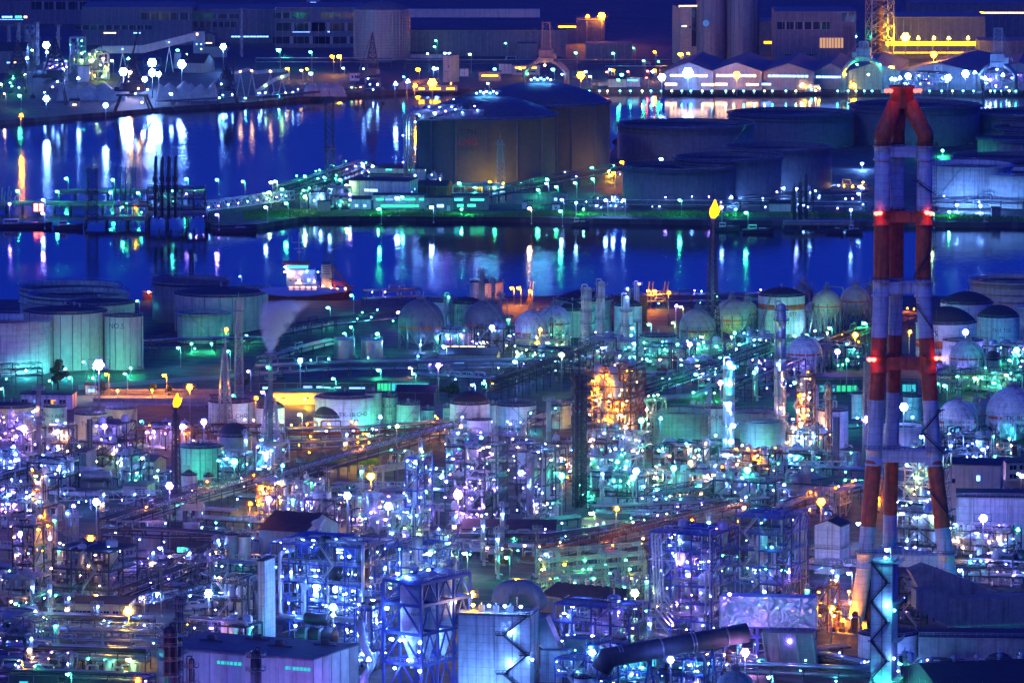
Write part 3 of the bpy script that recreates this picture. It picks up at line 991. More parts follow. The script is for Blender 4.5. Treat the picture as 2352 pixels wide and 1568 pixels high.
land('ground', [(-900, 700), (330, 702), (480, 706), (620, 704), (830, 703), (900, 698), (1300, 692), (1764, 692), (2352, 694), (3300, 700)], extra=[(900, 1000), (-900, 1000)])
land('island', [(470, 520), (500, 531), (590, 527), (700, 509), (800, 507), (1100, 508), (1300, 513), (1764, 519), (2100, 522), (3200, 528), (3200, 296), (2352, 298), (1900, 300), (1680, 318), (1500, 330), (1412, 345), (1395, 372), (960, 384), (870, 388), (700, 425), (560, 470), (470, 490)])
land('far_shore', [(-2200, 360), (0, 287), (130, 277), (245, 268), (370, 257), (588, 243), (720, 229), (880, 219), (960, 213), (1290, 213), (1764, 215), (2100, 216), (2352, 217), (4500, 222)], extra=[(4000, 11900), (-4000, 11900)])
if HAZE:
    m = bpy.data.materials.new('air_haze'); m.use_nodes = True; N, L = m.node_tree.nodes, m.node_tree.links
    N.remove(N['Principled BSDF']); v = N.new('ShaderNodeVolumePrincipled'); v.inputs['Color'].default_value = (.55, .62, 1, 1); v.inputs['Density'].default_value = HAZE; v.inputs['Anisotropy'].default_value = 0
    L.new(v.outputs[0], N['Material Output'].inputs['Volume']); _mats['haze'] = m
    b = MB(); b.box(-9500, -300, -1.5, 9500, 12500, 345); o = part('haze', b, 'haze'); o['kind'] = 'stuff'
# ================================================================== FAR SHORE
def conveyor(label, pts, yb, w=4, hh=3.2, m='corrugated', lamps='', legs=1, lst=40):
    """enclosed conveyor gallery; pts = places of its top edge in the photograph, all above ground row yb"""
    s = sc(yb); o0 = at(pts[0][0], yb)
    o = thing('conveyor_gallery', label, 'conveyor', o0)
    P = [at(x, yb) - o0 + Vector((0, 0, (yb - y) / s - hh)) for x, y in pts]
    b = MB()
    for a, c in zip(P, P[1:]):
        b.bar(a + Vector((0, 0, hh / 2)), c + Vector((0, 0, hh / 2)), w, hh)
    part('gallery', b, m, o)
    for a, c in zip(P, P[1:]):
        L = (c - a).length; n = max(1, int(L / 26))
        for i in range(n):
            p = a + (c - a) * ((i + .5) / n)
            if p.z > 4 and legs:
                b = MB()
                for k in (-1, 1):
                    b.bar((p.x - 3, p.y + k * 2, 0), (p.x, p.y + k * 1.5, p.z), .5, .5); b.bar((p.x + 3, p.y + k * 2, 0), (p.x, p.y + k * 1.5, p.z), .5, .5)
                part('trestle', b, 'steel', o)
            if lamps:
                part('lamp', lamp_mesh(lamps[i % len(lamps)], lst, .5), None, o, p + Vector((0, -w / 2 - .4, hh * .6)))
    return o


def heap(label, x0, x1, yt, yb, seed=1, peaks=4, m='ore_sand'):
    s = sc(yb); W = (x1 - x0) / s; hmax = (yb - yt) / s; D = W * .45
    R_ = random.Random(seed)
    pk = [(-W / 2 + W * (i + .5) / peaks + R_.uniform(-2, 2), R_.uniform(-D * .1, D * .1), hmax * R_.uniform(.75, 1)) for i in range(peaks)]
    nx, ny = 60, 26; b = MB(); vs = []
    for j in range(ny + 1):
        for i in range(nx + 1):
            x, y = -W / 2 + W * i / nx, -D / 2 + D * j / ny
            z = -.3
            for (px, py, ph) in pk:
                z = max(z, ph - math.hypot((x - px) * .95, (y - py) * 1.1) * (ph / (W / peaks * .95 + ph * .5)) + .1 * sin(x * .7 + y) + .12 * sin(x * .31))
            e = min((x + W / 2), (W / 2 - x), (y + D / 2), (D / 2 - y)) / (W * .06)
            vs.append((x, y, z * min(1, max(0, e)) - .1))
    fs = [(j * (nx + 1) + i, j * (nx + 1) + i + 1, (j + 1) * (nx + 1) + i + 1, (j + 1) * (nx + 1) + i) for j in range(ny) for i in range(nx)]
    b.add(vs, fs, True)
    o = part('ore_heap', b, m); o.location = at((x0 + x1) / 2, yb) + Vector((0, D / 2, 0))
    return tag(o, label, 'stockpile')


def luffing_crane(label, xc, yb, ytip, dtip, mast_y, house_w=8, portal_h=10, portal_w=11, lamps='W', m='dark_steel', jib2=None, nl=3, dk=1, lst=60, wide=3.0):
    s = sc(yb); o = thing('harbour_crane', label, 'crane', at(xc, yb))
    ph, pw = portal_h, portal_w
    for sx in (-1, 1):
        for sy in (-1, 1):
            b = MB(); b.bar((sx * pw / 2, sy * pw / 2, 0), (sx * pw * .32, sy * pw * .32, ph), 1.0, 1.0); b.box(sx * pw / 2 - 1.2, sy * pw / 2 - .6, 0, sx * pw / 2 + 1.2, sy * pw / 2 + .6, 1.1); part('leg', b, m, o)
    b = MB(); b.box(-pw * .42, -pw * .42, ph - .1, pw * .42, pw * .42, ph + 1.2); b.lathe([(2.6, ph + 1.2), (2.6, ph + 2.4), (.02, ph + 2.4)], 16); part('portal_deck', b, m, o)
    z0 = ph + 2.4
    b = MB(); b.box(-house_w * .5, -3, z0, house_w * .5, 3, z0 + 5.5); b.box(-house_w * .8, -2, z0, -house_w * .5, 2, z0 + 3); part('machine_house', b, m, o)
    b = MB(); b.box(house_w * .5 * dk - 1.2, -4.4, z0 + 1.5, house_w * .5 * dk + 1.2, -2.6, z0 + 4.2); part('driver_cab', b, 'grey_paint', o)
    hm = (yb - mast_y) / s
    b = MB(); P = [(-wide, -2, z0 + 5), (wide, -2, z0 + 5), (wide, 2, z0 + 5), (-wide, 2, z0 + 5)]
    T = Vector((0, 0, hm)); n = 7
    for i in range(n):
        for k in range(4):
            a = Vector(P[k]).lerp(T, i / n); c = Vector(P[k]).lerp(T, (i + 1) / n); d = Vector(P[(k + 1) % 4]).lerp(T, (i + 1) / n); e = Vector(P[(k + 1) % 4]).lerp(T, i / n)
            b.bar(a, c, 1.0, 1.0, False); b.bar(c, d, .6, .6, False); b.bar(a, d, .5, .5, False)
    part('mast', b, m, o)
    tip = Vector((dtip / s, -2, (yb - ytip) / s)); root = Vector((wide * dk, 0, z0 + 3)); b = MB(); n = 9
    off = [Vector((0, -1.3, -.9)), Vector((0, 1.3, -.9)), Vector((0, 1.3, .9)), Vector((0, -1.3, .9))]
    for i in range(n):
        t0, t1 = i / n, (i + 1) / n
        for k in range(4):
            f = lambda t, k: root.lerp(tip, t) + off[k] * (1.15 - t * .8)
            b.bar(f(t0, k), f(t1, k), .85, .85, False); b.bar(f(t0, k), f(t1, (k + 1) % 4), .5, .5, False)
    part('jib', b, m, o)
    b = MB(); b.bar(T, tip, .4, .4, False); b.bar(T, (-house_w * .7, 0, z0 + 3), .5, .5, False); b.bar(T.lerp(Vector(P[1]), .3), root.lerp(tip, .55), .2, .2, False)
    gz = max(8, tip.z - 18)
    b.bar(tip, (tip.x, tip.y, gz), .18, .18, False); part('cable', b, m, o)
    b = MB(); b.lathe([(.3, gz), (1.0, gz - .8), (2.0, gz - 2.2), (1.2, gz - 3.4), (.02, gz - 3.6)], 10, (tip.x, tip.y, 0)); part('grab', b, m, o)
    R_ = random.Random(int(xc))
    for i in range(nl):
        part('lamp', lamp_mesh(R_.choice(lamps), lst, .55), None, o, (R_.uniform(-pw / 2, pw / 2), -pw / 2 - .8, R_.uniform(ph * .4, ph + 8)))
    return o


def gantry_crane(label, x0, x1, yb, ytop, ytower, m='grey_paint', lamps='', flip=1, st=50):
    s = sc(yb); W = (x1 - x0) / s; hh = (yb - ytop) / s; ht = (yb - ytower) / s
    o = thing('gantry_crane', label, 'crane', at((x0 + x1) / 2, yb), rad(-8))
    for yy in (-5, 5):
        for k in (-1, 1):
            b = MB(); b.path([(k * W / 2, yy, 0), (k * W / 2 * .98, yy, hh * .62), (k * W * .36, yy, hh * .84), (k * W * .16, yy, hh)], 1.5, 6); b.box(k * W / 2 - 1.6, yy - 1.4, 0, k * W / 2 + 1.6, yy + 1.4, 1.4); part('leg', b, m, o)
    b = MB(); b.box(-W * .2, -6.5, hh - 1.5, W * .2, 6.5, hh + 2); part('portal_beam', b, m, o)
    b = MB(); b.box(-5, -4, hh + 2, 5, 4, hh + 7.5); b.box(4 * flip, -5.5, hh + 1, 8 * flip + .1, -3, hh + 5); part('machine_house', b, m, o)
    b = MB()
    for k in (-1, 1):
        b.bar((k * 3.2, 0, hh + 7), (k * 2.6, 0, ht), .9, .9); b.bar((k * 3, 2, hh + 7), (k * 2.6, .5, ht), .6, .6)
    for i in range(6):
        z = hh + 7 + (ht - hh - 7) * i / 6; b.bar((-3, 0, z), (3, 0, z + (ht - hh - 7) / 6), .35, .35); b.bar((-3, 0, z), (3, 0, z), .35, .35)
    b.bar((-3.2, 0, ht), (3.2, 0, ht), 1, .8); part('tower', b, m, o)
    b = MB(); b.bar((2.6 * flip, 0, ht * .8), (W * .35 * flip, 0, hh + 3), .3, .3); b.bar((2.6 * flip, 0, ht), (W * .42 * flip, 0, hh + 2), .3, .3); part('stay', b, m, o)
    b = MB()
    for k in (-1, 1):
        b.stair((k * W * .45, -7.2, 2), (k * W * .52, -7.2, hh * .6), 1)
    part('stairway', b, 'galvanised', o)
    for i, c in enumerate(lamps):
        part('lamp', lamp_mesh(c, st, .7), None, o, ((-.42 + .84 * i / max(1, len(lamps) - 1)) * W, -7.5, hh * (.55 + .3 * (i % 2))))
    return o


# ---- steelworks behind
def mill(label, x0, x1, yt, yb, dep=60, m='tile_grey', roof='flat', bands=(), rz=0.0, **k):
    return building(label, x0, x1, yt, yb, dep, m, roof, 'roof_grey', wins=bands, rz=rz, name='steel_mill', cat='mill building', **k)


mill('long dark mill hall along the top left corner with a row of small lit windows', -120, 205, 0, 56, 50, bands=[(.42, 9, 5, 2.0, 4, 'W'), (.5, 6, 5, 2, 3, 'G'), (.55, 3, 5, 2, 2, 'N'), (.45, 20, 3.5, .8, 9, 'W'), (.8, 50, 12, 7, 5, None)])
mill('dark blue rolling mill with long pale panel band behind the loading conveyor', 190, 440, 18, 104, 70, bands=[(.28, 62, 12, 4, 10, None), (.25, 10, 9, 1.3, 5, 'N'), (.5, 6, 9, 1.3, 4, 'W'), (.8, 46, 20, 6, 6, None)])
mill('plain dark mill hall with taller monitor roof behind the conveyor tower', 420, 640, 22, 98, 60, bands=[(.3, 40, 12, 5, 8, None), (.7, 30, 4, 1.4, 12, 'W'), (.3, 45, 19, 4, 5, None)])
mill('wide grey mill hall with two pale strip panels left of the scaffolded gas holder', 633, 830, 18, 110, 60, bands=[(.18, 28, 23, 5, 4, None), (.75, 30, 23, 5, 4, None), (.3, 40, 13, 7, 3, None), (.72, 42, 13, 7, 3, None), (.3, 46, 3, 6, 3, None), (.75, 40, 3, 6, 3, None), (.62, 2, 12, 2, 1, 'W'), (.3, 14, 12, .8, 8, 'W')])
building('white lit upper building with a strip of bright lamps at the top edge', 704, 735, -30, 18, 20, 'pale_wall', 'flat', rz=0, wins=[(.5, 5, 2, 3, 2, 'W')])
building('low roofline building with glowing strip light behind the mill', 730, 815, 8, 22, 20, 'pale_wall', 'flat', rz=0, wins=[(.5, 26, .5, 1.2, 14, 'L')], stm=8)
tank('huge domed gas holder wrapped in a grid of scaffolding at the steelworks', 814, 938, 24, 140, 'pale_wall', 'dome', scaff=17, rise=6, rail=False, roofm='roof_grey')
conveyor('long pale elevated gallery that runs right from the gas holder', [(935, 21), (1240, 21)], 118, 6, 6.5, 'pale_wall', legs=0)
b = at(1085, 118)
building('dark ore yard wall below the long elevated gallery', 940, 1300, 70, 130, 20, 'tile_grey', 'flat', rz=0)
mill('dim dark mill building under the two orange floodlights', 1325, 1388, 46, 100, 30, bands=[(.5, 10, 2, 1, 4, None)])
building('low annex with an orange strip of windows beside the dim mill', 1280, 1326, 55, 100, 20, 'tile_grey', 'flat', rz=0, wins=[(.5, 14, 12.5, 1.5, 11, 'O')], stm=6)
mill('dim low warehouse with pale front left of the square gallery end', 1190, 1232, 102, 135, 20)
mill('dim low grey warehouse under the green lamp in the middle distance', 1346, 1452, 101, 138, 25)
b_ = building('golden lit blast furnace facade with dark strips and little windows', 1546, 1603, 16, 150, 25, 'cream_paint', 'flat', rz=rad(12), wins=[(.3, 2.2, 29, 1.2, 1, 'N'), (.15, 2.2, 29, 1.2, 1, 'W'), (.55, 1.6, 28, 1.6, 1, None), (.7, 1.6, 27, 1.6, 1, None), (.9, 1.6, 26, 1.6, 1, None), (.78, 4, 14, 30, 1, None), (.5, 16, 44.0, 1.5, 12, 'N')], stm=5)
for x0, x1, nm in ((1601, 1668, 'left of the twin ribbed silo towers with a white clock'), (1668, 1746, 'right of the twin ribbed silo towers above the sheds')):
    tank(nm, x0, x1, -40, 152, 'corrugated', 'cone', ribs=9, rail=False, rise=4)
o = thing('wall_clock', 'round white clock face high on the ribbed silo tower', 'clock', at(1621, 154) + Vector((0, -.9, 100.5 / sc(154)))); b = MB(); b.hcyl((0, 0, 0), (0, 1, 0), .3, 2.4, 24, .01); part('face', b, 'lamp:W:.3', o); b = MB(); b.bar((0, -.25, 0), (0, -.25, 1.7), .25, .2); b.bar((0, -.25, 0), (1.1, -.25, -.4), .25, .2); part('hand', b, 'dark_steel', o)
mill('dark hall with a strip of orange windows right of the silo towers', 1700, 1845, 50, 128, 40, bands=[(.72, 34, 9, 2.2, 22, 'O')], stm=2.5)
mill('tall dark blast furnace hall with sloping conveyor roof and pale panels', 1780, 1965, 28, 160, 60, bands=[(.35, 40, 30, 6, 6, None), (.9, 10, 36, 7, 2, None), (.7, 18, 16, 8, 8, 'N'), (.3, 22, 10, 2, 12, None)], stm=.35)
lattice_mast('square dark inspection tower with white lantern room beside the furnace hall', 1946, 14, 14, 62, 160, 'tile_grey', plats=(.98,), aerial=False)
lattice_mast('big steel lattice pylon of the blast furnace cut by the upper edge', 2020, 52, 52, -90, 150, 'steel', tubes=1, tube_m='rust', aerial=False, tr=2.6, n=8)
mill('long hall with golden lit open ground floor at the right', 2024, 2262, 40, 128, 60, bands=[(.5, 74, 7.5, 3.6, 26, 'Y'), (.5, 70, 1.5, 1.4, 20, 'O')], stm=2.2)
mill('upper dark hall with a long golden window strip in the top right corner', 2090, 2500, 8, 95, 50, bands=[(.36, 16, 22, 1.8, 8, 'Y'), (.56, 44, 22, 1.6, 20, 'N'), (.38, 4, 18, 1.5, 2, 'Y'), (.2, 10, 19, 2.0, 5, None), (.1, 12, 18, 2, 6, None)], stm=2.5)
mill('plain dark blue hall at the right edge behind the tall gantry crane', 2250, 2420, 95, 150, 40)
# ---- rows of sheds on the quay
def shed(label, x0, x1, yap, yeave, yb, dep=110, band='N', rz=rad(-7), low=(), door=None, m='corrugated', stm=5):
    s = sc(yb); x1 += dep * abs(sin(rz)) * s * .92; W = (x1 - x0) / s - dep * abs(sin(rz)); yap += 5
    wins = [(.5, W * .8, (yb - yeave) / s - 4.0, 1.9, 10, band)] if band else []
    wins += [(f, 9, 3.2, 1.9, 6, c) for f, c in low]
    return building(label, x0, x1, yeave, yb, dep, m, 'gable_front', 'roof_grey', wins=wins, rz=rz, rise=(yeave - yap) / s, name='quay_shed', cat='warehouse', stm=stm, doors=[(.5, 9, 9, 'steel')] if door else [])


shed('gabled quay shed with bright window band under a white floodlight', 1528, 1640, 140, 165, 208, low=((.12, 'N'), (.9, 'N')), door=1)
shed('gabled quay shed with window band and a sodium lamp over its door', 1634, 1752, 140, 165, 208, low=((.2, 'N'), (.82, 'N')), door=1)
shed('gabled quay shed with pale window band and wide closed door', 1752, 1872, 142, 166, 208, band='W', low=((.05, 'W'),), door=1)
shed('quay shed with sloping lit window strip behind the green gantry crane', 1866, 1952, 142, 168, 206, band='W')
shed('greenish lit quay shed with wide open front behind the green gantry crane', 1950, 2070, 140, 164, 207, band=None, m='green_lit_paint')
kk = shed('gabled quay shed marked K with a brightly lit open front', 2072, 2250, 142, 166, 208, band=None, dep=140, rz=rad(-16), stm=8)
pl = MB(); pl.box(-3.1, -.2, -2.8, 3.1, .0, 2.8); q = part('sign_board', pl, 'pale_wall', kk, (kk['_xa'] / 2, -.02, kk['_h'] + 2)); lettering('K', 4.6, 'lettering_black', q, None, loc=(0, -.24, 0))
unit('bright steel stacking frames under the open front of shed K', 2076, 2180, 172, 209, 10, 'steel', 'WVW', nl=26, nv=2, npi=4, drums=0, cat='stacking frame', name='stacking_structure', lr=.6, stm=50, rz=rad(-8))
unit('timber brown stacked frames inside the green lit quay shed', 1958, 2020, 170, 206, 10, 'orange_paint', 'YL', nl=9, nv=2, npi=4, drums=0, cat='stacking frame', name='stacking_structure', lr=.5, rz=0.0)
shed('gabled quay shed with glaring lit front at the right edge', 2262, 2420, 140, 165, 209, band=None, dep=100)
unit('glaring steel frames under the shed at the right edge', 2264, 2352, 170, 211, 10, 'steel', 'WWV', nl=18, nv=2, npi=4, drums=0, cat='stacking frame', name='stacking_structure', lr=.6, rz=rad(-8))
gantry_crane('dark quay gantry crane with tall twin tower above the gas tanks', 1207, 1302, 206, 138, 52, 'grey_paint', 'GNW')
gantry_crane('green lit quay gantry crane with two bent portal legs', 1936, 2030, 212, 135, 96, 'green_lit_paint', 'YGLG', flip=-1, st=70)
gantry_crane('tall dark quay gantry crane at the right edge', 2250, 2332, 213, 148, 66, 'steel', 'WWB')
# ---- left ore quay
for i, (x, wd, yt, yb, l) in enumerate(((22, 6, 57, 130, 'slim pale chimney nearest the left edge of the far shore'), (44, 7, 52, 140, 'pale chimney behind the ore cranes with a green light on top'), (87, 8, 50, 150, 'tall pale chimney with twin flues behind the ore quay'), (135, 6, 57, 140, 'pale chimney right above the lattice ore crane'), (487, 4, 46, 120, 'needle thin steel chimney right of the conveyor tower'), (556, 5, 18, 130, 'tallest thin steel chimney left of the wide grey mill'), (1030, 6, 97, 128, 'short white chimney beside the square orange tower'))):
    column(l, x, wd, yt, yb, 'pale_wall' if i != 4 else 'steel', plats=(.6, .96), pipe=1, name='chimney', cat='chimney', top='open')
unit('small blast stove frame between the pale chimneys', 58, 78, 60, 130, 10, 'steel', 'GW', nl=5, nv=3, npi=4, rz=0.0)
unit('tall pipe frame with platforms left of the conveyor gallery', 160, 195, 88, 170, 14, 'galvanised', 'GLW', nl=9, nv=3, npi=6, rz=0.0)
unit('yellow green glowing sinter plant packed with pipes and lamps', 200, 248, 124, 186, 16, 'cream_paint', 'LYLN', nl=30, nv=8, npi=14, rz=0.0, lr=.55, vm=('cream_paint', 'white_paint'))
unit('white glowing crusher plant behind the lattice ore crane', 100, 152, 146, 190, 16, 'steel', 'WWV', nl=24, nv=6, npi=8, rz=0.0, lr=.7)
building('pale blue boiler house with lit wall left of the big dark crane', 180, 204, 152, 188, 12, 'pale_wall', 'flat', rz=0)
building('dark barrel roofed ore shed at the left edge', -40, 60, 118, 168, 30, 'tile_grey', 'gable', rz=0, wins=[(.6, 3, 7, 1.5, 3, 'W'), (.75, 2, 7, 1.5, 2, 'N')])
conveyor('pale inclined conveyor gallery climbing to the transfer tower', [(207, 121), (235, 106), (330, 105), (448, 75)], 166, 5, 5.5, 'pale_wall', 'W', lst=8)
building('pale transfer tower with small lit windows at the head of the conveyor', 444, 470, 72, 128, 12, 'pale_wall', 'flat', rz=0, wins=[(.3, 1.6, 8, 1.6, 1, 'W'), (.7, 1.6, 8, 1.6, 1, 'W'), (.7, 1.6, 4.2, 1.6, 1, 'L'), (.35, 2, 15.5, 2.2, 1, 'N')])
building('dark gable annex with a row of tiny lit windows right of the transfer tower', 468, 492, 82, 126, 10, 'tile_grey', 'gable_front', rz=0, wins=[(.5, 5, 8.5, 1.2, 5, 'N')])
building('low grey conveyor hall right of the transfer tower', 470, 520, 108, 132, 10, 'corrugated', 'flat', rz=0)
tank('slim white silo with green light on top right of the dark crane', 400, 416, 122, 158, 'white_paint', 'cone')
building('large dark shed behind the white ore heap', 420, 488, 146, 168, 30, 'corrugated', 'gable', rz=rad(-12), rise=6)
heap('long white ore heap below the lattice crane', 126, 290, 186, 232, 3, 5)
heap('white ore heap with raked ridges right of the big dark crane', 356, 500, 184, 232, 4, 6)
heap('white ore heap among shrubs left of the slim jib crane', 694, 795, 191, 222, 5, 3)
heap('small white heap under the square orange tower', 915, 950, 177, 205, 6, 1)
luffing_crane('black ore crane at the left edge with lattice A frame', 42, 214, 190, -34, 92, lamps='GG', nl=4, wide=6)
luffing_crane('black lattice ore unloader crane with spread legs in front of white lamps', 128, 240, 176, -52, 88, house_w=12, portal_h=16, portal_w=15, lamps='W', nl=3, wide=7.5)
luffing_crane('largest dark ore crane with tall pointed jib between glaring floodlights', 306, 258, 72, 14, 120, house_w=16, portal_h=12, portal_w=26, lamps='WN', nl=4, dk=-1, wide=6)
luffing_crane('dark grab unloader crane with steep tilted boom by the conveyors', 522, 240, 126, 16, 150, house_w=10, portal_h=10, portal_w=14, lamps='WG', nl=2, wide=4)
luffing_crane('slim dark jib crane in front of the gas holder', 856, 216, 178, -36, 74, house_w=8, portal_h=11, portal_w=14, lamps='WBW', nl=4, wide=4)
building('small white crane cabin with two dark windows beside the slim jib crane', 803, 825, 168, 186, 5, 'white_paint', 'flat', rz=0, wins=[(.3, 1.4, 2, 2, 1, None), (.65, 1.4, 2, 2, 1, None)])
building('pale machinery house with three round lit windows on the ore quay', 800, 836, 195, 208, 6, 'pale_wall', 'flat', rz=0, wins=[(.22, 1.8, 1.2, 1.6, 1, 'L'), (.5, 1.8, 1.2, 1.6, 1, 'N'), (.78, 1.8, 1.2, 1.6, 1, 'N')])
conveyor('yellowish lit truss conveyor with round drum right of the tilted unloader', [(535, 166), (570, 156), (588, 163), (655, 158)], 222, 3, 2.2, 'steel', 'NW')
conveyor('pale stacker boom that slopes down across the ore yard', [(588, 208), (632, 178), (664, 168)], 222, 3, 2.5, 'pale_wall', 'LN')
rack('long pipe bridge along the far ore yard', [(588, 156), (900, 156)], 5, (4, 7), 4, 18)
rack('pipe bridge along the foot of the far steelworks', [(930, 158), (1540, 158)], 5, (3, 6), 4, 22)
rack('low lit quay conveyor behind the quay edge', [(360, 243), (588, 232), (700, 222)], 4, (3,), 3, 12, lamps='WTW', nl=16, lr=.5)
rack('lit quay conveyor in front of the white ore heap', [(600, 236), (760, 218), (880, 212)], 4, (3,), 3, 12, lamps='WW', nl=12, lr=.45)
building('square beige water tower block lit orange from below', 1018, 1054, 128, 190, 10, 'cream_paint', 'flat', rz=rad(-30), wins=[(.3, 1.2, 7, 1.2, 1, None), (.6, 1.4, 11, 1.4, 1, None)])
building('green lit glass plant hall left of the short white chimney', 966, 1004, 97, 124, 10, 'green_lit_paint', 'flat', rz=0, wins=[(.5, 9, 6.5, 1.2, 6, 'G')], stm=2)
building('long low white hall with lamp on its roof beside the gas holder', 942, 1032, 124, 134, 12, 'white_paint', 'flat', rz=0)
building('small white hut right of the square beige block', 1056, 1076, 158, 176, 6, 'white_paint', 'flat', rz=0)
building('low brick office with orange lit strip windows by the beige block', 1100, 1150, 165, 186, 8, 'cream_paint', 'flat', rz=0, wins=[(.5, 12, 3, 1.4, 8, 'Y')], stm=4)
building('white hangar with orange lit edge left of the dark gantry crane', 1146, 1192, 147, 170, 14, 'white_paint', 'flat', rz=0)
building('low pale office with a lit window row left of the gantry crane', 1176, 1240, 150, 172, 8, 'pale_wall', 'flat', rz=0, wins=[(.5, 16, 4.6, 1.2, 14, 'O'), (.3, 6, 1.5, 1.6, 3, None), (.7, 6, 1.5, 1.6, 3, None)], stm=5)
building('orange lit quay workshop at the foot of the beige block', 948, 1050, 196, 210, 8, 'cream_paint', 'flat', rz=0, wins=[(.2, 4, 1, 1.6, 3, 'Y'), (.5, 8, 1, 1.6, 5, 'Y'), (.85, 6, 1, 1.6, 3, 'O')], stm=5)
building('white two storey quay office under the teal lamp', 1437, 1476, 178, 200, 8, 'white_paint', 'flat', rz=rad(-14), wins=[(.5, 8, 4, 1.5, 5, 'T')])
building('green lit quay hut with sloping roof among parked trucks', 1398, 1438, 182, 201, 8, 'green_lit_paint', 'gable', rz=0)
rack('pale footbridge behind the harbour signals', [(1390, 166), (1532, 166)], 4, (4,), 3, 14)
building('small gravel hut with pale wall beside the ore quay road', 160, 182, 232, 246, 6, 'cream_paint', 'gable', rz=0, wins=[(.5, 3, .8, 1.6, 3, 'N')])
for i, (x, y) in enumerate(((1369, 200), (1379, 200), (1396, 200))):
    o = thing('parked_truck', ['green lit truck parked leftmost on the quay road', 'second green lit truck parked on the quay road', 'green lit truck parked beside the quay hut'][i], 'truck', at(x, y)); b = MB(); b.box(-3.4, -1.2, 1, 1.2, 1.2, 3); part('cargo_box', b, 'green_lit_paint', o); b = MB(); b.extr([(1.4, .7), (3.4, .7), (3.4, 1.9), (2.9, 3), (1.4, 3)], -1.15, 1.15); part('cab', b, 'white_paint', o)
    for wx in (-2.2, 2.4):
        b = MB(); b.hcyl((wx, -1.2, .5), (0, 1, 0), .4, .5, 10, .05); part('wheel', b, 'black_rubber', o)
# tug moored at the far quay
def tug(label, x, y, L=22, hullm='hull', lamps='NNW', rz=0.0, wheel=True):
    o = thing('tugboat', label, 'boat', at(x, y, 0), rz); W = L * .28
    b = MB(); prof = [(-L / 2, W * .4), (-L * .3, W / 2), (L * .2, W / 2), (L * .4, W * .3), (L / 2, .1)]
    lo, hi = [], []
    poly = [(x_, -w_) for x_, w_ in prof] + [(x_, w_) for x_, w_ in reversed(prof)]
    n = len(poly); b.add([(x_ * .96, y_ * .85, -.5) for x_, y_ in poly] + [(x_, y_, 2 + max(0, x_ / L) * 1.6) for x_, y_ in poly], [tuple(range(n, 2 * n))] + [(i, (i + 1) % n, n + (i + 1) % n, n + i) for i in range(n)]); part('hull', b, hullm, o)
    b = MB(); b.box(-L * .18, -W * .32, 2, L * .2, W * .32, 4.4); b.box(-L * .02, -W * .26, 4.4, L * .17, W * .26, 7.0); part('deckhouse', b, 'white_paint', o)
    b = MB(); b.box(L * .0, -W * .26 - .06, 5.2, L * .15, -W * .26 + .02, 6.2); part('window', b, 'lamp:N:1.2', o)
    b = MB(); b.tube((L * .05, 0, 7), (L * .05, 0, 12), .2, 6); b.bar((L * .05, -1.5, 10), (L * .05, 1.5, 10), .15); part('mast', b, 'white_paint', o)
    b = MB(); b.tube((-L * .1, 0, 4), (-L * .1, 0, 7), .8, 10); part('funnel', b, 'orange_paint', o)
    R_ = random.Random(int(x))
    for c in lamps:
        part('lamp', lamp_mesh(c, 45, .5), None, o, (R_.uniform(-L * .4, L * .4), -W * .3, R_.uniform(3, 8)))
    return o


tug('yellow lit tugboat moored at the far quay left of the green gantry crane', 1866, 217, 30, lamps='NNYNNGY')
# ---- lamps of the far shore
FL = [(107, 110, 'W', 3), (61, 138, 'W', 1.6), (145, 165, 'W', 1.6), (107, 124, 'W', 1.5), (284, 172, 'W', 3.2), (296, 172, 'N', 2.4), (350, 152, 'W', 3.6), (350, 174, 'W', 3), (365, 175, 'W', 2), (333, 187, 'W', 2.2), (418, 155, 'W', 3.4), (513, 113, 'W', 2.6), (107, 232, 'W', 2.4), (393, 215, 'W', 1.2), (243, 246, 'W', 1.8), (179, 184, 'W', 1.4), (408, 115, 'G', 1.2),
      (162, 103, 'G', .9), (165, 118, 'G', .7), (188, 122, 'L', .8), (187, 138, 'L', 1), (257, 139, 'L', .9), (294, 139, 'G', 1.4), (31, 172, 'G', 1.1), (57, 170, 'L', .8), (45, 219, 'G', 1.2), (74, 115, 'L', .7), (2, 193, 'L', .9), (48, 270, 'O', 1.7), (255, 72, 'O', .8), (10, 215, 'N', .6), (430, 124, 'L', .6)]
WHERE = ['high behind the black lattice crane', 'above the barrel roofed ore shed', 'beside the crusher plant', 'just below the brightest lamp of the lattice crane', 'left flank of the largest dark crane', 'close on the left of the largest dark crane', 'upper right of the largest dark crane', 'right flank of the largest dark crane', 'second on the right flank of the largest dark crane', 'low right beside the largest dark crane', 'in front of the large dark shed', 'beside the tilted unloader', 'in front of the black lattice crane portal', 'in front of the raked white heap', 'on the quay left of the largest crane', 'between boiler house and heap', 'on top of the slim silo',
         'on the tall pipe frame top', 'on the tall pipe frame middle', 'on the tall pipe frame right side', 'below the tall pipe frame', 'under the conveyor gallery', 'right below the conveyor gallery trestle', 'left of the black ore crane foot', 'right of the black ore crane', 'low on the dark ore quay', 'beside the pale chimneys', 'at the very left edge of the ore quay', 'lone on the dark left bank', 'high on the rolling mill wall', 'beside the dark ore conveyor', 'between silo and transfer tower']
for (x, y, c, r), wh in zip(FL, WHERE):
    if r > 1.3:
        flood_mast(x, y, 16 if y < 225 else 12, c, '%s floodlight mast %s' % (LNAME[c], wh), r * .66, 170, 4 if r > 1.7 else 2)
    else:
        lamp_post(x, y, 10, c, '%s lamp %s' % (LNAME[c], wh), r, 50)
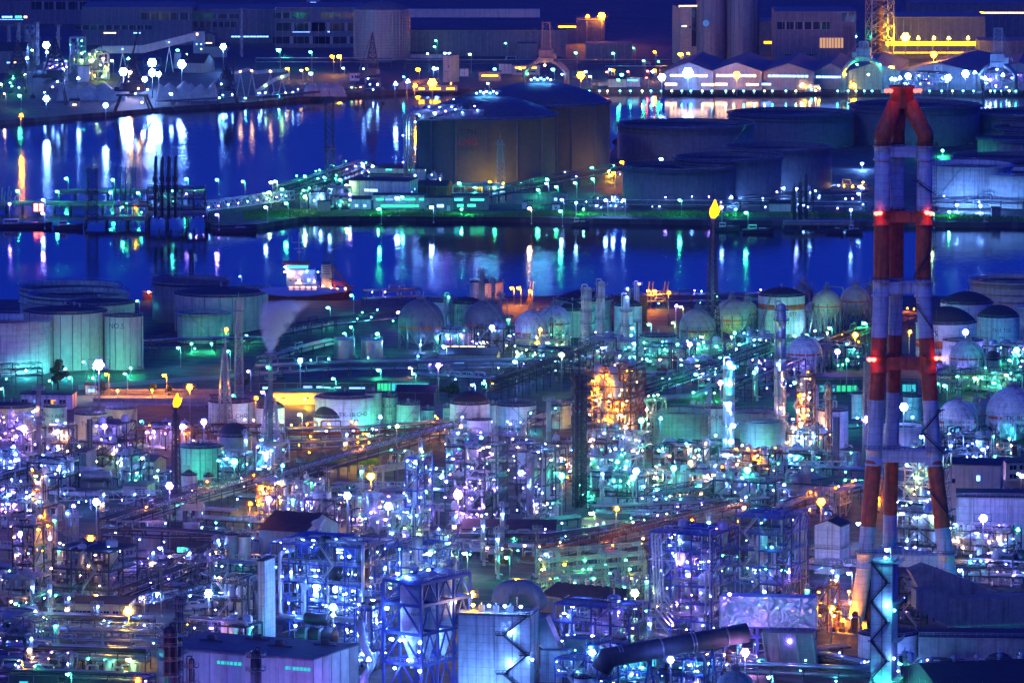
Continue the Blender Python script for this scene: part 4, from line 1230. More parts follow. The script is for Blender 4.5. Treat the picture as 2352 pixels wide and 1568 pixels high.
FR = [(640, 114, 'G', 1.9, 'left of the grey mill foot'), (713, 119, 'G', 1.3, 'under the grey mill centre'), (763, 129, 'O', 1.6, 'left of the pair below the gas holder'), (779, 129, 'Y', 1.8, 'right of the pair below the gas holder'), (660, 157, 'Y', 1.2, 'above the truss conveyor drum'), (692, 161, 'N', 1, 'over the ore yard road'), (714, 168, 'W', 1.6, 'left of the white ore heap'), (705, 158, 'Y', .9, 'over the ore yard road beside a warm lamp'), (788, 156, 'W', 1, 'left of the slim jib crane'),
      (935, 193, 'W', 2.2, 'in front of the small white heap'), (907, 198, 'W', 2, 'on the quay right of the slim jib crane'), (927, 176, 'T', .7, 'above the small white heap'), (960, 159, 'O', 1.7, 'above the white truck streak'), (993, 198, 'O', 3.4, 'at the quay workshop, glaring'), (952, 202, 'O', 2, 'at the left end of the quay workshop'), (995, 163, 'W', 2, 'left of the square beige block'), (1003, 157, 'W', 1.2, 'upper left of the square beige block'), (1022, 122, 'W', 1.2, 'on the roof left of the short chimney'), (1032, 122, 'W', 1.1, 'at the foot of the short chimney'), (1136, 158, 'T', 1.2, 'left of the white hangar'), (1079, 124, 'L', 1, 'on the dark yard wall'), (982, 123, 'W', .9, 'on the long low white hall'),
      (998, 107, 'G', 1, 'at the green glass hall'), (1001, 93, 'G', .9, 'over the green glass hall'), (1161, 99, 'G', .8, 'in the dark beyond the beige block'), (1120, 191, 'W', 1, 'behind the gas tank roof'), (1348, 43, 'O', 2.2, 'on the dim mill roof, the smaller one'), (1382, 43, 'O', 3.2, 'on the dim mill corner, the glaring one'), (1322, 121, 'G', 1.1, 'in the dark right of the gantry crane'), (1408, 122, 'G', 1.2, 'on the dim low warehouse'), (1455, 110, 'G', .7, 'right above the dim low warehouse'), (1503, 119, 'O', 1, 'left of the twin orange lamps'), (1560, 124, 'Y', 1.2, 'left of the orange twins'), (1565, 124, 'Y', 1.2, 'right of the orange twins'), (1581, 122, 'Y', 1, 'right beside the orange twins'), (1478, 139, 'G', .9, 'above the pale footbridge'), (1512, 141, 'G', .8, 'above the footbridge end'),
      (1270, 159, 'T', 1.5, 'under the gantry crane beam'), (1194, 156, 'Y', 1, 'left of the gantry crane at the pale office'), (1334, 180, 'O', 3, 'on the quay right of the gas tank dome'), (1345, 164, 'W', 1.2, 'right above the sodium quay lamp'), (1355, 175, 'L', 1.1, 'right of the sodium quay lamp'), (1401, 159, 'T', 1.3, 'beside the red harbour signal'), (1408, 161, 'O', 1.2, 'beside the teal signal lamp'), (1428, 171, 'G', 1.5, 'over the parked trucks'), (1420, 183, 'G', 1, 'above the green quay hut'), (1499, 164, 'W', 1.3, 'left of the orange lamp by the sheds'), (1503, 161, 'O', 1.4, 'by the left shed corner'), (1520, 184, 'W', 3, 'at the left corner of the sheds'), (1580, 177, 'W', 4.4, 'on the front of the left shed, the most glaring'), (1692, 178, 'O', 2.6, 'over the door of the second shed'), (1394, 165, 'R', .9, 'left red harbour signal'), (1442, 164, 'R', .8, 'middle red harbour signal'), (1487, 163, 'R', .9, 'right red harbour signal'), (1485, 178, 'R', .6, 'low red signal by the white office'),
      (1962, 88, 'G', 2, 'high on the inspection tower'), (1947, 166, 'Y', 1.8, 'under the left leg of the green crane'), (2015, 132, 'W', 1.6, 'above the pylon foot'), (2047, 165, 'Y', 2.6, 'behind the chimney top'), (2071, 165, 'W', 1.6, 'behind the chimney top on the right'), (2078, 168, 'N', 1.6, 'right of the chimney top'), (2046, 187, 'W', 2, 'low behind the chimney top'), (2054, 188, 'W', 2, 'low right behind the chimney top'), (2065, 185, 'W', 2, 'low right of the chimney top'), (2085, 180, 'W', 2.4, 'by the left corner of shed K'), (2144, 131, 'O', 2.6, 'above the roof of shed K'), (2217, 176, 'W', 3, 'on the side wall of shed K'), (2237, 172, 'W', 2, 'second on the side wall of shed K'), (2177, 184, 'W', 2.6, 'at the right corner of shed K'), (2260, 186, 'W', 2.2, 'under the tall dark gantry crane'), (2301, 178, 'W', 2, 'right of the tall dark gantry crane leg'), (2079, 93, 'Y', 3.6, 'in the open golden hall, the largest'), (2107, 93, 'Y', 2, 'in the open golden hall second from left'), (2143, 93, 'Y', 2, 'in the open golden hall centre'), (2177, 93, 'Y', 2, 'in the open golden hall right'), (2221, 93, 'Y', 2, 'in the open golden hall right end')]
for (x, y, c, r, wh) in FR:
    if r > 1.9:
        flood_mast(x, y, 13 if y > 150 else 20, c, '%s floodlight mast %s' % (LNAME[c], wh), r * .64, 150, 4 if r > 2.3 else 2)
    else:
        lamp_post(x, y, 8 if y > 150 else 14, c, '%s lamp %s' % (LNAME[c], wh), r * .9, 40)
for i, x in enumerate([1330, 1353, 1377, 1395, 1424, 1448, 1475, 1495, 1519, 1543, 1566, 1587, 1613, 1635, 1667, 1685, 1708, 1732, 1756, 1774, 1805, 1828, 1924, 1948, 1966, 1985, 2003, 2115, 2135, 2163, 2188, 2212, 2236, 2275, 2285, 2300, 2318, 2333]):
    lamp_post(x, 208.5, 2.4, 'T' if i % 3 else 'L', 'small quay edge lamp in the long row on the far quay', .62, 34, 'lamps along the far quay edge', 0)
# ================================================================== MIDDLE ISLAND
def lng_tank(label, x0, x1, yeave, yb, rise, text=(), ats=-.26):
    s = sc(yb); r = (x1 - x0) / 2 / s; h = (yb - yeave) / s
    o = thing('gas_storage_tank', label, 'gas tank', at((x0 + x1) / 2, yb) + Vector((0, r, 0)))
    b = MB(); b.lathe([(r, 0), (r, h), (r + .7, h), (r + .7, h + .9), (r - .6, h + .9)], 72); part('wall', b, 'lng_wall', o)
    b = MB(); Rr = (r * r + rise * rise) / (2 * rise); pf = []
    for i in range(15):
        q = (r - .5) * (1 - i / 14); pf.append((max(q, .02), h + .6 + math.sqrt(Rr * Rr - q * q) - (Rr - rise)))
    b.lathe(pf, 72); part('dome', b, 'tank_dark', o)
    for i in range(7):
        a = -pi / 2 + (i - 3) * .44
        b = MB(); b.bar((cos(a) * (r + .2), sin(a) * (r + .2), 0), (cos(a) * (r + .2), sin(a) * (r + .2), h), 1.0, .8); part('buttress', b, 'lng_wall', o)
    b = MB(); b.ringrail(r + .3, h + .9, n=44, t=.12); part('railing', b, 'galvanised', o)
    for i, (t, f, z, m) in enumerate(text):
        lettering(t, z, m, o, r, ats, h * f)
    b = MB()
    for k in range(6):
        b.bar((-4 + k * 1.6, -3, h + rise), (-4 + k * 1.6, -3, h + rise + 3), .25); b.bar((-4 + k * 1.6, 3, h + rise), (-4 + k * 1.6, 3, h + rise + 3), .25)
    b.box(-6, -5, h + rise + .5, 6, 5, h + rise + .9); b.rail([(-6, -5, h + rise + .9), (6, -5, h + rise + .9), (6, 5, h + rise + .9)], 1.2, 2, .12)
    for k in range(4): b.tube((-3 + k * 2, 0, h + rise), (-3 + k * 2, 0, h + rise + 4 + k % 2), .4, 8)
    part('top_platform', b, 'steel', o)
    for i in range(7):
        part('lamp', lamp_mesh('WTW'[i % 3], 70, .5), None, o, (-6 + i * 2, -5.5, h + rise + 2.4 + i % 2))
    return o, r, h


t701, r701, h701 = lng_tank('front domed gas storage tank lettered T-701 LNG with pipe tower on its left', 953, 1282, 278, 425, 11.5, [('T-701', .82, 4.6, 'lettering_black'), ('LNG', .67, 6, 'lettering_red'), ('160,000KL', .56, 3.6, 'lettering_black')])
lng_tank('rear domed gas storage tank right of the lettered one with orange lit edge', 1082, 1404, 248, 403, 12)
# roof pipework and riser tower of the front tank
s_ = sc(425); R_ = random.Random(3)
o = thing('pipe_tower', 'lattice pipe riser tower clamped to the left side of tank T-701', 'pipe tower', at(940, 425))
b = MB(); b.lattice((0, 0), 0, 42, 6.5, 6.5, 8, .35); part('frame', b, 'steel', o)
for i in range(4):
    b = MB(); x = -2.4 + i * 1.6; zt = 41 + i * .8; b.bend([(x, -1, 0), (x, -1, zt), (x, 6, zt + .2), (9 + i * 3, 14, zt + 1)], .55, n=7); part('riser_pipe', b, 'galvanised', o)
for i in range(5): part('lamp', lamp_mesh('WB'[i % 2], 50, .5), None, o, (3.6 * (-1) ** i, -3.6, 6 + i * 8))
o = thing('roof_pipework', 'lamp lit pipe racks on the left roof edge of tank T-701', 'pipework', at(1030, 425) + Vector((0, 22, 38)))
b = MB(); b.truss((-17, -8, 0), (21, -14, 0), 6, 5, 9, .4); b.truss((-17, -8, 6), (4, -12, 6), 3, 4, 6, .3); part('frame', b, 'steel', o)
for i in range(7):
    b = MB(); b.bend([(-20 + i, -12 + i * .5, -1 + i * .8), (-10 + i * 3, -11, 2 + i * .9), (-10 + i * 3, -6, 4 + i), (18 + i, -3 + i, 7 + i * .5)], .35, n=6); part('pipe', b, 'galvanised', o)
for i in range(4):
    b = MB(); x = -14 + i * 9; b.lathe([(1.2, 0), (1.2, 6 + i), (.02, 7 + i)], 10, (x, -8, 2)); part('vessel', b, 'dark_steel', o)
for i in range(16): part('lamp', lamp_mesh('WBWV'[i % 4], 60, .45), None, o, (R_.uniform(-18, 24), -13.5 + R_.uniform(-1, 3), R_.uniform(.5, 9)))
for i, (x, y, m) in enumerate(((1026, 245, 'the lower'), (1148, 212, 'the upper'))):
    pass
conveyor('dark truss pipe bridge that climbs over the domes of both gas tanks', [(1010, 240), (1075, 212), (1150, 206)], 410, 3, 1.4, 'dark_steel', 'W', legs=0)

OT = dict(group=None, rail=False)
tank('broad dark open oil tank right of the gas domes', 1421, 1737, 296, 378, 'tank_dark', 'open', gird=(.86,), stair=(.35, 1.0))
tank('broad dark open oil tank second from the gas domes behind the broad one', 1677, 1968, 268, 345, 'tank_dark', 'open', gird=(.85,))
tank('far broad oil tank right behind the chimney head', 1959, 2262, 250, 338, 'tank_dark', 'open', gird=(.85,))
tank('oil tank cut by the right edge just below the far water', 2240, 2520, 268, 330, 'tank_dark', 'open', gird=(.85,))
tank('dark oil tank in the middle with bright lamp cone at its right foot', 1552, 1800, 370, 462, 'tank_dark', 'open', gird=(.88,))
tank('dark oil tank left of the white chimney legs with lit right foot', 1667, 1916, 347, 440, 'tank_dark', 'open', gird=(.88,))
tank('nearest dark oil tank left of the orange flare tip', 1433, 1690, 392, 476, 'tank_dark', 'open', gird=(.9,))
tank('small oil tank at the right edge behind the ribbed tank', 2288, 2500, 300, 345, 'tank_dark', 'open', gird=(.8, .6))
tank('dark ribbed oil tank at the right edge', 2253, 2460, 326, 362, 'tank_dark', 'open', ribs=14)
tank('broad oil tank with low rim right of the chimney waist', 2195, 2450, 370, 450, 'tank_dark', 'open', gird=(.85,))
tank('bluish oil tank with diagonal stairway right of the chimney', 2128, 2332, 384, 478, 'white_paint', 'open', gird=(.9,), stair=(-.95, -.2))
tank('bluish oil tank cut by the right edge lit at its left foot', 2237, 2470, 404, 480, 'white_paint', 'open', gird=(.88,), text=[('024000L', .7)], a_text=.2, tsize=2.4)
# buildings of the gas terminal
building('tall pale terminal hall behind the control building with green lit roof edge', 848, 1006, 388, 418, 16, 'white_paint', 'flat', rz=rad(-8), wins=[(.3, 4, 6.5, 1, 3, 'G'), (.65, 4, 6.5, 1, 3, 'G'), (.9, 4, 6.5, 1, 3, 'L')])
building('white cubic control building with lit window band at the gas terminal', 802, 958, 417, 462, 22, 'white_paint', 'flat', rz=rad(-12), wins=[(.36, 8, 5.0, 1.7, 5, 'W')], sidewins=[(.3, 2, 4, 1.5, 2, 'W'), (.65, 2, 5, 1.5, 2, 'W')], stm=6)
building('dark penthouse on the white control building', 850, 955, 402, 419, 10, 'tile_grey', 'flat', rz=rad(-12), wins=[(.45, 1.6, 1.2, 1.6, 1, 'W'), (.53, 1.2, 1.4, 1.4, 1, 'W')])
building('long two storey office with green lit window rows facing the water', 858, 978, 448, 480, 10, 'pale_wall', 'flat', rz=0, wins=[(.12, 4.6, 4.6, 1.8, 4, 'G'), (.3, 4.6, 4.6, 1.8, 4, 'W'), (.48, 4.6, 4.6, 1.8, 4, 'G'), (.7, 6, 4.6, 1.8, 5, 'G'), (.92, 3, 4.6, 1.8, 3, 'G'), (.5, 22, .8, 1.8, 16, 'G')], stm=1.2)
building('white hut with slanted dark roof at the left end of the office', 805, 852, 457, 480, 7, 'white_paint', 'gable', rz=0, wins=[(.3, 2, 1, 1.8, 2, 'W'), (.7, 2, 1, 1.8, 2, 'W')])
building('dark roofed pump house with one glowing window right of the office', 975, 1040, 455, 485, 10, 'grey_paint', 'flat', rz=0, wins=[(.56, 4, 2, 2, 3, 'W'), (.15, 3, 1.6, 2, 2, None)], doors=[(.85, 1.6, 3, 'white_paint')], stm=6)
building('low dark hall with green lit windows right of the pump house', 1036, 1122, 450, 482, 12, 'grey_paint', 'flat', rz=0, wins=[(.25, 4, 1.6, 1.8, 3, 'G'), (.55, 5, 1.6, 1.8, 4, 'G'), (.2, 5, 5, 1.8, 4, 'T'), (.7, 8, 5, 1.6, 6, 'G')], stm=2)
building('dark brown roofed workshop in front of the gas tank', 958, 1036, 428, 452, 14, 'rust', 'gable', rz=rad(-10))
building('grey storage box with ribbed doors on the grassy bank', 730, 758, 463, 486, 6, 'corrugated', 'flat', rz=0)
building('small white kiosk on the bank right of the terminal', 1268, 1286, 470, 483, 4, 'white_paint', 'flat', rz=0, wins=[(.5, 1.5, 1, 1, 1, None)])
building('grey pump house left of the mast cluster on the island bank', 1768, 1816, 468, 486, 8, 'pale_wall', 'gable', rz=0)
building('pale terminal annex with lit door at the foot of tank T-701', 1176, 1304, 445, 470, 8, 'grey_paint', 'flat', rz=rad(-5), wins=[(.8, 2, 2, 2, 1, 'W'), (.3, 6, 1.5, 1.5, 4, None)])
tank('small pale upright drum tank on the island bank', 1199, 1210, 464, 480, 'white_paint', 'dome')
unit('lamp lit pump frame left of the control building', 752, 806, 432, 482, 12, 'galvanised', 'WGWV', nl=22, nv=5, npi=10, rz=0.0, lr=.45)
unit('green lit pipe manifold frame at the root of the trestle bridge', 690, 752, 446, 482, 10, 'galvanised', 'GGW', nl=14, nv=4, npi=9, rz=0.0, lr=.45)
unit('glowing white pipe frame at the left foot of tank T-701', 976, 1015, 408, 440, 10, 'galvanised', 'WVW', nl=16, nv=3, npi=8, rz=0.0, lr=.45)
unit('low lamp lit valve frame between tank T-701 and the office', 1040, 1176, 428, 452, 8, 'galvanised', 'GWLW', nl=16, nv=3, npi=9, rz=0.0, lr=.4)
unit('white lit loading rack in front of the nearest dark oil tank', 1342, 1440, 462, 478, 8, 'galvanised', 'WWV', nl=18, nv=2, npi=8, rz=0.0, lr=.4)
unit('dark jetty pipe frame with white lamps below the white chimney legs', 1820, 1868, 440, 494, 10, 'dark_steel', 'WWB', nl=10, nv=2, npi=6, rz=0.0, lr=.4)
lattice_mast('leftmost of the three thin dark masts on the island bank', 1824, 6, 4, 430, 505, n=12); lattice_mast('middle of the three thin dark masts on the island bank', 1838, 6, 4, 418, 505, n=12); lattice_mast('tallest and right of the three thin dark masts on the island bank', 1851, 6, 4, 400, 505, n=12)
rack('long pipe rack along the island bank below the dark oil tanks', [(1300, 478), (1700, 480), (1990, 484)], 6, (2, 4.5), 5, 12, lamps='WWV', nl=20, lr=.38)
rack('pipe rack rising right along the foot of the gas tanks', [(1120, 470), (1300, 432), (1420, 412)], 5, (4, 7), 5, 10, truss=True, lamps='GW', nl=8)
rack('lamp lit pipe bridge rising left of the control building', [(640, 470), (760, 436), (850, 400)], 5, (3, 6), 5, 10, truss=True, lamps='WWGV', nl=26, lr=.5)
rack('second pipe rack in the shade behind the lamp lit bridge', [(640, 452), (830, 392)], 5, (3, 6), 4, 10, lamps='GW', nl=12, lr=.45)
rack('pale pipe rack below the tanks right of the chimney', [(2140, 478), (2352, 482), (2480, 486)], 6, (3, 5), 4, 12, lamps='WT', nl=6)
rack('white lit pipes at the feet of the oil tanks left of the chimney', [(1800, 420), (1990, 432)], 5, (1.2,), 5, 12, lamps='WVY', nl=12, lr=.45)
rack('second lit pipe run on the tank yard left of the chimney', [(1700, 466), (1990, 452)], 5, (1.5, 3), 5, 12, lamps='WWB', nl=12, lr=.42)
lattice_mast('dark lattice mast standing in front of the bay left of the gas tanks', 757, 19, 18, 222, 440, n=14, plats=(.93, .45))
lattice_mast('slim lattice mast in front of tank T-701', 1149, 22, 9, 322, 432, m='steel', n=9, plats=(.9,))
b = MB()
def grass_strip(name, pts, blades, seed):
    """tufts and blades on a strip of bank"""
    R_ = random.Random(seed); b = MB()
    P = [at(x, y) for x, y in pts]; n = len(P) // 2
    top, bot = P[:n], P[n:][::-1]
    for i in range(n - 1):
        b.add([tuple(top[i] + Vector((0, 0, .3))), tuple(top[i + 1] + Vector((0, 0, .3))), tuple(bot[i + 1] + Vector((0, 0, .02))), tuple(bot[i] + Vector((0, 0, .02)))], [(0, 3, 2, 1)])
    for k in range(blades):
        i = R_.randrange(n - 1); t, u = R_.random(), R_.random()
        p = top[i].lerp(top[i + 1], t).lerp(bot[i].lerp(bot[i + 1], t), u)
        hh = R_.uniform(.3, 1.1) * (1 + .8 * sin(p.x * .08)); w_ = R_.uniform(.15, .4); a = R_.uniform(-.6, .6)
        b.add([(p.x - w_, p.y, p.z), (p.x + w_, p.y, p.z), (p.x + a, p.y + R_.uniform(-.3, .3), p.z + .3 + hh)], [(0, 1, 2)])
    o = part(name, b, 'grass'); o['kind'] = 'stuff'; return o


grass_strip('grass', [(560, 487), (700, 482), (860, 485), (1000, 487), (1180, 487), (1400, 486), (1650, 488), (1900, 490), (2130, 494), (2360, 498), (2360, 510), (2130, 505), (1900, 500), (1650, 499), (1400, 497), (1180, 499), (1000, 498), (860, 497), (700, 498), (560, 505)], 9000, 4)
# ---- jetty
def jetty(label, x0, x1, y, wd=8, zd=6.5, lamps=''):
    o = thing('jetty', label, 'jetty', at(x0, y, 0)); L = (at(x1, y, 0) - at(x0, y, 0)).length
    b = MB(); b.box(0, 0, zd - 1.2, L, wd, zd); part('deck', b, 'concrete', o)
    n = max(2, int(L / 9))
    for i in range(n + 1):
        for k in (0, 1):
            b = MB(); b.tube((L * i / n, .8 + k * (wd - 1.6), -1), (L * i / n, .8 + k * (wd - 1.6), zd - 1.2), .55, 7); part('pile', b, 'dark_grey', o)
    b = MB(); b.rail([(0, 0, zd), (L, 0, zd)], 1.2, 4, .12); part('railing', b, 'galvanised', o)
    for i in range(3):
        b = MB(); b.tube((0, 2 + i * 1.4, zd + .7), (L, 2 + i * 1.4, zd + .7), .4, 6); part('pipe', b, 'galvanised', o)
    return o


jetty('lower jetty deck with green lamps at the left edge', -60, 345, 486, 10, 4.6)
jetty('rear jetty deck on piles behind the lattice light tower', 135, 470, 460, 8, 5)
jetty('dark jetty head platform below the loading arms', 335, 475, 524, 22, 8)
jetty('low dark jetty in front of the lattice light tower', 195, 340, 522, 14, 5)
jetty('short jetty under the three thin masts of the island', 1800, 1960, 528, 10, 4)
for i in range(4):
    s = sc(500); o = thing('loading_arm', 'tall dark loading arm, %s of the four on the jetty head' % ['leftmost', 'second', 'third', 'rightmost'][i], 'loading arm', at(357 + i * 15.3, 500, 8), 0, 'loading arms on the jetty head')
    b = MB(); b.tube((0, 0, 0), (0, 0, 22), .9, 8); b.box(-1.4, -1, 20, 1.4, 1, 23); part('riser', b, 'dark_steel', o)
    b = MB(); b.tube((0, .5, 20), (.3, 3, 33), 1.0, 8); b.lathe([(1.1, 33), (.9, 33.6), (.02, 34.2)], 8, (.3, 3, 0)); part('inboard_arm', b, 'dark_steel', o)
    b = MB(); b.tube((.3, -1, 33), (.2, -1.4, 12), .45, 7); part('outboard_arm', b, 'dark_steel', o); b = MB(); b.box(-1.5, 1, 14, 1.5, 2.4, 18); part('counterweight', b, 'dark_steel', o)
for i in range(5):
    o = thing('loading_arm', 'thin loading arm, %s of the five behind the light tower' % ['first from left', 'second from left', 'middle one', 'fourth from left', 'last on the right'][i], 'loading arm', at(266 + i * 11.5, 466, 5), 0, 'thin loading arms on the rear jetty')
    b = MB(); b.tube((0, 0, 0), (0, 0, 15), .4, 7); part('riser', b, 'dark_steel', o); b = MB(); b.tube((0, .4, 14), (.4, 1, 21), .35, 6); b.tube((.4, 1, 21), (-.6, -2, 3), .22, 6); part('arm', b, 'dark_steel', o)
for i, (x, hh) in enumerate(((4, 13), (10, 11), (19, 14), (24, 11), (33, 8))):
    o = thing('loading_arm', 'green lit loading arm, number %s at the far left of the jetty' % ['one', 'two', 'three', 'four', 'five'][i], 'loading arm', at(x, 484, 4.6), 0, 'green lit loading arms at the left edge')
    b = MB(); b.tube((0, 0, 0), (0, 0, hh * .7), .5, 7); part('riser', b, 'green_lit_paint', o); b = MB(); b.tube((0, .3, hh * .65), (.5, .6, hh), .35, 6); b.tube((.5, .3, hh), (-.4, -1, 2), .25, 6); part('arm', b, 'green_lit_paint', o)
lattice_mast('dark lattice light tower standing on the low jetty', 212, 22, 20, 388, 512, n=12, plats=(.55, .98), m='dark_steel')
unit('dark jetty superstructure frame with violet and teal lamps', 338, 470, 434, 505, 14, 'dark_steel', 'VGTWV', nl=18, nv=3, npi=9, rz=0.0, lr=.42)
unit('low dark pipe frame on the jetty beside the light tower', 262, 342, 474, 508, 10, 'dark_steel', 'VOG', nl=7, nv=2, npi=8, rz=0.0, lr=.36)
o = thing('truss_footbridge', 'white lit truss footbridge that links jetty and island', 'footbridge', at(468, 500)); b = MB(); q = at(668, 470) - at(468, 500); b.truss((0, 0, 4), q + Vector((0, 0, 3)), 5, 5, 16, .5); part('truss', b, 'white_paint', o)
b = MB(); b.bar((0, 0, 4), q + Vector((0, 0, 3)), 4, .4); part('walkway', b, 'concrete', o)
for i in range(9): part('lamp', lamp_mesh('WV'[i % 2], 40, .45), None, o, q * ((i + .5) / 9) + Vector((0, 0, 5.5)))
o = thing('signal_board', 'four red square signal lights on the jetty', 'signal', at(89, 492)); b = MB(); b.box(-3.4, -.2, 1, 3.4, .2, 6.6); part('board', b, 'dark_steel', o)
for i in (-1, 1):
    for j in (0, 1):
        b = MB(); b.box(-1.2, -.5, -1, 1.2, -.22, 1); part('lamp', b, 'lamp:R:9', o, (i * 1.55, 0, 2.7 + j * 2.3))


def barge(label, x0, x1, y, m='hull', house=True, lamp=None, white=False):
    s = sc(y, 0); L = (x1 - x0) / s; o = thing('work_boat', label, 'boat', at((x0 + x1) / 2, y, 0)); W = L * .26
    poly = [(-L / 2, -W * .35), (-L * .42, -W / 2), (L * .3, -W / 2), (L / 2, -W * .05), (L / 2, W * .05), (L * .3, W / 2), (-L * .42, W / 2), (-L / 2, W * .35)]
    n = 8; b = MB(); b.add([(x_ * .94, y_ * .85, -.4) for x_, y_ in poly] + [(x_, y_, 2.0 + (1.2 if x_ > L * .4 else 0)) for x_, y_ in poly], [tuple(range(n, 2 * n))] + [(i, (i + 1) % n, n + (i + 1) % n, n + i) for i in range(n)]); part('hull', b, m, o)
    if house:
        b = MB(); b.box(-L * .3, -W * .3, 2, -L * .05, W * .3, 4.6); part('wheelhouse', b, 'white_paint', o); b = MB(); b.box(-L * .28, -W * .3 - .06, 3.2, -L * .07, -W * .3 - .01, 4.1); part('window', b, 'glass_dark', o)
    b = MB(); b.box(L * .02, -W * .3, 2, L * .25, W * .3, 2.9); part('hatch', b, 'white_paint' if white else 'steel', o)
    if lamp:
        b = MB(); b.tube((-L * .2, 0, 2), (-L * .2, 0, 13), .2, 6); part('mast', b, 'white_paint', o); part('lamp', lamp_mesh(lamp, 60, .7), None, o, (-L * .2, -.3, 13.2))
    return o


barge('long dark barge with white mast lamp at the left edge of the basin', -20, 122, 522, lamp='V'); barge('dark workboat right of the long barge', 122, 192, 526); barge('dark barge under the white truss footbridge', 486, 590, 533, house=False)
barge('white topped workboat with mast lamp in front of the green bank', 1310, 1354, 519, lamp='W', white=True); barge('flat workboat with pale deck right of the flare tip', 1705, 1778, 535, white=True); barge('workboat with dark hull left of the jetty masts', 1640, 1700, 530, lamp='W')
barge('small square pontoon boat left of the chimney', 1897, 1938, 535, house=False, white=True); barge('pontoon boat with tall white mast lamp beside the chimney', 1942, 1982, 536, lamp='W', white=True)
building('dark intake hut on the bank right of the chimney', 2278, 2298, 478, 500, 5, 'tile_grey', 'flat', rz=0)
# ---- lamps of the island and the jetty
IL = [(40, 438, 'G', 'at the left end of the jetty'), (152, 409, 'G', 'tall on the rear jetty'), (131, 439, 'G', 'on the lower jetty'), (259, 412, 'G', 'at the thin loading arms'), (254, 441, 'G', 'right of the lattice light tower'), (317, 442, 'G', 'left of the jetty superstructure'), (428, 410, 'G', 'right of the four loading arms'), (498, 412, 'G', 'on the tall pole at the footbridge'), (558, 416, 'G', 'in front of the bay'), (622, 418, 'L', 'left of the pipe bridge'), (632, 416, 'L', 'close right on the pipe bridge'), (700, 404, 'G', 'above the pipe bridge'), (648, 434, 'G', 'at the foot of the pipe bridge'), (618, 441, 'L', 'low at the bridge root'), (657, 466, 'G', 'at the island end of the footbridge'), (700, 451, 'L', 'in the pipe manifold'), (781, 412, 'G', 'left of the control building'), (842, 406, 'G', 'at the control building roof corner'), (796, 425, 'L', 'beside the control building wall'),
      (912, 454, 'W', 'in front of the long office'), (871, 479, 'G', 'on the grass in front of the office'), (924, 452, 'G', 'at the office upper windows'), (991, 475, 'W', 'at the pump house door'), (1054, 420, 'G', 'right of the white pipe frame'), (1113, 410, 'Y', 'left at the yellow glow of tank T-701'), (1134, 411, 'Y', 'right at the yellow glow of tank T-701'), (1124, 418, 'Y', 'centre of the yellow glow of tank T-701'), (1136, 430, 'G', 'low in front of the yellow glow'), (1256, 411, 'G', 'in front of the rear gas tank'), (1320, 419, 'G', 'on the pipe rack by the rear gas tank'), (1361, 410, 'G', 'near the orange lit tank edge'), (1359, 384, 'G', 'high near the orange lit tank edge'), (1277, 428, 'G', 'by the terminal annex'), (1255, 421, 'W', 'beside the terminal annex'), (1235, 435, 'G', 'left of the terminal annex'), (1287, 484, 'G', 'on the grassy bank by the kiosk'), (1402, 402, 'Y', 'at the right foot of the rear gas tank'), (1409, 396, 'O', 'behind the right foot of the rear gas tank'), (1428, 372, 'O', 'glaring between gas tank and oil tank'), (1518, 364, 'W', 'on the broad open tank wall foot'), (1521, 377, 'G', 'below the white one at the oil tank'), (1561, 459, 'G', 'under the nearest dark oil tank'), (1713, 487, 'G', 'on the grass left of the jetty masts'), (1972, 444, 'W', 'left of the chimney'), (1974, 428, 'W', 'above the other one left of the chimney'), (2140, 488, 'L', 'right of the chimney waist'), (1391, 459, 'W', 'first on the loading rack'), (1408, 458, 'W', 'second on the loading rack'), (1432, 459, 'W', 'third on the loading rack'), (1216, 478, 'N', 'by the drum tank on the bank'), (1290, 458, 'W', 'on the annex wall'), (833, 380, 'W', 'high above the control building'), (856, 381, 'W', 'on the terminal hall roof'), (99, 458, 'W', 'beside the red signal'), (98, 489, 'V', 'below the red signal'), (498, 492, 'V', 'low at the footbridge'), (610, 475, 'W', 'under the footbridge end')]
for (x, y, c, wh) in IL:
    big = c in 'YO' or (x, y) in ((912, 454), (991, 475), (1518, 364))
    lamp_post(x, y, 3.5 if c == 'Y' else 9, c, '%s lamp post %s' % (LNAME[c], wh), 1.0 if big else .75, (60 if c == 'Y' else 90) if c in 'YO' else 160 if big else 150)
# floodlights that wash the tank feet
for (x, y, c, wh) in ((1680, 452, 'W', 'at the right foot of the nearest oil tank'), (1800, 432, 'W', 'between two dark oil tanks'), (1905, 408, 'W', 'at the right foot of the tank left of the chimney'), (1980, 375, 'W', 'behind the white chimney leg'), (2165, 345, 'G', 'at the far tank right of the chimney head'), (1826, 330, 'G', 'small between the far tanks'), (2198, 470, 'W', 'at the bluish tank with stairway'), (2252, 472, 'W', 'at the left foot of the right edge tank')):
    lamp_post(x, y, 4, c, '%s wash light %s' % (LNAME[c], wh), .5, 2600, arm=0, name='wash_light', cat='floodlight')
for (x, y, c, wh) in ((1108, 421, 'Y', 'left foot of tank T-701'), (1132, 421, 'Y', 'middle foot of tank T-701'), (1156, 421, 'Y', 'right foot of tank T-701'), (1398, 393, 'Y', 'right edge of the rear gas tank')):
    lamp_post(x, y, 2.5, c, '%s added wash light at the %s' % (LNAME[c], wh), .5, 300, arm=0, name='wash_light', cat='floodlight')
tree('dark shrub between gas tank and oil tank', 1414, 16, 318, 345, 3)
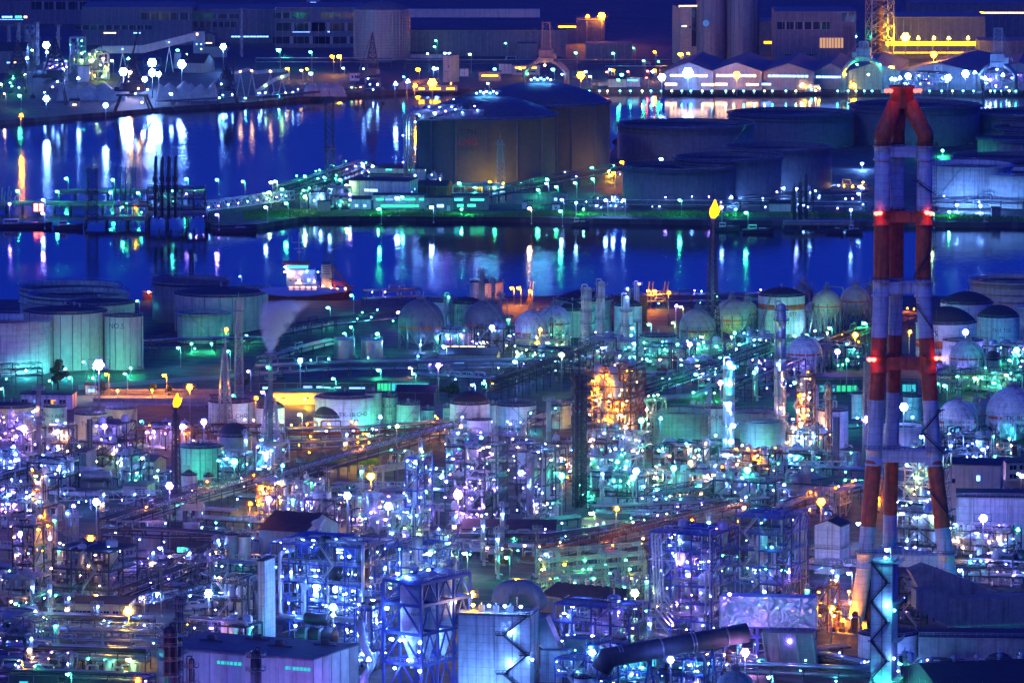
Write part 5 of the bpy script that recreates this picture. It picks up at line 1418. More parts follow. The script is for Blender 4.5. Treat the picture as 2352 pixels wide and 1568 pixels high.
# ================================================================== NEAR SHORE
tank('broad open oil tank at the back of the left shore group', 37, 270, 668, 760, 'green_lit_paint', 'open', gird=(.82, .62))
tank('second broad open oil tank of the left shore group', 54, 289, 684, 785, 'green_lit_paint', 'open', gird=(.84,))
tank('broad oil tank hidden behind the one lettered NO.5', 140, 305, 702, 820, 'green_lit_paint', 'cone')
tank('pale ribbed tank with dark cone roof left of the one lettered NO.5', 47, 241, 722, 852, 'pale_wall', 'cone', ribs=11, vents=3)
tank('pale ribbed tank with dark cone roof lettered NO.5', 238, 327, 728, 850, 'pale_wall', 'cone', text=[('NO.5', .83)], ribs=7, a_text=-.35, tsize=3.4)
tank('pale open tank with double rim cut by the left edge', -95, 108, 742, 866, 'white_paint', 'open', gird=(.8,), ribs=2)
tank('tall open oil tank with slim lit left edge', 345, 521, 650, 742, 'grey_paint', 'open')
tank('tall cone roofed oil tank right of the open one', 395, 612, 683, 770, 'pale_wall', 'cone', ribs=9)
tank('smaller open tank glowing green with a diagonal stairway', 404, 524, 722, 790, 'green_lit_paint', 'open', stair=(.55, -.5))
tank('dark open tank peeping out right of the cone roofed one', 500, 614, 668, 745, 'grey_paint', 'open')
lattice_mast('lattice floodlight mast with lamp heads behind the shore tanks', 440, 9, 6, 576, 665, n=9, plats=(.97,), aerial=False)
lattice_mast('tall pale lattice radio mast right of the green tank', 549, 19, 12, 690, 915, m='steel', n=15, plats=(.9,))
tank('left one of two small upright silver tanks on the dark lawn', 766, 815, 780, 825, 'bright_metal', 'cone', roofm='bright_metal')
tank('right one of two small upright silver tanks on the dark lawn', 829, 879, 782, 826, 'bright_metal', 'cone', roofm='bright_metal')
sphere_tank('large dark topped gas sphere with red band behind the lawn', 914, 1020, 686, 800, text=[], bz=-.22, m='grey_paint')
sphere_tank('gas sphere half hidden by two thin columns', 1066, 1160, 690, 795, bz=-.15, m='grey_paint')
tank('violet lit tank behind the large dark topped sphere', 985, 1052, 694, 765, 'white_paint', 'cone')
tank('teal lit tank lettered BZE 544 with dark dome roof', 1038, 1112, 698, 782, 'green_lit_paint', 'dome', text=[('BZE', .8), ('544', .55)], a_text=-.55, tsize=2.3, ribs=2)
tank('white tank at the waterside behind the thin columns', 1078, 1156, 650, 690, 'white_paint', 'cone', gird=(.9,))
column('silver dome topped column right of the dark topped sphere', 1031, 13, 678, 780, plats=(.85, .97), lamps=((.98, 'G'),), name='process_column')
column('left one of two thin columns before the half hidden sphere', 1108, 11, 618, 790, 'steel', plats=(.3, .62, .9, .97), pipe=2)
column('right one of two thin columns before the half hidden sphere', 1133, 9, 640, 790, 'steel', plats=(.3, .65, .96), pipe=2)
column('short dark column right of the two thin columns', 1150, 7, 672, 790, 'steel', plats=(.5, .95))
sphere_tank('pale gas sphere left in the pair by the ribbed columns', 1181, 1262, 712, 800, bz=-.3)
sphere_tank('pale gas sphere right in the pair by the ribbed columns', 1235, 1311, 700, 790, bz=-.12, stair=-1)
tank('broad teal tank with shallow dome behind the ribbed columns', 1278, 1406, 692, 772, 'green_lit_paint', 'dome', gird=(.95,), rise=4)
tank('dark roofed tank left of the ribbed columns', 1284, 1346, 714, 775, 'cream_paint', 'dome', rise=4)
tank('rust stained tank with dark roof by the water', 1409, 1487, 684, 748, 'rust', 'cone')
tank('white teal tank in front of the rust stained one', 1411, 1475, 704, 774, 'white_paint', 'dome', rise=3, stair=(-.9, .1))
column('ribbed white column with platform at its top, left of a pair', 1349, 20, 662, 815, 'white_paint', plats=(.12, .3, .48, .66, .84, .97), pipe=2, seed=3)
column('tallest white column of the ribbed pair with thin side pipes', 1381, 17, 648, 815, 'white_paint', plats=(.2, .5, .8, .97), pipe=3, seed=4)
column('white ribbed column in front of the rust stained tank', 1438, 15, 680, 815, 'white_paint', plats=(.25, .5, .75), lamps=((1.0, 'W'),), seed=5)
column('thin white column with bright head lamp by the water', 1464, 9, 650, 760, 'white_paint', plats=(.97,), lamps=((1.0, 'V'),), seed=6)
column('short thin column with white head lamp left of it', 1444, 7, 664, 760, 'white_paint', plats=(.97,), lamps=((1.02, 'W'),), seed=7)
tank('low broad teal tank in front of the ribbed columns', 1470, 1556, 775, 822, 'green_lit_paint', 'cone', ribs=3)
sphere_tank('gas sphere left of the flare stack', 1560, 1644, 708, 800, bz=-.22, m='cream_paint')
sphere_tank('gas sphere lettered TK-8A right of the flare stack', 1640, 1720, 686, 780, text=[('TK-8A ETY', -.38), ('131', -.55)], bz=-.2, m='cream_paint', stair=-1)
sphere_tank('gas sphere peeping out behind the lettered TK-8A', 1686, 1742, 690, 768, bz=-.1, m='cream_paint')
tank('upright domed tank lettered TK-9C with red band', 1743, 1851, 682, 776, 'white_paint', 'dome', text=[('TK-9C ETY', .57), ('133', .38)], band=(.68, .8, 'red_paint'), a_text=.15, tsize=2.4, stair=(-1.1, -.5))
sphere_tank('gas sphere lettered TK-1C with red band', 1848, 1894, 690, 762, text=[('TK-1C PPY', -.3), ('105', -.48)], bz=-.1, tsize=1.4)
sphere_tank('greenish gas sphere lettered TK-1B with red band', 1864, 1932, 664, 766, text=[('TK-1B PPY', -.32), ('104', -.5)], bz=-.14, m='cream_paint', stair=-1)
sphere_tank('dark legged gas sphere left of the chimney', 1929, 1998, 656, 748, bz=-.02, m='cream_paint', band='red_paint')
sphere_tank('gas sphere at the back between the TK-9C tank and TK-1B', 1820, 1868, 650, 735, m='grey_paint')
sphere_tank('gas sphere half behind the left chimney leg', 1976, 2022, 654, 735, m='grey_paint')
tank('big triple ringed open tank at the right edge', 2236, 2440, 650, 735, 'cream_paint', 'open', gird=(.88, .68, .48))
tank('blue lit tank with shallow dome behind the TK-5 tank', 2164, 2286, 700, 775, 'white_paint', 'dome', rise=5)
tank('broad domed tank with dark red band right of the chimney', 2108, 2248, 746, 825, 'white_paint', 'dome', band=(.3, .52, 'red_paint'), rise=7)
tank('upright domed tank lettered TK-5 TOL', 2248, 2345, 730, 802, 'white_paint', 'dome', text=[('TK-5 TOL', .6), ('741', .36)], a_text=.1, rise=5, tsize=2.2)
tank('white tank lettered TK-9D behind the right gas sphere', 2168, 2262, 785, 840, 'white_paint', 'cone', text=[('TK-9D', .75)], a_text=-.5)
tank('pale tank cut by the right edge above the lamps', 2340, 2440, 708, 790, 'white_paint', 'open', gird=(.9, .75))
sphere_tank('gas sphere lettered TK-10D left of the chimney', 1806, 1889, 782, 858, text=[('TK-10D PPY', -.28), ('108', -.45)], bz=.0)
sphere_tank('gas sphere behind the TK-10D sphere', 1885, 1920, 786, 845, m='grey_paint')
sphere_tank('gas sphere lettered TK-10B right of the chimney', 2179, 2262, 780, 868, text=[('TK-10B PPY', -.3), ('107', -.48)], bz=-.02)
sphere_tank('small gas sphere beside the right chimney leg', 2150, 2188, 848, 900, bz=-.1, bh=.14)
tank('small greenish domed tank right of the TK-10B sphere', 2262, 2302, 828, 850, 'green_lit_paint', 'dome', rise=4)
sphere_tank('big gas sphere with name board TK-11B', 2152, 2246, 916, 1022, text=[('TK-11B BTA', -.0), ('152', -.25)], bz=-.1, plate=True, tsize=1.7)
sphere_tank('gas sphere behind the name board sphere', 2210, 2270, 922, 1000, m='green_lit_paint')
sphere_tank('gas sphere at the back between the two named spheres', 2244, 2296, 912, 985, m='grey_paint')
sphere_tank('big gas sphere with name board TK-8C at the right edge', 2264, 2388, 912, 1015, band='orange_paint', text=[('TK-8C', -.06), ('BTA', -.32)], bz=-.12, plate=True, tsize=2.9)
# flare stack with the burning tip before the bay
o = lattice_mast('tall flare stack with burning orange tip in front of the channel', 1636, 34, 6, 512, 800, m='dark_steel', tubes=1, tube_m='steel', flame=1, aerial=False, plats=(.985,), n=22, tr=.8, t=.3, flame_size=1.35)
# ---- ship
s_ = sc(700); o = thing('tanker_ship', 'orange hulled tanker with lit white bridge lying at the near shore', 'ship', at(700, 704, 0) + Vector((0, 8, 0)))
b = MB(); Ls, Wd = 42, 15
poly = [(-26, -Wd / 2), (12, -Wd / 2), (20, -Wd * .3), (23, 0), (20, Wd * .3), (12, Wd / 2), (-26, Wd / 2)]
n = len(poly); b.add([(x * .93, y * .8, -.5) for x, y in poly] + [(x, y, 6.5 + max(0, x) * .03) for x, y in poly], [tuple(range(n, 2 * n))] + [(i, (i + 1) % n, n + (i + 1) % n, n + i) for i in range(n)]); part('hull', b, 'hull_red', o)
b = MB(); b.rail([(-26, -Wd / 2, 6.5), (12, -Wd / 2, 6.5), (20, -Wd * .3, 6.7), (23, 0, 6.8)], 1.2, 2.5, .14); part('railing', b, 'orange_paint', o)
b = MB(); b.box(-9, -6.5, 6.5, 7, 6.5, 11); b.box(-9, -6, 11, 5.5, 6, 14.5); b.box(-9, -5.5, 14.5, 5, 5.5, 18); b.box(-9.5, -6.5, 18, 2, 6.5, 20.8); ho = part('deckhouse', b, 'white_paint', o)
for i in range(5):
    b = MB(); b.box(-1.0, -.06, 0, 1.0, .04, 1.8); part('window', b, 'lamp:N:3', ho, (-6.8 + i * 2.9, -6.52, 8))
for i in range(5):
    b = MB(); b.box(-.3, -.06, 0, .3, .04, .7); part('porthole', b, 'glass_dark', ho, (-7 + i * 2.7, -6.06, 12.4))
b = MB(); b.box(-9, -6.6, 19, 1.6, -6.45, 20.2); part('bridge_window', b, 'lamp:T:1.5', ho)
b = MB(); b.box(-11, -7, 20.8, 2.5, 7, 21.2); b.rail([(-11, -7, 21.2), (2.5, -7, 21.2)], 1, 1.5, .1); part('bridge_roof', b, 'orange_paint', ho)
b = MB(); b.tube((-3, 0, 21), (-3, 0, 36), .35, 7, .2); b.bar((-6.5, 0, 31), (-.5, 0, 31), .25); b.bar((-5.5, 0, 28), (-.5, 0, 28), .3); b.lathe([(1.1, 26), (1.1, 26.4), (.02, 26.4)], 8, (-3, 0, 0)); b.bar((-6.5, 0, 31), (-6.5, 0, 33.5), .15); b.bar((-1, 0, 28), (-1, 0, 34), .18); part('mast', b, 'white_paint', o)
b = MB(); b.box(8, -3, 6.5, 13, 3, 20); b.box(7.6, -3.2, 14, 13.4, 3.2, 15); fu = part('funnel', b, 'cream_paint', o)
for j in range(4):
    b = MB(); b.box(8.8, -3.1, 15.6 + j * 1.1, 12.4, -3.02, 16.1 + j * 1.1); part('louvre', b, 'hull_red', fu)
b = MB()
for q in range(3): b.tube((9.5 + q * 1.2, 0, 20), (9.5 + q * 1.2, 0, 22), .4, 7)
part('exhaust_pipe', b, 'dark_steel', fu)
b = MB(); b.truss((12, -3, 12), (24, -3, 8), 1.4, 1.4, 6, .35); b.truss((14, -3, 18), (22, -3, 8), 1.4, 1.4, 5, .35); b.bar((15, -3, 6), (13, -3, 20), .8); part('deck_crane', b, 'hull_red', o)
for (x, y, z, c) in ((-9.8, -7, 19.5, 'N'), (-9.8, -7, 17.2, 'N'), (-8, -7, 17.5, 'W'), (-6, -7, 16, 'N'), (-2, -6.6, 16.4, 'V'), (2, -6.4, 13, 'W'), (-3, -6.6, 12, 'N'), (1, -6.6, 17.5, 'W'), (6.5, -6, 17, 'W'), (4.6, -6.7, 12.5, 'V'), (9, -6, 10, 'N'), (13, -5, 9, 'N'), (16, -5, 8.5, 'O'), (20, -3, 8.5, 'N')):
    part('lamp', lamp_mesh(c, 45, .38), None, o, (x, y, z))
o = thing('tanker_ship', 'orange ship bow peeping out left of the tall open tank', 'ship', at(352, 703, 0)); b = MB(); b.add([(-5.5, 0, 6.5), (8, -4, 5), (8, 4, 5), (-4, 0, -.4), (8, -3, -.4), (8, 3, -.4)], [(0, 1, 2), (0, 3, 4, 1), (0, 2, 5, 3), (1, 4, 5, 2)]); part('hull', b, 'hull_red', o); b = MB(); b.rail([(-5.3, 0, 6.5), (8, -4, 5.2)], 1.2, 1.5, .16); part('railing', b, 'orange_paint', o); part('lamp', lamp_mesh('N', 60, .5), None, o, (-2, -3.4, 7.5))
for x in (1215, 1222, 1488, 1497, 1524, 1532):
    o = thing('loading_arm', 'yellow lit loading arm at the near quay, at %s' % {1215: 'the left pair, left', 1222: 'the left pair, right', 1488: 'the middle pair, left', 1497: 'the middle pair, right', 1524: 'the right pair, left', 1532: 'the right pair, right'}[x], 'loading arm', at(x, 700), 0, 'loading arms at the near quay'); b = MB(); b.tube((0, 0, 0), (0, 0, 6), .4, 7); part('riser', b, 'yellow_paint', o); b = MB(); b.tube((0, .3, 5), (.8, .3, 11.5), .3, 6); b.tube((.8, .3, 11.5), (-.9, -.5, 1), .2, 6); part('arm', b, 'yellow_paint', o)
# ---- chimney with steam plume, its lattice below
lattice_mast('slim dark vent chimney held by a lattice that trails steam', 622, 56, 20, 912, 1105, m='steel', tubes=1, tube_m='grey_paint', aerial=False, n=9, plats=(.3, .6), tr=.8)
column('upper shaft of the steaming vent chimney', 622, 11, 810, 1108, 'grey_paint', plats=(.98, .8, .55), pipe=1, top='open', lamps=((.9, 'G'),))
m = bpy.data.materials.new('steam'); m.use_nodes = True; N, L = m.node_tree.nodes, m.node_tree.links
N.remove(N['Principled BSDF']); v = N.new('ShaderNodeVolumePrincipled'); v.inputs['Color'].default_value = (.95, .95, 1, 1)
tc = N.new('ShaderNodeTexCoord'); ns = N.new('ShaderNodeTexNoise'); ns.inputs['Scale'].default_value = .3; ns.inputs['Detail'].default_value = 4; L.new(tc.outputs['Object'], ns.inputs['Vector'])
r_ = N.new('ShaderNodeMapRange'); r_.inputs[1].default_value, r_.inputs[2].default_value, r_.inputs[3].default_value, r_.inputs[4].default_value = .4, .62, .04, 1
L.new(ns.outputs['Fac'], r_.inputs[0])
def mth(op, a, b_=None):
    n_ = N.new('ShaderNodeMath'); n_.operation = op
    for i_, q_ in enumerate((a, b_)):
        if q_ is None: continue
        if isinstance(q_, (int, float)): n_.inputs[i_].default_value = q_
        else: L.new(q_, n_.inputs[i_])
    return n_.outputs[0]
sx_ = N.new('ShaderNodeSeparateXYZ'); L.new(tc.outputs['Object'], sx_.inputs[0])
dx_ = mth('SUBTRACT', sx_.outputs[0], mth('MULTIPLY', mth('MULTIPLY', sx_.outputs[2], sx_.outputs[2]), .0174))
rr_ = mth('DIVIDE', mth('SQRT', mth('ADD', mth('MULTIPLY', dx_, dx_), mth('MULTIPLY', sx_.outputs[1], sx_.outputs[1]))), mth('ADD', mth('MULTIPLY', sx_.outputs[2], .55), 1.6))
fall = mth('MAXIMUM', mth('SUBTRACT', 1.0, rr_), 0.0)
fade = mth('MAXIMUM', mth('SUBTRACT', 1.0, mth('MULTIPLY', sx_.outputs[2], .05)), 0.0)
dn_ = mth('MULTIPLY', mth('MULTIPLY', mth('MULTIPLY', mth('MULTIPLY', mth('MULTIPLY', fall, fall), fall), fade), 34), r_.outputs[0])
L.new(dn_, v.inputs['Density']); L.new(v.outputs[0], N['Material Output'].inputs['Volume']); _mats['steam'] = m


def plume(name, x, y, yb, pts):
    b = MB(); s = sc(yb); n = 14; base = 0
    for (dx, dy, r) in pts:
        for j in range(n):
            a = 2 * pi * j / n; k = 1 + .14 * sin(3 * a + dy * .05)
            b.v.append((dx / s + r * 2.1 / s * k * cos(a), r * 2.1 / s * k * sin(a), dy / s))
    m_ = len(pts)
    for i in range(m_ - 1):
        for j in range(n):
            j2 = (j + 1) % n; b.f.append((i * n + j, i * n + j2, (i + 1) * n + j2, (i + 1) * n + j)); b.sm.append(True)
    b.f.append(tuple(range(n))[::-1]); b.sm.append(False); b.f.append(tuple((m_ - 1) * n + j for j in range(n))); b.sm.append(False)
    o = part(name, b, 'steam'); o.location = at(x, yb) + Vector((0, 0, (yb - y) / s)); o['kind'] = 'stuff'; return o


plume('smoke', 622, 806, 1108, [(0, 0, 6), (3, 25, 16), (10, 50, 26), (24, 78, 36), (44, 105, 46), (58, 125, 50), (68, 140, 46)])
# ---- left yard
tree('broad dark tree in front of the left shore tanks', 133, 58, 826, 902, 5)
tree('round bush lit orange beside the lamp left', 232, 27, 877, 908, 6); tree('small orange lit round tree in the middle of the road side', 352, 21, 881, 907, 7); tree('small dark round tree right beside the orange lit one', 387, 18, 884, 907, 8)
tree('dark tree at the end of the orange lit lane', 560, 60, 856, 896, 9); tree('dark bush group in front of the white lawn tanks', 640, 60, 870, 900, 10); tree('dark tree below the teal tank group', 1030, 60, 884, 912, 11); tree('dark round tree right of the orange tower complex', 1490, 34, 886, 918, 12)
rack('dark pipe bridge with hanging cables at the left edge', [(-30, 906), (92, 898)], 5, (7, 10), 3, 12, truss=True, lamps='G', nl=2)
rack('pipe rack below the green tank with its feet in shade', [(240, 822), (420, 810), (640, 806)], 6, (3, 6), 5, 12, lamps='G', nl=3)
rack('long pipe rack across the dark lawn right of the steam', [(560, 800), (760, 762), (910, 748)], 6, (3, 6), 5, 12, lamps='TG', nl=8)
rack('pipe bridge by the water right of the tanker', [(836, 706), (960, 700)], 6, (4, 8), 5, 9, lamps='V', nl=4)
rack('pipe rack that crosses behind the spheres near the water', [(1480, 708), (1640, 706), (1770, 704)], 6, (3, 6), 5, 10, lamps='VWG', nl=12)
rack('dark pipe rack in front of the long store hall', [(590, 878), (800, 868), (1010, 866), (1250, 862)], 7, (4, 7), 6, 10, lamps='GT', nl=12)
rack('pipe bundle at ground left of the silver tanks', [(600, 842), (760, 800)], 5, (2, 4), 5, 12)
building('two storey gatehouse with overhanging dark roof and window row', 46, 172, 906, 940, 12, 'white_paint', 'flat', rz=rad(-6), wins=[(.08, 3, 2.0, 2.2, 2, None), (.3, 3, 2, 2.2, 2, 'W'), (.52, 3, 2, 2.2, 2, None), (.64, 2.2, 2, 2.2, 2, 'O'), (.82, 3, 2, 2.2, 2, None)], stm=.8)
building('small white gate kiosk under the white lamp', 196, 224, 884, 906, 6, 'white_paint', 'flat', rz=0, wins=[(.5, 3, 1, 1.6, 3, 'W')])
building('long low boundary wall behind the orange lit trees', 240, 522, 896, 904, 2, 'concrete', 'flat', rz=0, roofm='concrete')
building('low parapet wall of the orange lit lane', 214, 470, 917, 924, 1.2, 'concrete', 'flat', rz=rad(-2), roofm='concrete')
o = thing('guard_rail', 'pale guard rail along the orange lit lane', 'railing', at(214, 930)); b = MB(); b.rail([(0, 0, 0), tuple(at(470, 936) - at(214, 930))], 1.3, 3, .16); part('rail', b, 'galvanised', o)
o = part('lane', MB(), None) if False else None
b = MB(); b.add([tuple(at(x, y, GZ + .02)) for x, y in ((170, 908), (480, 905), (490, 930), (180, 932))], [(0, 1, 2, 3)]); setting('road', b, 'concrete')
b = MB(); b.add([tuple(at(x, y, GZ + .02)) for x, y in ((180, 895), (180, 884), (760, 842), (760, 850))], [(0, 1, 2, 3)]); setting('path', b, 'concrete')
building('long orange lit store hall with flat roof', 612, 772, 902, 930, 12, 'cream_paint', 'flat', rz=rad(4), wins=[(.2, 3, 2.4, 1, 2, None), (.55, 3, 2.4, 1, 2, None)])
building('dark open hall with a row of glaring window strips', 596, 860, 878, 905, 14, 'dark_grey', 'flat', rz=0, wins=[(.05, 2.5, 2.0, 1.4, 2, 'W'), (.42, 4, 1.2, 2.6, 5, 'B'), (.52, 2.6, 1.5, 2.2, 3, 'W'), (.58, 4, 2.4, 1.0, 4, 'W'), (.68, 3, 2.4, 1, 4, 'W'), (.85, 7, 2.2, 1, 8, 'W')], stm=3)
building('dark glazed hall with teal light shining through', 862, 985, 876, 902, 14, 'dark_grey', 'flat', rz=0, wins=[(.16, 6, .8, 3.6, 4, 'G'), (.45, 7, .8, 3.6, 4, 'T'), (.8, 9, .8, 3.6, 6, 'T')], stm=.6)
building('shed with glowing skylights and two rows of little vents', 1008, 1148, 816, 842, 14, 'corrugated', 'gable', wins=[(.35, 5, 2.5, .8, 4, 'W'), (.35, 5, 1.2, .8, 4, 'W')], rz=rad(-6), stm=.8)
for i in range(5):
    o = thing('skylight', 'glowing roof skylight of the vented shed, %s' % ['first from left', 'second', 'middle', 'fourth', 'last on the right'][i], 'skylight', at(1024 + i * 20, 838) + Vector((0, 4.6, 7.1 + .0)), rad(-6), 'glowing skylights of the vented shed'); b = MB(); b.add([(-1.5, 0, 0), (1.5, 0, 0), (1.5, 1.6, .7), (-1.5, 1.6, .7), (-1.5, 0, -.4), (1.5, 0, -.4), (1.5, 1.6, -.4), (-1.5, 1.6, -.4)], [(0, 1, 2, 3), (0, 4, 5, 1), (1, 5, 6, 2), (2, 6, 7, 3), (3, 7, 4, 0)]); part('pane', b, 'lamp:N:3', o)
building('dark curved hall behind the green tanks', 910, 1002, 900, 935, 12, 'dark_grey', 'gable', rz=rad(-4))
# tank row in the middle
TK = dict(cat='storage tank')
tank('cream tank cut by the left edge below the gatehouse', -40, 84, 938, 985, 'cream_paint', 'cone')
tank('teal grey tank lettered TK-3 AOB 322', 97, 152, 936, 985, 'green_lit_paint', 'cone', text=[('TK-3 AOB', .6), ('322', .36)], tsize=2.1)
tank('cream tank lettered TK-8D with dark roof', 168, 243, 953, 1025, 'cream_paint', 'cone', text=[('TK-8D', .72)], tsize=2.4)
tank('grey cream tank lettered K-2 with side stair', 239, 313, 940, 1000, 'cream_paint', 'cone', text=[('K-2', .6)], a_text=-.3, stair=(.3, 1.0))
tank('violet lit tank lettered TK-23 CHO 203', 476, 584, 926, 1000, 'white_paint', 'cone', text=[('TK-23 CHO', .6), ('203', .4)], ribs=3, a_text=.12, tsize=2.5)
tank('white teal tank behind the lattice of the steaming vent', 585, 653, 938, 1000, 'white_paint', 'dome', rise=3)
tank('large violet tank lettered TK-1B CHD 202 with nets of pipes', 722, 859, 916, 997, 'white_paint', 'cone', text=[('TK-1B CHD', .55), ('202', .35), ('W36', .13)], a_text=.35, gird=(.97,), tsize=2.5)
tank('tall teal tank squeezed right behind the large violet one', 838, 877, 902, 990, 'green_lit_paint', 'cone')
tank('white domed tank lettered TK-15 NBA', 719, 795, 960, 998, 'white_paint', 'dome', text=[('TK-15 NBA', .28)], rise=5, a_text=.4, tsize=2.2)
tank('teal tank lettered TK-6A AT 241', 874, 914, 912, 986, 'green_lit_paint', 'cone', text=[('TK-6A AT', .72), ('241', .5), ('W15', .25)], tsize=1.9)
tank('bright green lit tank lettered TK-7 251 with a stairway', 910, 965, 930, 992, 'green_lit_paint', 'cone', text=[('TK-7', .72), ('251', .45)], stair=(-.9, .75), a_text=.7, tsize=1.9)
tank('small teal tank lettered 231 right of the green one', 967, 998, 942, 978, 'green_lit_paint', 'cone', text=[('231', .5)], a_text=-.4, tsize=1.8)
tank('narrow teal tank lettered TK-8 285', 1017, 1036, 936, 982, 'green_lit_paint', 'cone', text=[('TK-8', .7), ('285', .45)], tsize=1.7)
tank('violet domed tank with a winding dark stairway', 1033, 1125, 930, 1000, 'white_paint', 'dome', stair=(-1.1, -.1), rise=5)
tank('teal strip of a tank between two violet tanks', 1122, 1142, 930, 985, 'green_lit_paint', 'cone')
tank('violet tank lettered TK-28 CHO with a dark stairway', 1138, 1232, 934, 982, 'white_paint', 'cone', text=[('TK-28 CHO', .3)], a_text=.45, stair=(.7, -.2), tsize=2.3)
tank('small violet tank with platform in front of the stairway tank', 1066, 1131, 966, 1004, 'white_paint', 'cone')
tank('teal glazed looking tank right of the violet stair tank', 1262, 1312, 932, 985, 'green_lit_paint', 'cone')
tank('teal tank wrapped in a scaffold grid', 1500, 1628, 950, 1040, 'green_lit_paint', 'open', scaff=9, text=[('3', .35)], a_text=-.1)
tank('pale teal tank lettered ACH behind the scaffold tank', 1618, 1668, 938, 1008, 'white_paint', 'cone', text=[('ACH', .72)], a_text=.1, tsize=2.4)
tank('pale green open tank with rim right of the lamp column', 1702, 1806, 972, 1052, 'green_lit_paint', 'open', gird=(.9,))
tank('open tank half hidden behind the pale green one', 1690, 1780, 950, 1010, 'green_lit_paint', 'open')
tank('blue white tank lettered 6B between two columns', 1880, 1950, 945, 1030, 'white_paint', 'cone', text=[('6B', .7), ('05', .55)], a_text=-.3)
tank('slim white blue tank left of the left chimney leg', 1956, 1984, 904, 968, 'white_paint', 'dome', gird=(.98,))
tank('slim white tank between the chimney legs', 2075, 2118, 912, 965, 'white_paint', 'dome', text=[('TK-1', .5)], a_text=.3)
tank('open white tank seen between the chimney legs', 2025, 2120, 982, 1030, 'white_paint', 'open', gird=(.85,))
tank('dark teal tank with ribbed walls right of the flare mast', 404, 512, 1030, 1102, 'green_lit_paint', 'cone', ribs=9)
tank('dark domed metal tank behind the ribbed one', 498, 577, 1004, 1062, 'steel', 'dome', rise=5)
tank('small violet tank with conical cap at the lamp mast', 413, 453, 1092, 1152, 'white_paint', 'cone', rise=2)
tank('slim violet tank right of the capped small one', 466, 492, 1094, 1142, 'white_paint', 'cone', rise=1.5)
tank('small white drum tank in the green lit yard', 1434, 1456, 1058, 1080, 'bright_metal', 'cone')
tank('small white round tank below the scaffold sphere row', 1696, 1732, 808, 838, 'white_paint', 'cone')
tank('left one of two stainless tanks behind the boiler house', 514, 550, 1228, 1310, 'steel', 'cone', rise=1)
tank('right shining stainless tank behind the boiler house', 545, 576, 1232, 1310, 'bright_metal', 'cone', rise=1)
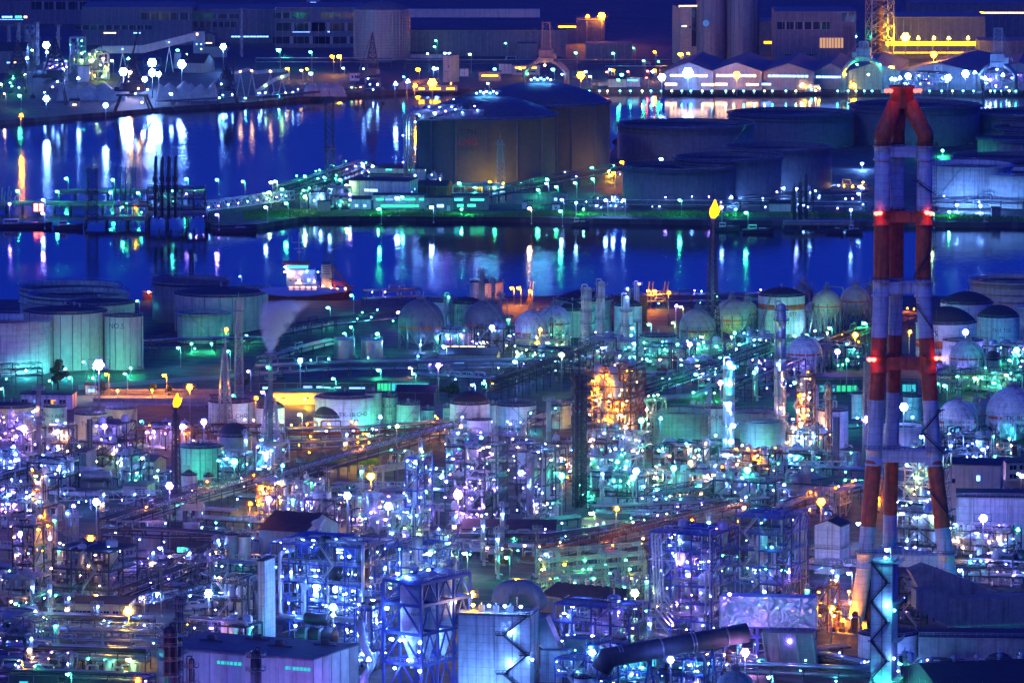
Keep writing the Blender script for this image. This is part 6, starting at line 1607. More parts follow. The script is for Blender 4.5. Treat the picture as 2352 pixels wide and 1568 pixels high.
# ---- process structures, back to front
U = [('white lit pump frames right below the dark topped sphere', 1000, 1100, 768, 806, 10, 'galvanised', 'WGV', 26), ('violet lit pipe frame under the half hidden sphere', 1090, 1182, 756, 812, 12, 'galvanised', 'WVWN', 30),
     ('yellow lit frame with drums below the pale sphere pair', 1185, 1300, 786, 838, 12, 'cream_paint', 'YNLG', 26), ('green lit frame with white lamps below the pale sphere pair', 1176, 1345, 812, 862, 14, 'galvanised', 'GWLW', 34), ('mixed lit frame at the feet of the ribbed columns', 1330, 1480, 786, 850, 14, 'galvanised', 'GNWT', 34),
     ('teal lit pipe yard right of the low broad tank', 1480, 1600, 800, 850, 12, 'galvanised', 'GTWG', 26), ('teal frame under the flare stack foot', 1570, 1690, 790, 836, 12, 'steel', 'GTW', 22), ('white teal pump frame left of the lamp column', 1560, 1660, 838, 880, 12, 'galvanised', 'WTGN', 24), ('blue lit racks behind the lamp column', 1690, 1800, 776, 830, 14, 'steel', 'BWT', 22),
     ('green lit pipe frame between spheres and chimney', 1880, 1995, 800, 850, 10, 'galvanised', 'GTG', 18), ('green lit pipes under the right gas spheres', 2180, 2352, 868, 905, 10, 'galvanised', 'GTG', 22), ('blue lit frame at the right edge behind the TK-5 tank', 2260, 2400, 800, 850, 12, 'galvanised', 'GTWV', 30),
     ('violet white chemical frame packed with pipes at the left edge', -20, 92, 962, 1055, 16, 'galvanised', 'VPWVN', 44), ('pinkish pipe frame right of the steel stack', 95, 172, 985, 1055, 14, 'rust', 'PNVW', 28), ('roofed open structure with violet lamps in front of the K-2 tank', 205, 308, 976, 1066, 16, 'dark_steel', 'VWVT', 30), ('warm lit frame below the roofed structure', 172, 300, 1020, 1075, 14, 'galvanised', 'NVWL', 30),
     ('orange brown pipe frames behind the dark flare mast', 305, 480, 990, 1040, 12, 'rust', 'OPV', 18), ('teal green glowing frame left of the white shed', 268, 338, 1048, 1118, 14, 'galvanised', 'GLWG', 30), ('blue white lit frame at the left edge', -20, 80, 1050, 1120, 14, 'steel', 'BWV', 30), ('blue pipe frame with white lamps left of the drum', 60, 176, 1066, 1130, 14, 'steel', 'WBV', 26),
     ('dark rusty tower frame with warm lamps at the left', 75, 130, 1090, 1205, 12, 'rust', 'NOW', 22), ('white glowing frame at the left edge below the lime lamp', -20, 70, 1120, 1180, 12, 'galvanised', 'WVW', 28), ('violet frame left of the cooling tower', 0, 90, 1155, 1220, 12, 'steel', 'VPW', 18),
     ('teal frame right of the ribbed dark tank', 500, 578, 1050, 1120, 12, 'galvanised', 'TGW', 20), ('violet lit frames at the foot of the steaming vent', 588, 662, 1024, 1112, 14, 'galvanised', 'VWTW', 34), ('warm orange glowing frame below the steaming vent', 588, 680, 1118, 1178, 12, 'rust', 'ONOY', 30), ('violet white frame right of the warm glowing one', 660, 742, 1112, 1185, 12, 'galvanised', 'WVW', 28),
     ('white glowing frame behind the dark gable hall', 700, 800, 1150, 1215, 12, 'galvanised', 'WVPW', 32), ('magenta lit vessel rack behind the boiler house', 800, 940, 1150, 1230, 14, 'galvanised', 'PVWN', 36), ('tall dark blue column structure with white lamps', 932, 992, 1052, 1240, 14, 'blue_steel', 'WLW', 40), ('bright white stair tower frame right of the magenta rack', 900, 985, 1180, 1268, 12, 'galvanised', 'WLWV', 34),
     ('big violet process structure with a pink glowing base', 1022, 1166, 1030, 1215, 20, 'steel', 'VPWV', 70), ('narrow platform tower with handrails left of the thick green column', 1026, 1092, 1004, 1110, 12, 'steel', 'TWN', 22), ('white glowing racks under the tall thin stack', 1165, 1300, 1040, 1190, 18, 'galvanised', 'WVNW', 60), ('warm lit pipe frame right of the thin stack', 1250, 1340, 1020, 1110, 14, 'rust', 'NOW', 28),
     ('orange glowing tower complex with drums and many decks', 1344, 1484, 858, 1012, 22, 'rust', 'ONONY', 80), ('orange deck tower rising behind the complex', 1410, 1478, 842, 1000, 14, 'rust', 'NON', 34), ('green lit column frame right of the orange complex', 1486, 1530, 920, 1035, 12, 'green_lit_paint', 'GLN', 18), ('white lit pump hall below the orange complex', 1340, 1500, 1000, 1060, 14, 'steel', 'WWTN', 30),
     ('warm lit exchanger frame in the centre', 1350, 1420, 1020, 1110, 12, 'rust', 'NNW', 24), ('teal lit low frames right of the dark twin mast', 1340, 1480, 1055, 1120, 14, 'galvanised', 'GTWG', 34), ('green glowing pipe frame before the twin mast', 1330, 1500, 1100, 1165, 14, 'galvanised', 'GTGW', 40), ('teal green frame with long pipes in the centre right', 1490, 1650, 1090, 1165, 14, 'galvanised', 'TGWN', 36),
     ('warm dotted frame below the scaffold tank', 1500, 1650, 1030, 1090, 14, 'steel', 'NWTN', 32), ('warm lit frame below the lamp column', 1655, 1800, 1045, 1100, 14, 'rust', 'NWOT', 34), ('blue pipe frame right of the green one', 1640, 1800, 1110, 1180, 14, 'steel', 'BTW', 26), ('blue dark pipe frame left of the left chimney leg', 1790, 1960, 1130, 1190, 12, 'steel', 'BVO', 16),
     ('orange glowing column frame left of the chimney', 1830, 1872, 866, 1036, 12, 'rust', 'ONN', 36), ('warm lit drum deck at the foot of the orange column frame', 1764, 1920, 1000, 1050, 12, 'rust', 'NWN', 34), ('teal lit yard frames left of the dark stack', 1770, 1915, 1046, 1082, 10, 'galvanised', 'TGW', 20), ('white and lime lit tall frame seen between the chimney legs', 2062, 2190, 1046, 1225, 16, 'steel', 'LWLNW', 60), ('bright white frame low between the chimney legs', 2060, 2200, 1180, 1295, 16, 'steel', 'WLWV', 50),
     ('orange lit pipe frame behind the left chimney leg', 2005, 2050, 1100, 1180, 10, 'orange_paint', 'OY', 14), ('blue lit frame with blue lamps right of the chimney', 2160, 2300, 1010, 1062, 12, 'steel', 'BBW', 24), ('violet plant frame at the right edge with a glaring lamp', 2230, 2380, 1150, 1215, 14, 'galvanised', 'VPW', 26), ('violet pipe frame right of the right chimney leg', 2190, 2352, 1225, 1290, 14, 'steel', 'VWNW', 36)]
for i, (lb, x0, x1, yt, yb, dp, fr, pal, nl) in enumerate(U):
    unit(lb, x0, x1, yt, yb, dp, 'dark_steel' if fr in ('galvanised', 'steel') and i % 2 else fr, pal, nl, nv=4 + (x1 - x0) // 25, npi=7 + (x1 - x0) // 18, seed=i, drums=1 + (x1 - x0) // 50, roof='roofed' in lb, lr=.42)
# ---- columns and stacks
column('thick pale steel stack with dark platform ring at the left', 90, 13, 888, 1058, 'grey_paint', plats=(.97, .62, .55), pipe=0, top='open', taper=.9, lamps=((.7, 'N'),), name='steel_stack', cat='stack')
column('dark furnace stack with funnel shaped top left', 207, 10, 960, 1085, 'dark_grey', plats=(.3,), pipe=1, top='open', taper=1.4, name='steel_stack', cat='stack')
column('tall thin pale stack in the middle of the plant', 1260, 12, 912, 1105, 'green_lit_paint', plats=(.97, .3), pipe=0, top='open', name='steel_stack', cat='stack')
column('thick green column with slanted pipe in the middle', 1139, 12, 978, 1170, 'green_lit_paint', plats=(.9, .4), pipe=1, seed=11)
column('dark slim column left of the thin stack', 1220, 13, 1050, 1190, 'steel', plats=(.5, .8, .95), pipe=2, seed=12, lamps=((.55, 'W'),))
column('white column studded with glaring lamps in the centre right', 1676, 22, 828, 1056, 'bright_metal', plats=(.1, .36, .6, .93), pipe=2, seed=13, lamps=((.95, 'T'), (.78, 'T'), (.58, 'W'), (.36, 'W'), (.2, 'W'), (.05, 'W'), (.99, 'W')), lr=1.0, lampst=130)
column('tall shining column with many platforms left of the chimney', 1793, 21, 700, 1034, 'bright_metal', plats=(.1, .24, .38, .5, .64, .78, .9, .97), pipe=3, seed=14, lamps=((.5, 'N'), (.6, 'W'), (.3, 'N')))
column('slim pinkish column right of the orange column frame', 1876, 8, 888, 1012, 'bright_metal', plats=(.3, .6, .95), pipe=1, seed=15)
column('brown ribbed column left of the dark stack', 1905, 13, 884, 1030, 'rust', plats=(.2, .5, .8, .97), pipe=2, seed=16)
column('plain dark stack without platforms left of the chimney', 1920, 16, 955, 1090, 'grey_paint', pipe=0, top='open', name='steel_stack', cat='stack')
column('white lower column below the centre with yellow lamps', 1588, 9, 1050, 1125, 'cream_paint', plats=(.5, .95), pipe=1, seed=17, lamps=((.9, 'N'), (.7, 'N')))
column('dark column inside the tall blue column structure', 958, 12, 1052, 1235, 'dark_steel', plats=(.3, .6, .9), pipe=2, seed=18)
column('second dark column inside the tall blue column structure', 982, 8, 1050, 1200, 'dark_steel', plats=(.5, .9), pipe=1, seed=19)
column('silver column right of the bright stair tower frame', 966, 11, 1180, 1262, 'bright_metal', plats=(.4, .9), pipe=1, seed=20)
column('black column with flare arm left of the lamp column', 1664, 6, 775, 1040, 'dark_steel', plats=(.3, .6, .97), pipe=0, seed=21, top='open')
column('dark thick drum column with black hood left of the chimney foot', 1828, 36, 1095, 1178, 'steel', plats=(.9,), pipe=2, seed=22)
column('slim grey column right of the dark hooded one', 1852, 20, 1072, 1175, 'galvanised', plats=(.85,), pipe=1, seed=23)
column('thin grey column behind the white lamps at the left', 160, 9, 1176, 1262, 'galvanised', plats=(.4, .9), pipe=1, seed=24, lamps=((1, 'W'),)); column('second thin grey column behind the open deck structure', 177, 9, 1176, 1270, 'galvanised', plats=(.4, .9), pipe=2, seed=25)
column('black vent column between orange frame and green column', 1463, 5, 735, 860, 'dark_steel', plats=(.97,), pipe=0, seed=26, top='open')
lattice_mast('dark lattice mast with two risers right of the centre', 1331, 26, 25, 858, 1165, n=20, tubes=2, tube_m='dark_steel', tr=.5, t=.45, plats=(.97, .88))
lattice_mast('dark flare mast with a burning orange flame', 405, 22, 13, 948, 1182, n=16, tubes=1, tube_m='dark_steel', flame=1, aerial=False, flame_size=.85)
lattice_mast('wide footed lattice flare mast before the violet tank', 517, 36, 8, 798, 1000, m='steel', n=14, tubes=1, tube_m='steel', t=.4)
lattice_mast('slender lattice tower behind the left chimney leg', 1988, 12, 9, 830, 1070, m='steel', n=18)
# ---- pipe racks, conveyors
rack('dark pipe rack running up to the right from the yellow gantry', [(588, 1158), (800, 1092), (1035, 1024)], 8, (5, 8.5), 6, 9, lamps='OO', nl=10, truss=True)
rack('pipe rack that crosses the lower left behind the cooling towers', [(250, 1250), (430, 1190), (600, 1142)], 8, (5, 8.5), 6, 9, truss=True, lamps='ONV', nl=8)
rack('orange lit pipe racks in front of the tank row', [(660, 1030), (850, 1026), (1030, 1012)], 8, (2.5, 5.5, 8), 6, 8, pm=('rust', 'galvanised', 'orange_paint'), lamps='ONY', nl=22)
rack('second orange lit pipe rack behind the yellow grass', [(640, 1052), (830, 1044), (1020, 1030)], 6, (3, 6), 5, 8, pm=('rust', 'galvanised'), lamps='ON', nl=14)
rack('violet and orange pipe rack left of the large violet tank', [(305, 1025), (480, 1010), (650, 1012)], 7, (3, 6), 6, 8, pm=('rust', 'galvanised'), lamps='OV', nl=12)
rack('dark covered conveyor rack rising right above the orange complex', [(1130, 932), (1260, 884), (1392, 838)], 8, (6, 10), 5, 9, fr='dark_steel', pm=('dark_steel', 'dark_grey'), truss=True, lamps='O', nl=2)
rack('teal lit pipe rack rising right behind the lamp column', [(1480, 928), (1620, 880), (1800, 815)], 7, (4, 7), 6, 9, truss=True, lamps='GT', nl=6)
rack('dark rack rising right below the gas sphere TK-10D', [(1690, 920), (1830, 865)], 8, (5, 8), 5, 9, fr='dark_steel', pm=('dark_steel', 'steel'), lamps='B', nl=4)
rack('teal pipe rack behind the dark lattice mast', [(1230, 1000), (1340, 962)], 7, (4, 7), 6, 9, truss=True, lamps='T', nl=4)
rack('orange lit rack that dives behind the chimney legs', [(1660, 1262), (1830, 1190), (1990, 1150)], 7, (4, 7), 6, 9, pm=('rust', 'galvanised'), lamps='ONO', nl=12)
rack('teal pipe rack left of the chimney waist', [(1660, 985), (1820, 1010), (1985, 1000)], 6, (3, 6), 5, 9, lamps='WV', nl=8)
rack('dark pipe rack between the gas spheres at the right', [(2140, 905), (2352, 896), (2420, 894)], 6, (5, 8), 5, 10, lamps='G', nl=5, truss=True)
rack('yellow lit pipe rack behind the chimney', [(1900, 815), (2020, 770), (2100, 745)], 8, (3, 6), 6, 9, pm=('rust', 'cream_paint'), lamps='YO', nl=10)
rack('violet lit rack right of the chimney in front of the spheres', [(2140, 1040), (2290, 1010), (2400, 985)], 7, (3, 6), 5, 9, lamps='VB', nl=6)
rack('white lit truss bridge below the silver drum', [(128, 1172), (370, 1166)], 4, (4,), 3, 12, truss=True, fr='white_paint', lamps='WV', nl=8)
rack('green lit pipe rack left of the small office', [(1500, 1180), (1700, 1150), (1800, 1140)], 7, (4, 7), 6, 10, truss=True, lamps='GT', nl=6)
rack('blue pipe rack in front of the long dark sheds', [(1050, 1262), (1260, 1262), (1480, 1230)], 6, (2.5, 5), 6, 9, lamps='WVG', nl=14)
rack('blue and white pipe rack right of the centre columns', [(1360, 1200), (1600, 1190), (1760, 1180)], 7, (3, 6), 6, 9, lamps='BTV', nl=8)
rack('dark pipe rack across the left centre', [(0, 1135), (180, 1085), (310, 1045)], 7, (4, 7), 6, 9, lamps='NVN', nl=8, truss=True)
# ---- single vessels and buildings of the plant
o = thing('horizontal_drum', 'large shining horizontal drum on saddles beside the white gable hut', 'drum', at(222, 1118), rad(-6)); b = MB(); b.hcyl((0, 0, 4.2), (1, 0, 0), 10.5, 2.3, 20); part('shell', b, 'steel', o)
for k in (-3.4, 3.4):
    b = MB(); b.box(k - .4, -1.6, 0, k + .4, 1.6, 3); part('saddle', b, 'concrete', o)
b = MB(); b.rail([(-5.6, -2.4, 5.4), (5.6, -2.4, 5.4)], 1.4, 1.6, .1); b.box(-5.6, -2.6, 5.2, 5.6, -1.4, 5.4); part('walkway', b, 'galvanised', o)
o = thing('horizontal_drum', 'long grey flue pipe lying left of the twin cooling cells', 'flue', at(757, 1148), rad(14)); b = MB(); b.hcyl((0, 0, 4), (1, 0, .18), 11, 1.3, 16); part('shell', b, 'grey_paint', o)
for k in (-3, 3):
    b = MB(); b.box(k - .3, -1, 0, k + .3, 1, 3.4 + k * .18); part('saddle', b, 'concrete', o)
building('small teal lit office with flat roof and a white door', 282, 352, 1116, 1146, 12, 'pale_wall', 'flat', wins=[(.72, 4, 2.0, 2, 3, None)], doors=[(.4, 1.4, 2.6, 'white_paint')], roofm='roof_grey', rz=rad(-12))
building('white gable hut behind the large shining drum', 249, 278, 1100, 1118, 7, 'white_paint', 'gable_front')
building('white shed with glowing gable wall right of the green frame', 328, 378, 1060, 1090, 10, 'cream_paint', 'gable', wins=[(.5, 5, 2, 1.5, 4, None)])
building('dark cubic furnace block at the left with small windows', 172, 216, 1038, 1094, 12, 'tile_grey', 'flat', rz=rad(-14), wins=[(.4, 2, 8, 2, 2, None)])
building('pink walled block with outside stairs right of the chimney', 2172, 2312, 1068, 1185, 18, 'pink_wall', 'flat', rz=rad(-8), wins=[(.15, 1.6, 12, 2, 1, None), (.6, 1.8, 13, 2.4, 1, 'W')])
building('orange lit three storey office at the right edge', 2300, 2440, 1062, 1105, 14, 'cream_paint', 'flat', rz=rad(8), wins=[(.12, 3, 1, 2, 2, None), (.3, 3, 1, 2, 2, 'N'), (.5, 3, 1, 2, 2, None), (.12, 3, 4.4, 2, 2, None), (.3, 3, 4.4, 2, 2, None), (.5, 3, 4.4, 2, 2, 'N')])
building('white walled block with zigzag stairs at the right edge', 2198, 2400, 1142, 1262, 20, 'white_paint', 'flat', rz=rad(-4), doors=[(.35, 2, 3, 'grey_paint')], wins=[(.35, 1.5, 10, 2.4, 1, 'W')], parapet=True)
o = thing('stairway', 'zigzag outside stairs on the white walled block at the right edge', 'stairs', at(2260, 1240) + Vector((0, -2, 0))); b = MB()
for k in range(4): b.stair(((-4 if k % 2 else 4), 0, k * 4), ((4 if k % 2 else -4), 0, k * 4 + 4), 1.2); b.box(-5.4 if k % 2 == 0 else 4, -.7, k * 4 + 3.9, -4 if k % 2 == 0 else 5.4, .7, k * 4 + 4.05)
part('flight', b, 'galvanised', o); part('lamp', lamp_mesh('V', 110, .7), None, o, (-3, -1, 9)); part('lamp', lamp_mesh('W', 70, .5), None, o, (4, -1, 13))
building('teal glazed long hall behind the chimney', 1870, 1990, 868, 905, 14, 'dark_grey', 'flat', rz=0, wins=[(.25, 7, 1, 3, 3, 'T'), (.62, 9, 1, 3, 4, 'G')], stm=.5)
building('teal glazed hall between the chimney legs', 2066, 2110, 872, 905, 12, 'dark_grey', 'flat', rz=0, wins=[(.5, 6, 1, 3.4, 3, 'T')], stm=.5)
building('long dark shed with grid windows, left of the two in the lower centre', 1062, 1280, 1216, 1250, 14, 'corrugated', 'gable', rz=rad(-3), wins=[(.14, 5, 1.4, 2, 4, None), (.32, 5, 1.4, 2, 4, 'B'), (.55, 5, 1.4, 2, 4, None), (.78, 5, 1.4, 2, 4, None)], stm=.4)
building('blue grey switch house with grid windows right of the long dark shed', 1336, 1448, 1192, 1232, 12, 'pale_wall', 'flat', rz=rad(-3), wins=[(.07, 3, 1.6, 2.6, 3, None), (.27, 4.4, 1.6, 2.6, 4, None), (.52, 4, 1.6, 2.6, 4, 'B'), (.78, 2.8, 1.6, 2.8, 2, 'W')], stm=.8)
building('dark low shed with dark roof in the centre right', 1370, 1490, 1140, 1162, 12, 'pale_wall', 'flat', rz=0)
building('white lit pump shed with orange light left of the lamp column', 1508, 1534, 862, 885, 8, 'cream_paint', 'flat', rz=0, doors=[(.7, 1.6, 3, 'grey_paint')])
o = thing('yellow_gantry', 'tall pipe gantry lit yellow by a glaring lamp', 'pipe gantry', at(862, 1140)); b = MB(); q = at(958, 1118) - at(862, 1140)
for k in (0, 3): b.bar((k, 0, 0), (k, 0, 10), .9, .9)
b.truss((0, 0, 9.5), q + Vector((0, 0, 8.5)), 1.8, 2.6, 7, .4); part('frame', b, 'cream_paint', o); b = MB(); b.bar(q, q + Vector((0, 0, 9)), .8); part('leg', b, 'cream_paint', o)
for k in range(3):
    b = MB(); b.tube((.4 + k * .8, -.8, 10.4), q + Vector((0, -.8 + k * .8, 9.4)), .35, 7); part('pipe', b, 'cream_paint', o)


def cooling_cell(label, x0, x1, yt, yb, m='white_paint', fl=.85, cat='cooling tower'):
    s = sc(yb); r = (x1 - x0) / 2 / s; h = (yb - yt) / s
    o = thing('cooling_tower', label, cat, at((x0 + x1) / 2, yb))
    b = MB(); b.lathe([(r * fl * .98, 0), (r * fl * .88, h * .35), (r * fl * .9, h * .6), (r, h), (r - .25, h), (r * fl * .8, h * .4)], 28); part('shell', b, m, o)
    for i in range(14):
        a = -pi + i * pi / 13; b = MB(); b.path([(cos(a) * (r * fl * .98 + .05), sin(a) * (r * fl * .98 + .05), 0), (cos(a) * (r * fl * .89 + .05), sin(a) * (r * fl * .89 + .05), h * .4), (cos(a) * (r + .05), sin(a) * (r + .05), h)], .09, 4); part('rib', b, 'galvanised', o)
    b = MB(); b.lathe([(r * fl * .85, h * .5), (.02, h * .55)], 24); part('fan_deck', b, 'black_rubber', o)
    return o


building('louvred cooling plant block below the twin cells', 808, 905, 1138, 1180, 12, 'corrugated', 'flat', rz=rad(-3), roofm='roof_grey')
cooling_cell('left cell of the twin cooling cells in the violet light', 815, 858, 1114, 1141, fl=.88); cooling_cell('right cell of the twin cooling cells in the violet light', 861, 902, 1116, 1142, fl=.88)
building('concrete basin block under the pair of flared cooling towers', 302, 400, 1232, 1262, 12, 'concrete', 'flat', rz=rad(-3), roofm='concrete', parapet=True)
building('dark louvred block under the right flared cooling tower', 390, 490, 1232, 1275, 12, 'dark_grey', 'flat', rz=rad(-3), parapet=True, wins=[(.3, 4, 1, 2, 3, 'G')])
cooling_cell('larger white flared cooling tower at the left', 333, 385, 1197, 1234); cooling_cell('smaller flared cooling tower at the left', 421, 459, 1200, 1234); cooling_cell('white flared cooling tower at the far left edge', 62, 90, 1198, 1224)
grass_strip('grass', [(690, 1058), (780, 1052), (862, 1050), (870, 1066), (780, 1070), (690, 1066)], 2500, 9)
b = MB(); b.add([tuple(at(x, y, GZ + .05)) for x, y in ((1570, 925), (1640, 886), (1720, 880), (1650, 930))], [(3, 2, 1, 0)]); o = part('grass', b, 'grass'); o['kind'] = 'stuff'
o = thing('flue_duct', 'long thick pale pipe lying on the green lawn in the centre right', 'duct', at(1590, 922)); b = MB(); q = at(1602, 905) - at(1590, 922); b.bend([(-30, -14, 2), (0, 0, 2.2), (6, 14, 2.6), (8, 20, 2.6), (8, 22, 0)], 1.4, n=12); part('pipe', b, 'galvanised', o)
# ---- lamps of the near plant
NL = [(315, 690, 'T', .9, 'by the water beside the ship bow'), (551, 634, 'W', .6, 'leftmost by the dark open tank'), (192, 830, 'T', 1, 'at the foot of the NO.5 tank'), (160, 866, 'G', 1.2, 'right of the broad dark tree'), (114, 873, 'G', .9, 'under the broad dark tree'), (213, 867, 'W', .9, 'at the gate kiosk'), (244, 858, 'O', 1.5, 'first of the orange lane lamps'), (377, 860, 'O', 1.9, 'second of the orange lane lamps'), (436, 892, 'O', 2.8, 'third and most glaring of the orange lane lamps'), (287, 857, 'T', 1, 'between the orange lane lamps'), (409, 797, 'T', 1.3, 'below the glowing green tank'), (523, 805, 'G', 1.4, 'at the radio mast'), (570, 851, 'V', 1.1, 'right of the radio mast'), (535, 907, 'G', 1, 'low at the radio mast foot'), (588, 917, 'O', 2, 'left of the orange store hall'), (519, 760, 'O', 2.2, 'glowing in front of the green tank'), (3, 891, 'G', 1.2, 'at the left edge by the pipe bridge'), (603, 899, 'V', 1.6, 'at the left end of the orange store hall'),
      (690, 831, 'T', 2.6, 'most glaring teal one on the dark lawn'), (869, 848, 'G', 1.7, 'right on the dark lawn'), (765, 868, 'G', 1.6, 'in front of the dark open hall'), (949, 857, 'G', 1.3, 'right of the silver tanks'), (941, 843, 'N', .9, 'near the vented shed'), (641, 705, 'G', .9, 'left under the tanker'), (671, 703, 'W', .8, 'under the tanker hull'), (753, 705, 'G', 1.6, 'right of the steam'), (807, 677, 'G', 1.4, 'by the tanker stern'), (914, 716, 'V', 1.4, 'left of the dark topped sphere'), (806, 750, 'G', 1.2, 'above the silver tanks'), (791, 765, 'G', 1.5, 'close above the silver tanks'), (866, 765, 'G', 1.8, 'on the pipe rack over the silver tanks'), (1007, 842, 'V', 2.4, 'left of the vented shed'), (1020, 795, 'W', 1.8, 'behind the vented shed'), (1130, 756, 'W', 2.8, 'glaring between the thin columns'), (1111, 878, 'G', 1.8, 'over the dark pipe rack'), (1085, 882, 'W', 1.6, 'left over the dark pipe rack'), (1182, 829, 'W', 1.9, 'below the pale spheres'), (1240, 760, 'Y', 2, 'glaring yellow below the pale spheres'), (1290, 818, 'L', 2.4, 'below the right pale sphere'), (1175, 660, 'O', 1.6, 'left of three by the water'), (1191, 660, 'O', 1.8, 'middle of three by the water'), (1217, 667, 'O', 1.4, 'right of three by the water'), (1489, 667, 'O', 1.5, 'left of the yellow loading arms'), (1502, 667, 'O', 1.9, 'between the yellow loading arms'), (1535, 675, 'O', 2, 'right of the yellow loading arms'),
      (1452, 752, 'T', 1.5, 'left by the white teal tank'), (1490, 744, 'T', 1.6, 'right by the white teal tank'), (1552, 706, 'V', 2.2, 'in the white yard by the water'), (1563, 704, 'L', 1.3, 'beside the violet one in the white yard'), (1384, 796, 'W', 1.8, 'at the feet of the ribbed columns'), (1400, 791, 'N', 1.2, 'by the black vent column'), (1452, 788, 'G', 1.6, 'left of the low teal tank'), (1584, 794, 'V', 2.4, 'right of the low teal tank'), (1545, 740, 'L', 1.2, 'at the foot of the left cream sphere'), (1686, 768, 'G', 2, 'under the TK-8A sphere'), (1733, 758, 'G', 1.4, 'left of the TK-9C tank'), (1645, 794, 'G', 1.2, 'under the flare stack'), (1742, 829, 'V', 1.7, 'left of the TK-10D sphere'), (1730, 859, 'G', 2.2, 'below the TK-10D sphere on the lawn'), (1598, 858, 'G', 1.6, 'over the rising teal rack'), (1655, 882, 'P', 2.4, 'left of the lamp column'), (1852, 767, 'G', 1.9, 'under the TK-9C tank'), (1905, 752, 'G', 1.8, 'under the TK-1B sphere'), (1985, 741, 'G', 1.8, 'under the dark legged sphere'), (1964, 772, 'Y', 2.4, 'glowing by the yellow rack'), (2088, 765, 'Y', 2, 'between the chimney legs'), (1923, 811, 'V', 2.6, 'right of the TK-10D sphere'), (1944, 830, 'G', 2, 'below the violet one by the chimney'), (1825, 877, 'G', 1.8, 'right of the tall shining column'),
      (2217, 767, 'W', 3.2, 'glaring in front of the TK-5 tank'), (2334, 808, 'G', 3, 'glaring at the right edge'), (2343, 790, 'V', 1.4, 'right edge above the glaring green one'), (2290, 793, 'V', 1.6, 'right of the TK-10B sphere'), (2239, 867, 'L', 1.6, 'below the TK-10B sphere'), (2169, 884, 'T', 1.7, 'on the small sphere'), (2310, 860, 'L', 1.1, 'on the lawn at the right edge'), (2075, 940, 'W', 4, 'huge and glaring between the chimney legs'), (1987, 967, 'V', 3.2, 'glaring at the left chimney leg'), (2116, 1001, 'W', 1.8, 'low between the chimney legs'),
      (45, 966, 'V', 2.4, 'over the left edge chemical frame'), (56, 988, 'P', 3, 'in the left edge chemical frame'), (37, 1005, 'V', 2, 'low in the left edge chemical frame'), (31, 1029, 'W', 2, 'top of three in a column left'), (35, 1046, 'W', 2.2, 'middle of three in a column left'), (35, 1060, 'V', 2, 'bottom of three in a column left'), (241, 982, 'V', 2.4, 'under the roofed structure'), (255, 983, 'L', 1.2, 'right under the roofed structure'), (229, 1006, 'W', 1.8, 'inside the warm lit frame'), (352, 995, 'V', 2, 'left of three before the violet tank'), (420, 983, 'V', 2.6, 'middle of three before the violet tank'), (469, 972, 'V', 2.8, 'right of three before the violet tank'), (134, 1081, 'W', 2, 'right of the pipe frame left'), (82, 1095, 'L', 2, 'lime one at the left'), (390, 1120, 'V', 3.2, 'glaring at the capped small tank'), (539, 1064, 'G', 2.8, 'glaring right of the ribbed dark tank'), (222, 1157, 'W', 3.2, 'glaring over the white truss bridge'), (168, 1165, 'V', 2, 'left over the white truss bridge'), (19, 1140, 'W', 2.2, 'left edge over the steam'), (65, 1139, 'W', 1.9, 'right of the left edge steam'), (357, 1093, 'L', 1.2, 'right of the small teal office'), (324, 966, 'G', 1, 'over the teal racks'), (296, 1053, 'W', 1.6, 'left on the green frame roof'), (308, 1053, 'W', 1.6, 'centre on the green frame roof'), (326, 1050, 'W', 1.4, 'right on the green frame roof'),
      (872, 961, 'W', 2.2, 'glaring at the teal tank TK-6A'), (911, 982, 'L', 2, 'glaring at the green tank TK-7'), (688, 950, 'L', 1.7, 'left of the white domed tank'), (845, 996, 'L', 1, 'in front of the large violet tank'), (852, 1098, 'Y', 3, 'glaring yellow at the gantry'), (798, 1143, 'W', 3.4, 'glaring left of the twin cells'), (892, 1167, 'W', 3.4, 'glaring below the twin cells'), (648, 1072, 'T', 2, 'at the steaming vent foot'), (1014, 1093, 'W', 1.8, 'left of the pink glowing structure'), (932, 1116, 'W', 2.2, 'right of the twin cells'), (1052, 1142, 'P', 4, 'huge and pink inside the big structure'), (1104, 1008, 'T', 2, 'at the platform tower'), (1108, 1028, 'N', 1.5, 'below the platform tower'), (976, 1132, 'G', 2, 'green on the tall blue column structure'), (597, 1126, 'O', 2.2, 'left over the warm frame'), (574, 1160, 'O', 2, 'at the rack left of the warm frame'), (618, 1150, 'V', 2.6, 'in the warm frame'), (1197, 1089, 'W', 2.6, 'at the dark slim column'), (1290, 1096, 'G', 2.6, 'left of the dark twin mast'), (1416, 1064, 'G', 2.2, 'below the orange complex'), (1461, 1086, 'W', 3, 'glaring in the green yard'), (1453, 1100, 'G', 2.4, 'over the green yard pipes'), (1505, 1095, 'L', 1.8, 'right in the green yard'), (1547, 1078, 'G', 2.4, 'below the scaffold tank'), (1716, 1083, 'G', 2.6, 'glaring right in the green yard'), (1473, 969, 'G', 2.6, 'glaring at the right of the orange complex'), (1516, 964, 'T', 2, 'at the scaffold tank'), (1415, 1171, 'Y', 2.2, 'orange yellow below the centre'), (1358, 1176, 'L', 1.8, 'lime below the centre'), (1885, 1157, 'O', 3.2, 'glaring orange left of the chimney leg'), (1801, 1111, 'T', 1.6, 'left of the hooded column'), (1425, 951, 'N', 1.8, 'in the orange complex'), (1435, 984, 'N', 2, 'low in the orange complex'), (1857, 981, 'N', 1.8, 'in the orange column frame'), (2257, 1195, 'V', 3.4, 'glaring on the white block at the right'), (2335, 1219, 'G', 2, 'green at the right edge'), (2338, 1086, 'W', 1.4, 'on the orange lit office'), (2256, 1030, 'W', 1.8, 'over the blue frame right')]
